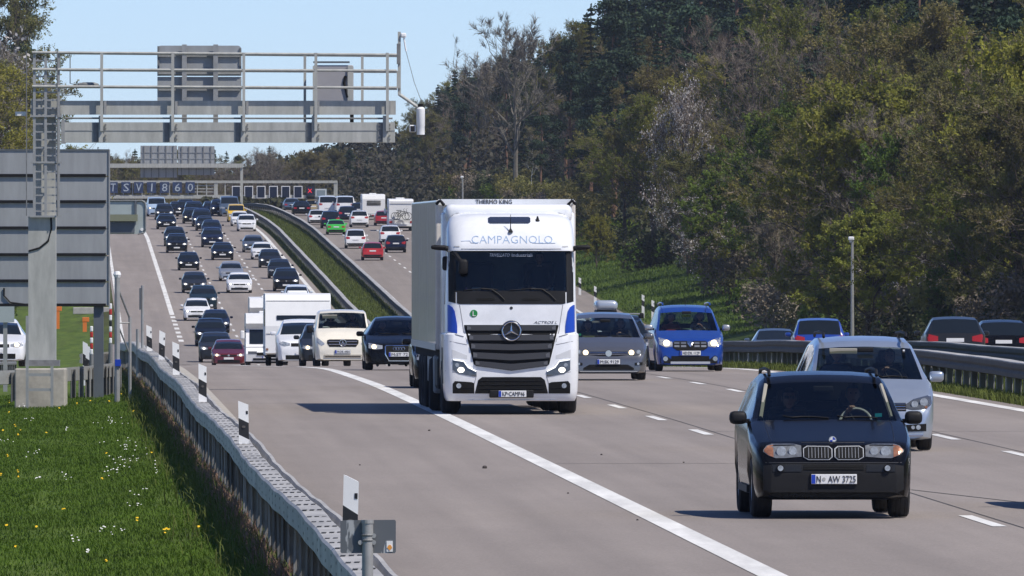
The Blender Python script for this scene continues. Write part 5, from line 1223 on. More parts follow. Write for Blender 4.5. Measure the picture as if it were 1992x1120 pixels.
# seams of the cab
for s in (1, -1):
    tf.tube([(s * x, z) for x, z in ((.93, 1.97), (.875, 1.62), (.86, 1.50), (.80, 1.30))], .006, .002).build('panel_seam', mat('seam grey', (.25, .25, .26), .6), tr)
    tf.tube([(s * x, z) for x, z in ((.86, 1.40), (1.0, 1.44), (1.17, 1.455))], .008, .002).build('panel_seam', MATS['seam grey'], tr)
    tf.tube([(s * x, z) for x, z in ((.63, .70), (.67, .55), (.70, .26))], .005, .002).build('panel_seam', MATS['seam grey'], tr)
for z, x0, x1 in ((.705, .66, 1.19), (1.255, .80, 1.2)):
    for s in (1, -1): tf.tube([(s * lerp(x0, x1, k / 4), z + .02 * k) for k in range(5)], .005, .002).build('panel_seam', MATS['seam grey'], tr)
tf.tube([(-.9 + 1.8 * k / 10, 2.98) for k in range(11)], .006, .002).build('panel_seam', MATS['seam grey'], tr)
# roof fairing and side deflectors behind the cab roof
MB().bbox((0, 1.75, 3.62), (2.30, .9, .34), .12, 3).build('roof_fairing', M_TW, tr, smooth=True)
for s in (1, -1):
    MB().bbox((s * 1.12, 1.95, 2.4), (.16, .9, 2.5), .06, 3).build('side_fairing', M_TW, tr, smooth=True)
    MB().bbox((s * 1.05, 1.9, 3.50), (.22, .8, .52), .09, 3).build('fairing_corner', M_TW, tr, smooth=True)
    MB().span((s * 1.22, .6, .55), (s * 1.0, 1.2, 1.2)).build('step_box', M_BLK, tr)
# dark cab inside
MB().span((-1.08, .95, 2.1), (1.08, 1.9, 2.15)).build('cab_bed', M_DASH, tr); MB().span((-1.08, 1.95, 1.2), (1.08, 2.0, 3.4)).build('cab_back_wall', mat('cab reflection grey', (.30, .31, .30), .9, var=.15), tr)  # back wall coloured grey to stand in for the windscreen's reflection
MB().bbox((0, .52, 2.14), (2.1, .5, .16), .05).build('dashboard', M_DASH, tr); MB().bbox((.02, .38, 2.33), (.26, .05, .18), .01).build('dash_screen', M_INK, tr)
for s in (1, -1): MB().bbox((s * .55, 1.3, 2.3), (.55, .2, .9), .08, 3).build('seat', M_SEAT, tr, smooth=True)
for x, w_, c in ((-.80, .03, 'purple'), (.18, .05, 'white'), (.42, .06, 'white'), (.75, .04, 'white'), (-.62, .16, 'white'), (.98, .03, 'white')):
    MB().bbox((x, .42, 2.26), (w_, .03, .05), .01).build('dash_clutter', mat('clutter ' + c, (.30, .08, .42) if c == 'purple' else (.5, .52, .52), .6), tr)
# chassis, trailer, wheels
MB().span((-.45, .6, .45), (.45, 8, .85)).build('chassis', M_UNDER, tr); MB().span((-1.05, .9, .28), (1.05, 3.4, .9)).build('engine_block', M_UNDER, tr)
for y, dual in ((1.45, 0), (5.25, 1), (11.0, 2), (12.3, 2), (13.6, 2)):
    for s in (1, -1):
        o = add_wheel(tr, s * (1.06 if not dual else 1.02), y, .50, .33 if not dual else (.58 if dual == 1 else .40))
    MB().tube([(-.9, y, .5), (.9, y, .5)], .1, 8).build('axle', M_UNDER, tr)
    MB().span((.75, y - .6, 1.0), (1.2, y + .6, 1.06)).span((-1.2, y - .6, 1.0), (-.75, y + .6, 1.06)).build('mudguards', M_BLK, tr) if dual == 1 else None
TR0, TR1 = 2.75, 16.3
tl_ = MB().bbox((0, (TR0 + TR1) / 2, 2.505), (2.55, TR1 - TR0, 2.72), .03).build('trailer_box', M_TW2, tr)
for s in (1, -1):
    for y in (3, 6): MB().span((s * 1.274, TR0 + y * 1.5 - .012, 1.25), (s * 1.2765, TR0 + y * 1.5 + .012, 3.8)).build('panel_joint', mat('joint grey', (.60, .60, .59), .6), tl_)
    MB().span((s * 1.27, TR0, 1.13), (s * 1.285, TR1, 1.25)).build('side_rail', mat('alu rail', (.45, .45, .45), .4, .5), tl_)
    MB().bbox((s * 1.10, 9.0, .80), (.12, 3.4, .62), .03).build('side_guard', mat('side guard grey', (.35, .35, .35), .5), tr)
    MB().bbox((s * 1.05, 3.9, .72), (.36, 1.3, .62), .08).build('fuel_tank', M_BLK, tr)
    MB().bbox((s * 1.05, 4.75, .68), (.4, .35, .7), .05).build('tool_box', mat('box grey', (.30, .30, .29), .5), tr)
MB().span((-.6, 7.2, .3), (-.5, 7.35, 1.1)).span((.5, 7.2, .3), (.6, 7.35, 1.1)).build('landing_legs', M_BLK, tr); MB().span((-1.2, 2.9, .98), (1.2, TR1 - .1, 1.13)).build('trailer_floor', M_UNDER, tr)
fu = MB().bbox((0, 2.55, 3.2), (1.9, .36, 1.0), .08).build('cooling_unit', M_TW, tr); MB().span((-1.23, 2.6, 3.78), (1.23, 2.75, 3.885)).build('top_rail', M_TW, fu)
o = link('unit_lettering', TXT['thermo'], M_INK, fu); o.location = (-.22, 2.592, 3.835)
for s in (1, -1): MB().tube([(s * 1.13, 2.55, 3.78), (s * 1.20, 2.5, 3.86), (s * 1.26, 2.6, 3.80)], .03, 6).build('corner_bracket', M_BLK, fu)
place(tr, PX(995, YT), YT, .008); bpy.context.view_layer.update()
seat_person(tr, Vector((.55, 1.05, 2.0)), label='truck driver dimly seen high behind the wide truck windscreen', cloth=M_CLOTHD)

# ------------------------------------------------------------------ ordinary traffic
M_PROTO = paint('traffic', (.02, .02, .025), .3)
def generic(kind):
    sp = dict(hatchback=(4.1, 1.78, 1.48, 1.0, 1.9, 3.6, 3.98, .74), saloon=(4.7, 1.83, 1.44, 1.25, 2.1, 3.35, 4.05, .70), suv=(4.5, 1.86, 1.66, 1.1, 1.95, 3.9, 4.36, .74), estate=(4.7, 1.82, 1.48, 1.2, 2.05, 4.15, 4.6, .72),
              minivan=(4.5, 1.82, 1.66, .95, 1.85, 4.05, 4.38, .77), panel_van=(5.1, 1.95, 1.98, .8, 1.6, 4.85, 5.02, .84))[kind]
    L, W, H, cw, hd, rr, rb, rw_ = sp; hz_ = {'suv': .90, 'panel_van': 1.0, 'minivan': .82}.get(kind, .74); cz = {'suv': 1.12, 'panel_van': 1.28, 'minivan': 1.06}.get(kind, .96); r = .34 if kind == 'suv' else .32
    deck = cz + (.03 if kind != 'saloon' else .05)
    top = [(0, hz_ * .66), (.03, hz_ * .80), (.08, hz_ * .90), (.16, hz_ * .97), (.3, hz_ * 1.03), (cw, cz), (lerp(cw, hd, .5), lerp(cz, H, .56)), (hd, H - .13), (hd + .3, H - .03), (hd + .9, H), (lerp(hd, rr, .7), H - .01), (rr, H - .08), (rb, deck)]
    top += [(L - .18, deck - .02), (L - .06, deck - .06), (L, .6)] if kind == 'saloon' else [(L - .05, deck - .22), (L, .58)]
    s = dict(L=L, W=W, H=H, r=r, axles=(.86, L - .92), fb=.20, sill=.24, rb=.32, cowl=cw, hdr=hd, rroof=rr, rbase=rb, roofw=rw_, tw=.21, top=top, belt=[(cw, cz - .06), (rb, deck - .03)], swin=[(cw + .28, hd + .3), (hd + .4, hd + 1.15), (hd + 1.25, rr - .02)])
    root, ff, rf = make_car(kind, s, M_PROTO, False, M_GLASS); w = W / 2
    if kind == 'panel_van': pass
    for q in (1, -1):
        lo = [(w * .50, hz_ * .80), (w * .72, hz_ * .765), (w * .91, hz_ * .83)]; up = [(w * .50, hz_ * .89), (w * .72, hz_ * .95), (w * .90, hz_ * 1.0)] and [(w * .50, hz_ * .89), (w * .72, hz_ * .95), (w * .91, hz_ * .98)]
        h = ff.panel(lo if q == 1 else flip(lo), up if q == 1 else flip(up), .008, .03, 8, 3).build('headlight', M_LAMP, root)
        ff.disc(q * w * .70, hz_ * .86, .07, .014, .03, 12).build('lamp_lens', M_ON, h)
        lo = [(w * .55, deck - .24 if kind != 'saloon' else .68), (w * .93, deck - .28 if kind != 'saloon' else .66)]; up = [(w * .55, deck - .10 if kind != 'saloon' else .82), (w * .93, deck - .02 if kind != 'saloon' else .86)]
        rf.panel(lo if q == 1 else flip(lo), up if q == 1 else flip(up), .008, .03, 5, 3).build('tail_light', M_REDON, root)
        MB().bbox((q * (w + .10), cw + .35, cz + .03), (.2, .16, .14), .05).build('mirror', M_PROTO, root, smooth=True)
    pan(root, ff, 'grille', M_UNDER, [(-w * .42, hz_ * .76), (w * .42, hz_ * .76)], [(-w * .46, hz_ * .89), (w * .46, hz_ * .89)], off=.008, nx=8, nz=2)
    lamp_disc(root, ff, 'badge', M_CHROME, 0, hz_ * .84, .055, (1,), .02)
    pan(root, ff, 'lower_intake', M_UNDER, [(-w * .66, .23), (w * .66, .23)], [(-w * .60, .38), (w * .60, .38)], off=.008, nx=10, nz=2)
    plate(root, ff, 0, .46, off=.035, eu=False); plate(root, rf, 0, .78 if kind != 'saloon' else .74, off=.03, eu=False)
    pan(root, rf, 'bumper_cladding', M_BLK, *rect(-w * .84, w * .84, .33, .48), off=.008, nx=10, nz=2)
    return root
def caravan():
    r = empty('caravan'); m = mat('caravan white', (.80, .80, .78), .4, var=.03)
    pf = [(0, .45), (.02, 1.4), (.25, 2.25), (.6, 2.50), (1.0, 2.56), (5.4, 2.56), (5.85, 2.45), (6.0, 2.1), (6.0, .55), (5.7, .42), (.3, .38)]
    MB().prism(pf, -1.15, 1.15, 'X').build('body', m, r); f = lambda x0, x1, z0, z1, y: MB().span((x0, y - .015, z0), (x1, y + .015, z1))
    MB().prism([(.09, 1.62), (.055, 1.62), (.088, 1.78), (.125, 1.78)], -.75, .95, 'X').build('front_window', M_GLASS, r)
    for z in (1.12, 2.28): MB().span((-1.12, -.004 if z < 2 else .255, z), (1.12, .02 if z < 2 else .28, z + .018)).build('front_seam', M_STEELD, r); f(-.7, .7, 1.45, 1.95, 6.01).build('rear_window', M_WHITE, r)
    for q in (1, -1):
        MB().span((q * 1.15, 1.6, 1.4), (q * 1.165, 2.8, 2.0)).build('side_window', M_GLASS, r); f(q * .98 - .12, q * .98 + .12, .72, .95, 6.012).build('tail_light', M_REDON, r)
        add_wheel(r, q * 1.0, 3.2, .33, .2, False); MB().span((q * 1.05, -.02, .55), (q * 1.13, .0, .62)).build('marker_light', M_AMBER, r)
    MB().span((-1.1, .2, .30), (1.1, 5.8, .45)).build('chassis', M_UNDER, r); MB().tube([(0, -1.3, .45), (-.5, .4, .42)], .05, 6).tube([(0, -1.3, .45), (.5, .4, .42)], .05, 6).build('drawbar', M_UNDER, r)
    MB().span((-1.16, .4, .62), (1.16, 5.9, .70)).build('side_stripe', mat('stripe grey', (.45, .46, .47), .5), r); f(-1.0, 1.0, .60, .66, 6.012).build('rear_stripe', MATS['stripe grey'], r)
    MB().bbox((0, 2.6, 2.60), (.7, .7, .12), .04).build('roof_hatch', M_WHITE, r); plate(r, type('F', (), dict(d=-1, y=lambda s, x, z: 6.0))(), 0, .55, off=.02)
    return r
def motorhome():
    r = empty('motorhome'); m = mat('motorhome white', (.80, .80, .79), .35, var=.03)
    pf = [(.05, .35), (0, .75), (.25, 1.05), (.70, 1.25), (1.05, 2.05), (.75, 2.35), (.95, 2.78), (1.5, 2.9), (6.7, 2.9), (6.95, 2.75), (7.0, 1.0), (6.95, .45), (6.6, .35)]
    MB().prism(pf, -1.12, 1.12, 'X').build('body', m, r)
    MB().prism([(.715, 1.27), (.685, 1.27), (1.035, 2.03), (1.065, 2.03)], -.93, .93, 'X').build('windscreen', M_GLASS, r)
    for q in (1, -1):
        MB().prism([(.245, 1.0), (.01, .74), (-.01, .74), (.235, 1.03)], q * .55, q * 1.02, 'X').build('headlight', M_LAMPDK, r)
        MB().bbox((q * 1.30, .95, 1.75), (.22, .16, .46), .06).build('mirror', M_WHITE, r); MB().span((q * 1.12, .95, 1.9), (q * 1.26, 1.0, 1.95)).build('mirror_arm', M_BLK, r)
        for ya in (.95, 5.0): add_wheel(r, q * .98, ya, .35, .22, False)
        MB().span((q * 1.12, 3, 1.6), (q * 1.135, 4.4, 2.2)).build('side_window', M_GLASS, r); MB().span((q * .82, 6.99, .72), (q * 1.08, 7.02, .92)).build('tail_light', M_REDON, r)
    MB().span((-.55, -.02, .66), (.55, .03, .82)).build('grille', M_UNDER, r); MB().span((-.75, .0, .40), (.75, .05, .52)).build('lower_intake', M_UNDER, r)
    MB().span((-1.1, .3, .25), (1.1, 6.8, .40)).build('chassis', M_UNDER, r); MB().span((-1.13, .3, 1.08), (1.13, .9, 1.12)).build('swoosh_stripe', MATS['stripe grey'], r); MB().bbox((0, 3, 2.95), (.8, .8, .14), .04).build('roof_hatch', M_WHITE, r)
    MB().span((-1.0, 6.995, 2.55), (1.0, 7.03, 2.60)).build('rear_marker_strip', MATS['stripe grey'], r); MB().span((-1.1, 6.98, .45), (1.1, 7.06, .66)).build('rear_bumper', M_WHITE, r)
    plate(r, type('F', (), dict(d=1, y=lambda s, x, z: 0.03))(), 0, .58, off=.02)
    return r
PROTO = {k: generic(k) for k in ('hatchback', 'saloon', 'suv', 'estate', 'minivan', 'panel_van')}
PROTO['caravan'] = caravan(); PROTO['motorhome'] = motorhome()
for p_ in PROTO.values(): index_kids(p_)
USED = set()
PC = dict(black=M_BLKP, dark=paint('dark blue grey', (.013, .015, .019), .28), navy=paint('navy', (.008, .012, .032), .27), anth=paint('anthracite', (.028, .030, .033), .3, .3), teal=paint('dark teal', (.011, .023, .03), .28), grey=paint('mid grey', (.15, .16, .17), .3, .5),
          silver=paint('silver', (.40, .41, .42), .28, .5), white=paint('white', (.80, .80, .80), .3), offw=paint('cool white', (.62, .68, .76), .28), red=paint('red', (.36, .014, .016), .28), maroon=paint('maroon', (.115, .010, .010), .27), yellow=paint('yellow', (.72, .46, .04), .35),
          green=paint('bright green', (.06, .55, .05), .3), blue=paint('mid blue', (.012, .05, .30), .28), bluegrey=paint('blue grey', (.10, .14, .20), .28, .4), lblue=paint('light blue', (.35, .45, .58), .3), tan=paint('sand', (.36, .28, .14), .4), dred=paint('bright red', (.45, .02, .016), .3))
def car(kind, px, py, c, label, Y=None, away=False, lights='on', yaw=0.0, sz=1.0, group=None):
    global last
    Y = Y if Y else far_Y(py)
    rp = {M_PROTO: PC[c]} if c else {}
    if lights == 'off' or away: rp[M_ON] = M_REFL
    elif lights == 'warm': rp[M_ON] = M_WARM
    if not away: rp[M_REDON] = M_RED
    sz *= 1 + .035 * math.sin(px * 12.9898 + Y)
    o = copy_tree(PROTO[kind], None, rp)
    if kind not in USED: USED.add(kind)
    place(o, PX(px, Y), Y, yaw, away); o.scale = (sz, sz, sz)
    tag(o, label, {'suv': 'car', 'saloon': 'car', 'hatchback': 'car', 'estate': 'car', 'minivan': 'car', 'panel_van': 'van', 'caravan': 'caravan', 'motorhome': 'motorhome'}[kind], group or ('vehicles driving away on the far carriageway' if away else 'oncoming vehicles in the traffic queue'))
    return o
# --- queue in the near dip
car('saloon', 886, 750, 'black', 'black saloon half hidden behind the trailer of the white truck', Y=297, lights='off')
car('hatchback', 1093, 720, 'white', 'white hatchback mostly hidden between the truck and the grey hatchback', Y=347)
o = car('estate', 1206, 718, 'dark', 'dark estate car carrying a silver roof box, behind the grey hatchback', Y=402)
car('hatchback', 634, 712, 'anth', 'dark grey hatchback squeezed between the white towing car and the cream van', Y=482, lights='warm')
car('suv', 590, 712, 'white', 'white SUV towing the big white caravan', Y=492, lights='off')
car('caravan', 580, 712, None, 'big white caravan towed behind the white SUV, left of the cream van', Y=504)
car('motorhome', 520, 712, None, 'white motorhome with tall dark windscreen left of the white caravan', Y=735)
car('motorhome', 523, 690, None, 'second white motorhome, only its top showing over the first one', Y=842)
car('saloon', -8, 720, 'white', 'white car with dark lower grille on the exit ramp, cut by the gantry column', Y=420, lights='warm').location.x = PX(-10, 420)
# --- slow lane, from near to far
car('hatchback', 445, 713, 'maroon', 'dark red hatchback with warm headlights, nearest car of the slow-lane queue', Y=756, lights='warm')
car('suv', 420, 706, 'anth', 'dark grey SUV right behind the dark red hatchback', Y=785)
car('suv', 410, 674, 'black', 'black SUV with bright headlights, third in the slow lane')
car('estate', 420, 648, 'navy', 'dark blue car peeking out right above the black third SUV')
car('hatchback', 383, 624, 'white', 'white hatchback with black nose in the slow lane')
car('suv', 396, 604, 'teal', 'dark teal SUV close behind the white hatchback')
car('hatchback', 378, 570, 'anth', 'dark grey small car ahead of the teal SUV, second up from the white hatchback')
car('hatchback', 367, 526, 'black', 'black small car with two big white headlights alone in the slow lane')
car('suv', 344, 492, 'black', 'black SUV with roof rails and lit headlights by the outer lane marking')
car('suv', 340, 479, 'dark', 'dark car hidden behind the black SUV with roof rails')
car('saloon', 324, 446, 'black', 'black saloon at the upper left of the queue')
car('suv', 320, 428, 'dark', 'dark blue SUV high up right before the pale van')
car('panel_van', 305, 421, 'lblue', 'pale blue van at the far upper left of the queue', lights='warm')
# --- middle lane
car('saloon', 466, 570, 'white', 'white saloon with black kidney grille in the middle lane')
car('saloon', 450, 547, 'silver', 'silver saloon just ahead of the white middle-lane saloon', lights='off')
car('saloon', 433, 506, 'black', 'black saloon alone in the middle lane right of the slow-lane SUV')
car('suv', 413, 481, 'navy', 'dark blue SUV in the middle lane with white plate')
car('estate', 412, 460, 'navy', 'dark blue car directly behind the blue middle-lane SUV', lights='off')
car('saloon', 399, 449, 'dark', 'dark saloon fifth up in the middle lane')
car('minivan', 393, 441, 'navy', 'dark blue minivan sixth up in the middle lane')
car('hatchback', 374, 435, 'black', 'small black car with yellowish light, left in the middle-lane pack', lights='warm')
car('suv', 378, 425, 'navy', 'dark SUV near the crest in the middle lane')
car('suv', 362, 421, 'black', 'black car at the crest left of the middle lane')
car('hatchback', 347, 421, 'black', 'small dark car at the crest between slow and middle lane')
# --- fast lane
car('hatchback', 603, 614, 'navy', 'dark blue car just above the caravan roof, by the central rail')
car('hatchback', 578, 597, 'offw', 'pale bluish white hatchback above the caravan roof')
car('suv', 557, 567, 'black', 'black SUV with round bright lights near the central rail')
car('hatchback', 544, 542, 'dark', 'dark car second up from the fast-lane black SUV', lights='off')
car('hatchback', 525, 521, 'dark', 'dark blue-grey car third up in the fast lane', lights='on')
car('saloon', 510, 505, 'white', 'white car with dark lower face in the fast lane behind the grey one', lights='off')
car('saloon', 493, 491, 'grey', 'mid grey car half behind the white fast-lane car')
car('suv', 480, 450, 'white', 'white SUV with dark grille at the top of the fast lane', lights='off')
car('hatchback', 467, 440, 'white', 'white hatchback directly behind the white fast-lane SUV', lights='off')
car('panel_van', 460, 432, 'yellow', 'yellow van near the crest beside the central rail', lights='off', sz=.92)
car('panel_van', 447, 421, 'bluegrey', 'blue grey van at the crest left of the yellow van', lights='off')
car('suv', 428, 420, 'navy', 'dark SUV with one bright light at the crest')
car('hatchback', 412, 419, 'navy', 'dark car at the crest beside the gantry post')
# --- far carriageway, driving away
A = dict(away=True)
car('estate', 1848, 0, 'anth', 'dark grey estate seen from behind over the central rail at the right', Y=418, yaw=-.03, **A)
car('hatchback', 1936, 0, 'black', 'black hatchback with red lamp right of the grey estate', Y=440, **A)
car('minivan', 1588, 0, 'blue', 'bright blue minivan seen from behind over the central rail', Y=498, yaw=-.03, **A)
car('saloon', 1500, 0, 'bluegrey', 'blue grey saloon, only its roof showing left of the blue minivan', Y=560, **A)
car('hatchback', 723, 505, 'dred', 'bright red small car driving away, nearest left of the truck', **A)
car('hatchback', 768, 490, 'navy', 'navy blue hatchback driving away right of the red small car', **A)
car('suv', 757, 474, 'white', 'white SUV half hidden behind the navy hatchback', **A)
car('minivan', 690, 482, 'white', 'white minivan with dark tail driving away above the red small car', **A)
car('saloon', 652, 455, 'green', 'bright green sports car driving away near the central rail', **A)
car('minivan', 641, 443, 'navy', 'dark blue van half hidden behind the green car', **A)
car('suv', 697, 441, 'white', 'white SUV driving away in the middle lane above the white minivan', **A)
car('hatchback', 615, 436, 'white', 'white hatchback driving away next to the central rail', **A)
car('hatchback', 744, 438, 'red', 'red car half hidden by the motorhome with the bicycles', **A)
mh = car('motorhome', 776, 447, None, 'white motorhome with a bicycle rack on its back, left of the truck top', **A)
car('hatchback', 673, 430, 'navy', 'dark blue hatchback driving away left of the white middle-lane SUV', **A)
car('caravan', 723, 426, None, 'white caravan driving away left of the motorhome with bicycles', **A)
car('hatchback', 696, 421, 'navy', 'small dark blue car just ahead of the white caravan', **A)
car('panel_van', 668, 419, 'white', 'right one of two white vans near the crest of the far carriageway', **A)
car('panel_van', 634, 418, 'white', 'left one of two white vans near the crest of the far carriageway', **A)
car('hatchback', 607, 415, 'tan', 'sand coloured car with a dark roof load near the crest', **A)
car('saloon', 584, 418, 'black', 'dark saloon near the crest of the far carriageway', **A)
car('saloon', 565, 411, 'bluegrey', 'blue grey saloon vanishing over the crest by the central rail', **A)
car('estate', 2215, 0, 'grey', 'grey estate just outside the right picture edge, only its shadow reaching into view', Y=163)
for p_ in PROTO.values():      # the unpainted patterns themselves are not part of the street
    def drop(o):
        for c in KIDS.get(o.name, ()): drop(c)
        bpy.data.objects.remove(o)
    drop(p_)
# roof box, rack and roof load
def roof_box(X, Y, z, size, m, label):
    r = empty('roof_box', (X, Y, z), (0, 0, head(Y)), label, 'roof box')
    MB().bbox((0, 0, size[2] * .62), (size[0], size[1], size[2] * .76), size[2] * .32, 4).build('lid', m, r, smooth=True, angle=60); MB().bbox((0, 0, size[2] * .16), (size[0] * .93, size[1] * .95, size[2] * .3), .03).build('tray', M_BLK, r); return r
roof_box(PX(1178, 404), 404, P(404) + 1.54, (.64, 1.9, .40), paint('box silver', (.42, .46, .52), .3, .3), 'silver roof box on the dark estate behind the grey hatchback')
rk = empty('roof_rack', (PX(1206, 403.6), 403.6, P(403) + 1.46), (0, 0, head(403)), 'roof rack bars with black feet on the dark estate', 'roof rack')
for y in (-.4, .5):
    MB().span((-.66, y - .03, .07), (.66, y + .03, .105)).build('cross_bar', M_STEEL, rk)
    for q in (1, -1): MB().bbox((q * .62, y, .03), (.12, .12, .16), .03).build('rack_foot', M_BLK, rk)
Yl = far_Y(415); roof_box(PX(605, Yl), Yl - 2, P(Yl - 2) + 1.47, (.8, 1.4, .45), M_BLK, 'dark roof load on the sand coloured car near the crest')
# bicycles on the motorhome's rack
bpy.context.view_layer.update(); Mb = mh.matrix_world @ Vector((0, 7.06 * mh.scale.x, 0)); Yb = Mb.y - .25
ro = MB().span((-.8, -.35, 0), (.8, .12, .05)).build('bicycle_rack', M_STEEL); ro.location = (Mb.x, Mb.y - .14, P(Mb.y) + 1.02); tag(ro, 'metal bicycle rack on the back of the far motorhome', 'rack')
for i, (dx, dy) in enumerate(((-.10, -.12), (.14, -.30))):
    b = empty('bicycle', (Mb.x + dx, Mb.y + dy, P(Mb.y) + 1.07), label=('dark bicycle nearest the motorhome wall, shifted to the left' if i == 0 else 'dark bicycle on the outside of the motorhome rack, shifted to the right'), cat='bicycle', group='bicycles on the motorhome rack')
    for x in (-.52, .52): MB().tube([(x + .33 * math.cos(a * math.tau / 20), 0, .34 + .33 * math.sin(a * math.tau / 20)) for a in range(21)], .03, 6, caps=False).build('wheel', M_TYRE, b)
    fm = MB()
    for p in (((-.52, 0, .34), (-.10, 0, .32)), ((-.10, 0, .32), (-.22, 0, .82)), ((-.52, 0, .34), (-.20, 0, .75)), ((-.20, 0, .75), (.36, 0, .80)), ((-.10, 0, .32), (.36, 0, .72)), ((.36, 0, .85), (.52, 0, .34))): fm.tube(p, .024, 6)
    fm.build('frame', M_BLK, b); MB().bbox((-.24, 0, .88), (.26, .1, .06), .02).build('saddle', M_BLK, b); MB().tube([(.36, 0, .8), (.33, 0, 1.02), (.45, .05, 1.04)], .02, 6).build('handlebar', M_BLK, b)
# ------------------------------------------------------------------ trees
M_BARK = mat('bark brown', (.075, .055, .042), .9, var=.3, scale=3); M_BARKP = mat('pine bark', (.17, .095, .06), .9, var=.3, scale=3); M_BIRCH = mat('birch bark', (.55, .53, .49), .8, var=.35, scale=5); M_BARKG = mat('grey bark', (.16, .145, .12), .9, var=.3, scale=3)
def leafm(n, c, t=.25, ov=.34, hue=.02, var=.4): return mat(n, c, .7, var=var, scale=.9, objvar=ov, hue=hue, trans=t, spec=.25)
M_SPR = leafm('spruce needles', (.026, .046, .020), .12); M_PINE = leafm('pine needles', (.032, .060, .032), .12); M_BUD = leafm('budding leaves', (.175, .162, .050), .38); M_FRESH = leafm('fresh leaves', (.135, .20, .028), .42); M_YEL = leafm('yellow green leaves', (.225, .228, .038), .42)
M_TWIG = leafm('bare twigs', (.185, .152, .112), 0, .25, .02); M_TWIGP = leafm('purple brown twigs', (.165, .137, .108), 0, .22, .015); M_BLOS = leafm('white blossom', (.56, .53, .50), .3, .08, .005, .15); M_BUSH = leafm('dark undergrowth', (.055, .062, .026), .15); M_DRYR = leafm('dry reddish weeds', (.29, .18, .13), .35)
class LB:          # many small faces
    def __init__(s): s.v = []; s.f = []
    def quad(s, c, u, v):
        b = len(s.v); s.v += [c - u - v, c + u - v, c + u + v, c - u + v]; s.f.append((b, b + 1, b + 2, b + 3))
    def tri(s, a, b_, c):
        b = len(s.v); s.v += [a, b_, c]; s.f.append((b, b + 1, b + 2))
    def mesh(s, name, m): return mesh_of(name, [tuple(p) for p in s.v], s.f, m)
def rv(R): 
    z = R.uniform(-1, 1); a = R.uniform(0, math.tau); k = math.sqrt(1 - z * z); return Vector((k * math.cos(a), k * math.sin(a), z))
def leaf(L, R, c, s, flat=.0):
    n = rv(R); 
    if flat: n = (n + Vector((0, 0, flat))).normalized()
    u = n.orthogonal().normalized(); u = Matrix.Rotation(R.uniform(0, 6.28), 3, n) @ u; v = n.cross(u)
    L.quad(c, u * s * R.uniform(.7, 1.3), v * s * R.uniform(.45, .8))
def trunk_mesh(R, h, r, bend=.02, n=8, seg=8, r2=.12):
    mb = MB(); pts = [Vector((h * bend * math.sin(k * 1.3 + R.random()) * k / seg, h * bend * math.cos(k * 1.7 + R.random()) * k / seg, -1.0 + (h + 1.0) * k / seg)) for k in range(seg + 1)]
    mb.tube(pts, r, n, r * r2); return mb, pts
def conifer(seed, h, r, dens=1.0):
    R = random.Random(seed); L = LB(); mb, pts = trunk_mesh(R, h, .22 + h * .006, .004, 7, 8, .1)
    z = h * R.uniform(.08, .2); step = h / 26
    while z < h * .985:
        k = 1 - z / h; rr = r * (k ** .8) * R.uniform(.8, 1.15) + .15; nb = int(7 + 4 * k)
        a0 = R.uniform(0, 6.28)
        for q in range(nb):
            if R.random() < .1: continue
            a = a0 + q * math.tau / nb + R.uniform(-.25, .25); ln = rr * R.uniform(.7, 1.15); d = Vector((math.cos(a), math.sin(a), 0)); dr = R.uniform(.16, .42)
            ns = max(3, int(ln / .30 * dens))
            for i in range(ns):
                t = (i + .5) / ns; c = d * ln * t + Vector((0, 0, z - dr * ln * t + .22 * ln * t * t))
                side = Vector((-d.y, d.x, 0)); wd = (.55 - .30 * t) * (.5 + .5 * k)
                for sgn in (-1, 1):
                    p = c + side * sgn * wd * R.uniform(.2, .9) + Vector((0, 0, R.uniform(-.15, .08)))
                    u = (side * sgn + d * R.uniform(.2, .8) + Vector((0, 0, R.uniform(-.5, .15)))).normalized(); v = u.cross(rv(R)).normalized()
                    L.quad(p, u * R.uniform(.20, .38), v * R.uniform(.07, .14))
        z += step * R.uniform(.7, 1.2) * (.55 + .6 * k)
    for i in range(30): leaf(L, R, Vector((0, 0, h * R.uniform(.95, 1.0))) + rv(R) * .12, .12)
    return mb.mesh('trunk', M_BARK, True), L.mesh('foliage', M_SPR)
def clumps(L, R, cs, n, s, squash=.7, shell=.45):
    for c, rad in cs:
        for i in range(int(n * rad * rad)):
            d = rv(R) * rad * (shell + (1 - shell) * R.random()); d.z *= squash; leaf(L, R, c + d, s * R.uniform(.6, 1.3), .3)
def pine(seed, h, r):
    R = random.Random(seed); L = LB(); mb, pts = trunk_mesh(R, h * .95, .2 + h * .007, .012, 7, 8, .3); cs = []
    for i in range(15):
        z = h * R.uniform(.42, .97); k = 1 - max(0, (z / h - .55)) / .5; a = R.uniform(0, 6.28); d = r * R.uniform(.25, .95) * k; c = Vector((d * math.cos(a), d * math.sin(a), z)); cs.append((c, R.uniform(.9, 1.7)))
        mb.tube([Vector((0, 0, z - d * .35)), c * .55 + Vector((0, 0, z * .45 - .1)), c], .07, 4, .03)
    clumps(L, R, cs, 300, .12); return mb.mesh('trunk', M_BARKP, True), L.mesh('foliage', M_PINE)
def branches(R, mb, base, tip_dir, ln, rad, depth, ends, L=None, up=.25, twig=.018):
    pts = [base]; d = tip_dir.normalized(); p = base
    for k in range(4):
        d = (d + rv(R) * .20 + Vector((0, 0, up * .3))).normalized(); p = p + d * ln / 4; pts.append(p)
    mb.tube(pts, rad, 5 if depth > 1 else 3, rad * .45, caps=False); ends.append((p, d, depth))
    if depth <= 0: return
    for k in range(R.choice((3, 4)) + (depth > 1)):
        i = R.choice((1, 2, 3, 4)); q = pts[i]; dd = (d + rv(R) * .95).normalized()
        branches(R, mb, q, dd, ln * R.uniform(.5, .75), rad * .5, depth - 1, ends, L, up, twig)
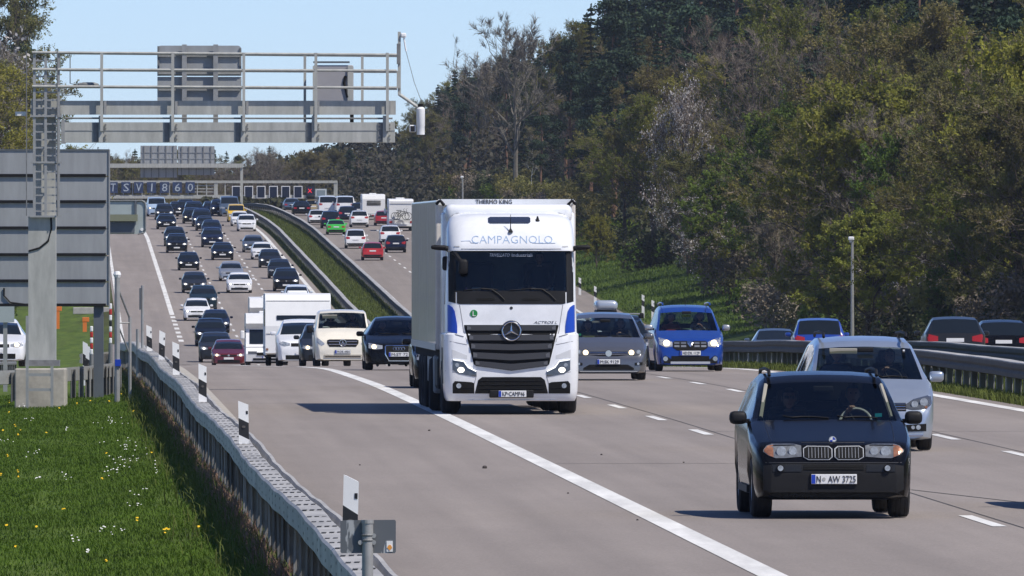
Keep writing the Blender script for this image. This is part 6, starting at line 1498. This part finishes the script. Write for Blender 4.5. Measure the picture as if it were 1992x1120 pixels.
def deciduous(seed, h, r, kind, leaf_m=None, bark=M_BARK, tw=M_TWIG, leaves=5, lsize=.13, twigs=14, trunk_r=.2, low=.2, tww=1.0):
    R = random.Random(seed); mb = MB(); ends = []; L = LB(); T = LB()
    tb_, pts = trunk_mesh(R, h * .80, trunk_r, .02, 7, 8, .18); mb.add(tb_.v, tb_.f)
    nb = 13
    for i in range(nb):
        t = low + (1 - low) * (i + R.random() * .6) / nb; p = pts[min(8, int(t * 8))].lerp(pts[min(8, int(t * 8) + 1)], t * 8 % 1); a = i * 2.4 + R.uniform(-.4, .4); k = math.sin(math.pi * (.18 + .72 * t)) 
        d = Vector((math.cos(a), math.sin(a), .45 + 1.1 * t)); branches(R, mb, p, d, r * k * R.uniform(.75, 1.05) + .4, trunk_r * .38 * (1.1 - t * .6), 2, ends, None, .3)
    for p, d, dep in ends:
        if dep > 1: continue
        for i in range(twigs if dep == 0 else twigs // 2):
            q = p - d * R.uniform(0, .6) * r * .18 + rv(R) * .12; dd = (d + rv(R) * .9 + Vector((0, 0, .25))).normalized(); ln = R.uniform(.35, .95) * (.6 + r * .09); s_ = dd.cross(rv(R)).normalized() * R.uniform(.011, .022) * tww
            T.tri(q - s_, q + s_, q + dd * ln); e = q + dd * ln * .6; d3 = (dd + rv(R) * .8).normalized(); T.tri(e - s_ * .7, e + s_ * .7, e + d3 * ln * .5)
            for k in range(leaves if R.random() < .75 else 0):
                leaf(L, R, q + dd * ln * R.uniform(.3, 1.05) + rv(R) * .10, lsize * R.uniform(.5, 1.2))
    return mb.mesh('trunk', bark, True), T.mesh('twigs', tw), (L.mesh('foliage', leaf_m) if leaf_m else None)
def bush(seed, h, r, m, n=1900, twig=True, s=.095):
    R = random.Random(seed); L = LB(); mb = MB()
    cs = []
    for i in range(9): a = R.uniform(0, 6.28); d = r * math.sqrt(R.random()) * .75; cs.append((Vector((d * math.cos(a), d * math.sin(a), h * R.uniform(.2, .78))), r * R.uniform(.28, .48)))
    for c, rad in cs:
        mb.tube([Vector((c.x * .15, c.y * .15, -.4)), c * .6, c], .035, 4, .012, caps=False)
        for i in range(int(n / 9)):
            d = rv(R) * rad * (R.random() ** .4); leaf(L, R, c + d, s * R.uniform(.5, 1.3), .2)
    return mb.mesh('stem', M_BARK), L.mesh('foliage', m)
T = {}
def kind(name, label, cat, *var): T[name] = (label, cat, var)
kind('spruce_tree', 'dark green spruce standing in the forest right of the motorway', 'tree', conifer(1, 24, 3.4), conifer(2, 27, 3.9), conifer(3, 20, 2.9))
kind('pine_tree', 'blue-green pine with bare reddish trunk in the forest right of the motorway', 'tree', pine(11, 23, 3.2), pine(12, 26, 3.8), pine(13, 19, 2.8))
kind('bare_tree', 'bare brown leafless tree at the forest edge right of the motorway', 'tree', deciduous(21, 18, 4.6, 'b', tw=M_TWIGP), deciduous(22, 15, 4.0, 'b', tw=M_TWIG), deciduous(23, 20, 4.8, 'b', tw=M_TWIGP), deciduous(24, 19, 5.8, 'b', tw=M_BARKG, bark=M_BARKG, trunk_r=.34, twigs=18, tww=1.9, low=.35))
kind('budding_tree', 'olive green budding tree at the forest edge right of the motorway', 'tree', deciduous(31, 15, 4.4, 'l', M_BUD, leaves=18, lsize=.048), deciduous(32, 12, 4.0, 'l', M_BUD, leaves=18, lsize=.048), deciduous(33, 14, 4.0, 'l', M_YEL, leaves=17, lsize=.048))
kind('fresh_tree', 'fresh light green young tree before the dark forest', 'tree', deciduous(41, 10, 3.2, 'l', M_FRESH, leaves=20, lsize=.058), deciduous(42, 8, 2.8, 'l', M_YEL, leaves=20, lsize=.058))
kind('blossom_tree', 'white blossoming cherry tree before the dark forest', 'tree', deciduous(51, 9, 2.9, 'l', M_BLOS, leaves=2, lsize=.05, tw=M_TWIG), deciduous(52, 6, 2.4, 'l', M_BLOS, leaves=2, lsize=.05))
kind('birch_tree', 'white-barked birch with thin bare crown before the forest', 'tree', deciduous(61, 17, 2.6, 'b', M_BUD, M_BIRCH, leaves=1, lsize=.09, trunk_r=.13, low=.45), deciduous(62, 19, 2.4, 'b', M_BUD, M_BIRCH, leaves=1, lsize=.08, trunk_r=.14, low=.5))
kind('shrub', 'low shrub along the forest edge right of the motorway', 'shrub', bush(71, 3.2, 2.4, M_BUSH), bush(72, 4.0, 2.6, M_BUD), bush(73, 2.6, 2.2, M_FRESH), bush(74, 3.0, 2.3, M_TWIG, 2600, s=.07), bush(75, 3.4, 2.2, M_BLOS, 500, s=.06))
HGT = dict(spruce_tree=(24, 27, 20), pine_tree=(23, 26, 19), bare_tree=(18, 15, 20, 19), budding_tree=(15, 12, 14), fresh_tree=(10, 8), blossom_tree=(9, 6), birch_tree=(17, 19), shrub=(3.6, 4.5, 3.0, 3.4, 3.8))
RT = random.Random(99)
SKY = [(100, 284), (780, 284), (830, 195), (890, 152), (950, 110), (1050, 84), (1130, 30), (1200, -15), (1260, -90), (1400, -300)]
def cap(u, Y, h, z):
    px = 996 + F * (CX(Y) + u) / Y
    return min(h, PZ(interp(SKY, px) + RT.uniform(0, 34), Y) - z)
def tree(k, u, Y, h=None, label=None, var=None, wide=1.0, group=None):
    lb, cat, vs = T[k]; i = RT.randrange(min(len(vs), 3 if k == 'bare_tree' else 4)) if var is None else var; p = vs[i]; s = (h / HGT[k][i]) if h else RT.uniform(.85, 1.12)
    g = GR(u, Y); r = empty(k, g, (0, 0, RT.uniform(0, 6.28)), label or lb, cat, group or (k.replace('_', ' ') + 's of the forest' if not label else None)); r.scale = (s * wide * RT.uniform(.9, 1.1), s * wide * RT.uniform(.9, 1.1), s)
    for me in p:
        if me: link(me.name.split('.')[0], me, parent=r)
    return r
# one by one where the photograph shows them: kind, px, Y, py of the top, variant, label
for k, px, Y, top, v, wd, lb in [
    ('bare_tree', 1003, 1385, 30, 3, 1.0, 'tall bare tree with wide domed crown standing out against the sky'),
    ('spruce_tree', 1150, 1290, 8, 1, 1.0, 'slim dark spruce whose tip rises into the sky right of the bare domed tree'), ('pine_tree', 1195, 1240, -10, 0, 1.0, 'dark pine at the upper edge of the sky gap'),
    ('spruce_tree', 885, 1660, 138, 2, 1.0, 'small spruce at the end of the forest against the sky'), ('spruce_tree', 852, 1730, 165, 0, 1.0, 'farthest spruce tip left of the white gantry camera'), ('bare_tree', 930, 1560, 105, 0, 1.2, 'brown bare tree left below the domed tree'),
    ('budding_tree', 1270, 1110, 195, 2, 1.25, 'big yellow-olive budding tree in the middle of the forest edge'), ('budding_tree', 1215, 1150, 255, 1, 1.3, 'olive budding tree left of the big yellow-olive one'), ('budding_tree', 1340, 1022, 300, 1, 1.25, 'brownish olive tree right below the white blossom'),
    ('blossom_tree', 1330, 1045, 185, 0, .65, 'white blossoming tree high in front of dark conifers'), ('blossom_tree', 1372, 985, 385, 1, .9, 'small white blossoming tree left of the fresh green tree'), ('blossom_tree', 1785, 740, 470, 1, 1.1, 'pinkish white blossoming shrub right of the tall camera pole'),
    ('fresh_tree', 1425, 960, 335, 0, 1.15, 'fresh green tree standing left of the brown bare trees'), ('fresh_tree', 1160, 1090, 430, 1, .8, 'light green young tree right of the truck mirror'), ('fresh_tree', 1690, 730, 440, 1, 1.1, 'yellow-green small tree beside the tall camera pole'),
    ('birch_tree', 1775, 790, 225, 0, 1.0, 'left one of two white-trunked birches in the right part'), ('birch_tree', 1835, 775, 235, 1, 1.0, 'right one of two white-trunked birches in the right part'), ('birch_tree', 1035, 1350, 225, 1, .9, 'pale birch right behind the truck trailer'),
    ('budding_tree', 1640, 835, 195, 2, 1.35, 'large olive budding tree with rounded crown above the camera pole'), ('bare_tree', 1560, 880, 260, 1, 1.2, 'broad brown bare tree left of the rounded olive tree'), ('bare_tree', 1740, 800, 200, 0, 1.1, 'bare brown tree behind the two birches'),
    ('budding_tree', 1905, 690, 270, 2, 1.25, 'yellow-green tree at the right end of the forest edge'), ('budding_tree', 1985, 665, 200, 1, 1.3, 'tall olive tree at the far right'), ('bare_tree', 1950, 720, 110, 2, 1.1, 'tall bare tree at the far right behind the yellow-green tree'),
    ('bare_tree', 1470, 1010, 40, 2, 1.15, 'tall purple brown bare tree among the dark spruces at the top'), ('bare_tree', 1110, 1330, 190, 0, 1.1, 'brown bare tree just right of the tall birch'), ('pine_tree', 1110, 1300, 120, 0, 1.0, 'dark pine with bare trunk right of the tall birch'), ('pine_tree', 1150, 1260, 140, 2, 1.0, 'pine with reddish trunk further right of the tall birch'),
    ('bare_tree', 1510, 850, 420, 1, 1.3, 'low dark bare tree over the green bank'), ('fresh_tree', 1880, 680, 480, 0, 1.2, 'fresh green bushy tree above the grey estate car')]:
    u = U(px, Y); z = GR(u, Y).z; tree(k, u, Y, max(3, PZ(top, Y) - z), lb, v, wd)
# the wood itself, row behind row
n_ = 0
def where(k, row, Y):
    a = dict(spruce_tree='dark spruce', pine_tree='blue-green pine', bare_tree='bare brown tree', budding_tree='olive budding tree', fresh_tree='fresh green tree')[k]
    b = ('in the front row of the forest edge', 'just behind the forest edge', 'in the middle of the wood', 'deep in the wood', 'at the very back of the wood')[row]
    c = 'near the right end' if Y < 860 else ('right of the truck' if Y < 1180 else ('behind the truck' if Y < 1500 else 'at the far end'))
    return a + ' ' + b + ', ' + c
for row, (u0, du, st, mix) in enumerate([(47.5, 1.8, 15, ('bare_tree', 'budding_tree', 'bare_tree', 'budding_tree', 'bare_tree', 'fresh_tree')), (52.5, 2, 13.5, ('spruce_tree', 'spruce_tree', 'bare_tree', 'budding_tree', 'spruce_tree', 'pine_tree')), (58.5, 2.5, 12, ('spruce_tree', 'pine_tree', 'spruce_tree', 'spruce_tree', 'spruce_tree')), (66, 3, 13, ('spruce_tree', 'spruce_tree', 'pine_tree')), (76, 4, 16, ('spruce_tree', 'spruce_tree', 'pine_tree'))]):
    Y = 600.0 + row * 3
    while Y < (1860 if row < 4 else 1500):
        k = RT.choice(mix)
        if Y > 1170 and row < 3 and RT.random() < .6: k = RT.choice(('pine_tree', 'spruce_tree', 'pine_tree'))
        if row == 0 and k == 'bare_tree' and (Y < 760 or 1020 < Y < 1150): k = 'budding_tree'
        if 880 < Y < 1170 and row == 0: Y += st * .4
        if Y > 1150 and row == 0 and RT.random() < .55: Y += st; continue
        u = u0 + RT.uniform(-du, du); u += 2.5 if 880 < Y < 1170 and row == 0 else 0; h = {0: (9, 14), 1: (13, 19), 2: (18, 24), 3: (21, 27), 4: (22, 28)}[row]; hh = RT.uniform(*h)
        if 900 < Y < 1060 and row == 0 and RT.random() < .5: Y += st; continue
        hh = cap(u, Y, hh, GR(u, Y).z)
        if hh > 4: tree(k, u, Y, hh, where(k, row, Y), group=k.replace('_', ' ') + 's of the forest')
        Y += st * RT.uniform(.75, 1.3); n_ += 1
Y = 560.0
while Y < 1500:
    if not (880 < Y < 1180 and RT.random() < .8): tree('shrub', 43.8 + RT.uniform(-.9, 1.8), Y, None, 'low shrub at the foot of the wood ' + ('near the right end' if Y < 800 else ('above the grass bank' if Y < 1150 else 'far behind the truck')), group='shrubs of the forest edge', wide=RT.uniform(.8, 1.25))
    Y += RT.uniform(6, 13)
# trees left of the road
for k, px, Y, top, v, wd, lb in [('pine_tree', 66, 1330, -15, 2, .9, 'dark pine tip at the upper left corner beside the gantry'), ('budding_tree', 12, 1180, -30, 0, 1.0, 'big brownish budding tree at the left picture edge'), ('bare_tree', 30, 1110, 40, 0, 1.1, 'brown bare tree at the left edge above the large sign'), ('budding_tree', 62, 1060, 130, 1, .9, 'budding green tree behind the gantry column'),
                               ('blossom_tree', 95, 1150, 140, 1, .8, 'small white blossoming tree behind the gantry ladder'), ('budding_tree', 8, 980, 90, 2, 1.2, 'olive green bushy tree at the left edge'), ('bare_tree', 105, 1330, 165, 1, .8, 'bare tree showing between gantry ladder and sky'), ('bare_tree', -20, 1000, 20, 2, 1.1, 'bare tree mostly outside at the left'), ('budding_tree', 115, 1420, 235, 1, .8, 'low budding tree left of the far gantry')]:
    u = min(U(px, Y), -5.0 if k == 'pine_tree' else -7.6); z = GR(u, Y).z; tree(k, u, Y, max(3, PZ(top, Y) - z), lb, v, wd)
for i in range(7): tree('shrub', RT.uniform(-8, -3.5), 940 + i * 60 + RT.uniform(-20, 20), None, 'leafy shrub on the left verge below the tall trees', RT.choice((0, 1, 2)), 1.1, 'shrubs on the left verge')
# wood closing the view beyond the crest
for row, (Ya, st, h0, h1, mix) in enumerate([(1790, 15, 8, 12, ('bare_tree', 'bare_tree', 'budding_tree')), (1870, 14, 12, 16, ('bare_tree', 'spruce_tree', 'budding_tree')), (1960, 15, 16, 20, ('spruce_tree', 'spruce_tree', 'pine_tree'))]):
    px = 120.0
    while px < 990:
        Y = Ya + RT.uniform(-25, 25); k = RT.choice(mix); f = 1.0 + max(0, (px - 560) / 300) * .35
        tree(k, U(px, Y), Y, cap(U(px, Y), Y, RT.uniform(h0, h1) * f, GR(U(px, Y), Y).z), {'bare_tree': 'bare brown tree in the wood closing the view beyond the crest', 'spruce_tree': 'dark spruce in the wood closing the view beyond the crest', 'pine_tree': 'pine in the wood closing the view beyond the crest', 'budding_tree': 'budding tree in the wood closing the view beyond the crest'}[k], None, 1.15, 'trees beyond the crest'); px += st * RT.uniform(1.2, 2.0)
# ------------------------------------------------------------------ thickets, grass, flowers (uncountable)
def scatter(name, m, gen, kind='stuff'):
    L = LB(); gen(L, random.Random(len(name) * 7 + 3)); o = link(name, L.mesh(name, m)); tag(o, kind=kind); return o
def hedge(L, R):
    for i in range(9000):
        Y = R.uniform(1575, 1592); px = R.uniform(395, 590); zb_ = P(1500) - 2; c = Vector((PX(px, Y), Y, lerp(zb_, PZ(389 + 3 * math.sin(px * .09), Y), R.random() ** .8))); leaf(L, R, c, .30)
scatter('hedge_band', M_BUSH, hedge)
def under(L, R):
    for i in range(26000):
        Y = R.uniform(560, 1560); u = R.uniform(45.5, 62); c = GR(u, Y, R.uniform(0, 2.6) * R.random()); leaf(L, R, c, .22)
scatter('forest_undergrowth', M_BUSH, under)
def thick(L, R):
    for i in range(32000):
        Y = R.uniform(1500, 1900); u = R.uniform(43, 90); leaf(L, R, GR(u, Y, 6 * R.random() ** 1.6), .24)
    for i in range(38000):
        Y = R.uniform(1830, 1990); px = R.uniform(100, 960); c = Vector((PX(px, Y), Y, 0)); c.z = GR(U(px, Y), Y).z + 8 * R.random() ** 1.4; leaf(L, R, c, .24)
scatter('far_thicket', leafm('far thicket', (.050, .046, .030), .1, 0, 0, .35), thick)
M_BLADE = leafm('grass blades', (.082, .140, .014), .3, 0, 0, .45); M_BLADE2 = leafm('verge grass', (.105, .13, .026), .3, 0, 0, .4)
def blade(L, R, c, h, w_=.006, lean=.5):
    a = R.uniform(0, 6.28); d = Vector((math.cos(a), math.sin(a), 0)); s = Vector((-d.y, d.x, 0)) * w_; m_ = c + d * h * lean * .35 + Vector((0, 0, h * .65)); t = c + d * h * lean + Vector((0, 0, h * R.uniform(.75, 1)))
    b = len(L.v); L.v += [c - s, c + s, m_ + s * .7, m_ - s * .7, t]; L.f += [(b, b + 1, b + 2, b + 3), (b + 3, b + 2, b + 4)]
def meadow(L, R):
    n = 0
    while n < 150000:
        Y = 128 + 190 * R.random() ** 1.25; u = R.uniform(-3.0, rail_u(Y) + .15)
        x_ = 996 + F * (CX(Y) + u) / Y
        if x_ < -60: continue
        pat = mnoise.noise((u * 1.1, Y * .10, 0)); 
        if pat < -.25 and R.random() < .5: continue
        blade(L, R, GR(u, Y), R.uniform(.03, .085) * (1 + .6 * pat), R.uniform(.004, .008), R.uniform(.3, 1.1)); n += 1
scatter('meadow_grass', M_BLADE, meadow)
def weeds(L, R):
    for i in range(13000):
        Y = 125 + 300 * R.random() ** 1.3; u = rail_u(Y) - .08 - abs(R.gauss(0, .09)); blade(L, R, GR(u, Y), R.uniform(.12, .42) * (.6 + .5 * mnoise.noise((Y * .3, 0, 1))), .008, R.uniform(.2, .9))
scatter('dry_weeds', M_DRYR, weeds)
def tall(L, R):
    for i in range(9000):
        Y = 125 + 300 * R.random(); u = rail_u(Y) - .25 + R.gauss(0, .22); blade(L, R, GR(u, Y), R.uniform(.1, .3), .008, R.uniform(.2, .9))
scatter('verge_grass', M_BLADE2, tall)
def median(L, R):
    for i in range(60000):
        Y = 236 + 300 * R.random() ** 1.4; u = R.choice((R.uniform(18.0, 18.7), R.uniform(18.1, 22.3))); blade(L, R, GR(u, Y), R.uniform(.08, .30), .010, R.uniform(.2, .8))
    for i in range(40000):
        Y = R.uniform(900, 1480); u = R.uniform(18.2, 22.4); blade(L, R, GR(u, Y), R.uniform(.10, .26), .02, R.uniform(.2, .8))
scatter('median_grass', M_BLADE2, median)
def bank(L, R):
    for i in range(45000):
        Y = R.uniform(860, 1330); u = R.uniform(38.0, 47); blade(L, R, GR(u, Y), R.uniform(.10, .30), .025, R.uniform(.2, .8))
    for i in range(14000):
        Y = R.uniform(320, 760); u = ramp_u(Y) - 2.9 - 5 * R.random(); blade(L, R, GR(u, Y), R.uniform(.08, .22), .012, R.uniform(.2, .8))
scatter('bank_grass', leafm('bank blades', (.10, .155, .024), .3, 0, 0, .35), bank)
def flowers(L, R, spots, n, s):
    for (cu, cy, su, sy) in spots:
        for i in range(n):
            u, Y = R.gauss(cu, su), R.gauss(cy, sy)
            if u > rail_u(Y) - .3: continue
            c = GR(u, Y, R.uniform(.09, .14)); k = s * R.uniform(.7, 1.2); d = Vector((R.uniform(-.4, .4), -.5, 1)).normalized(); a = d.orthogonal().normalized(); b = d.cross(a)
            q = len(L.v); L.v += [c + (a * math.cos(t * math.tau / 7) + b * math.sin(t * math.tau / 7)) * k for t in range(7)]; L.f.append(tuple(range(q, q + 7)))
def pxs(px, py):       # a spot on the meadow seen at a photo pixel
    a, b = 100.0, 320.0
    for _ in range(40):
        m_ = (a + b) / 2; g_ = GR(U(px, m_), m_).z
        if 560 - (g_ - CZ) / m_ * F > py: a = m_
        else: b = m_
    return (U(px, a), a)
DND = [(18, 812), (30, 840), (5, 848), (40, 850), (35, 858), (15, 898), (35, 931), (35, 943), (2, 937), (115, 806), (90, 852), (200, 946), (207, 895), (260, 811), (237, 777), (213, 791), (125, 1010), (70, 1043), (30, 1080), (13, 1038), (295, 891), (206, 1107), (320, 1052), (326, 1050), (322, 1046), (386, 1045), (64, 791), (18, 791), (268, 1028), (150, 795), (175, 790)]
scatter('dandelions', mat('dandelion yellow', (.75, .48, .01), .6), lambda L, R: [flowers(L, R, [(*pxs(*p), .008, .12)], 2, .017) for p in DND])
DSY = [(240, 880, .16, 5), (215, 830, .14, 3), (250, 903, .14, 4), (225, 925, .12, 3), (120, 938, .08, 2), (280, 975, .06, 2), (265, 1000, .06, 2), (200, 1047, .04, 1), (225, 1050, .05, 1), (48, 800, .05, 2), (12, 868, .05, 2), (65, 825, .06, 2), (128, 848, .05, 2), (65, 893, .06, 2), (75, 943, .03, 1), (170, 1092, .01, .3), (300, 925, .03, 2), (140, 1065, .05, 1)]
scatter('daisies', mat('daisy white', (.8, .8, .76), .6), lambda L, R: [flowers(L, R, [(*pxs(a, b), su, sy)], 16 if su > .1 else 6, .011) for a, b, su, sy in DSY])
# ------------------------------------------------------------------ thin haze
hz_b = MB().span((-700, -150, 1.0), (700, 2700, 46)).build('haze')
hm = bpy.data.materials.new('haze'); hm.use_nodes = True; N = hm.node_tree.nodes; N.remove(N['Principled BSDF']); pv = N.new('ShaderNodeVolumePrincipled'); pv.inputs['Color'].default_value = (.82, .88, 1.0, 1); pv.inputs['Density'].default_value = .00005; pv.inputs['Anisotropy'].default_value = .3
hm.node_tree.links.new(pv.outputs[0], N['Material Output'].inputs['Volume']); hz_b.data.materials.append(hm); hz_b['kind'] = 'stuff'
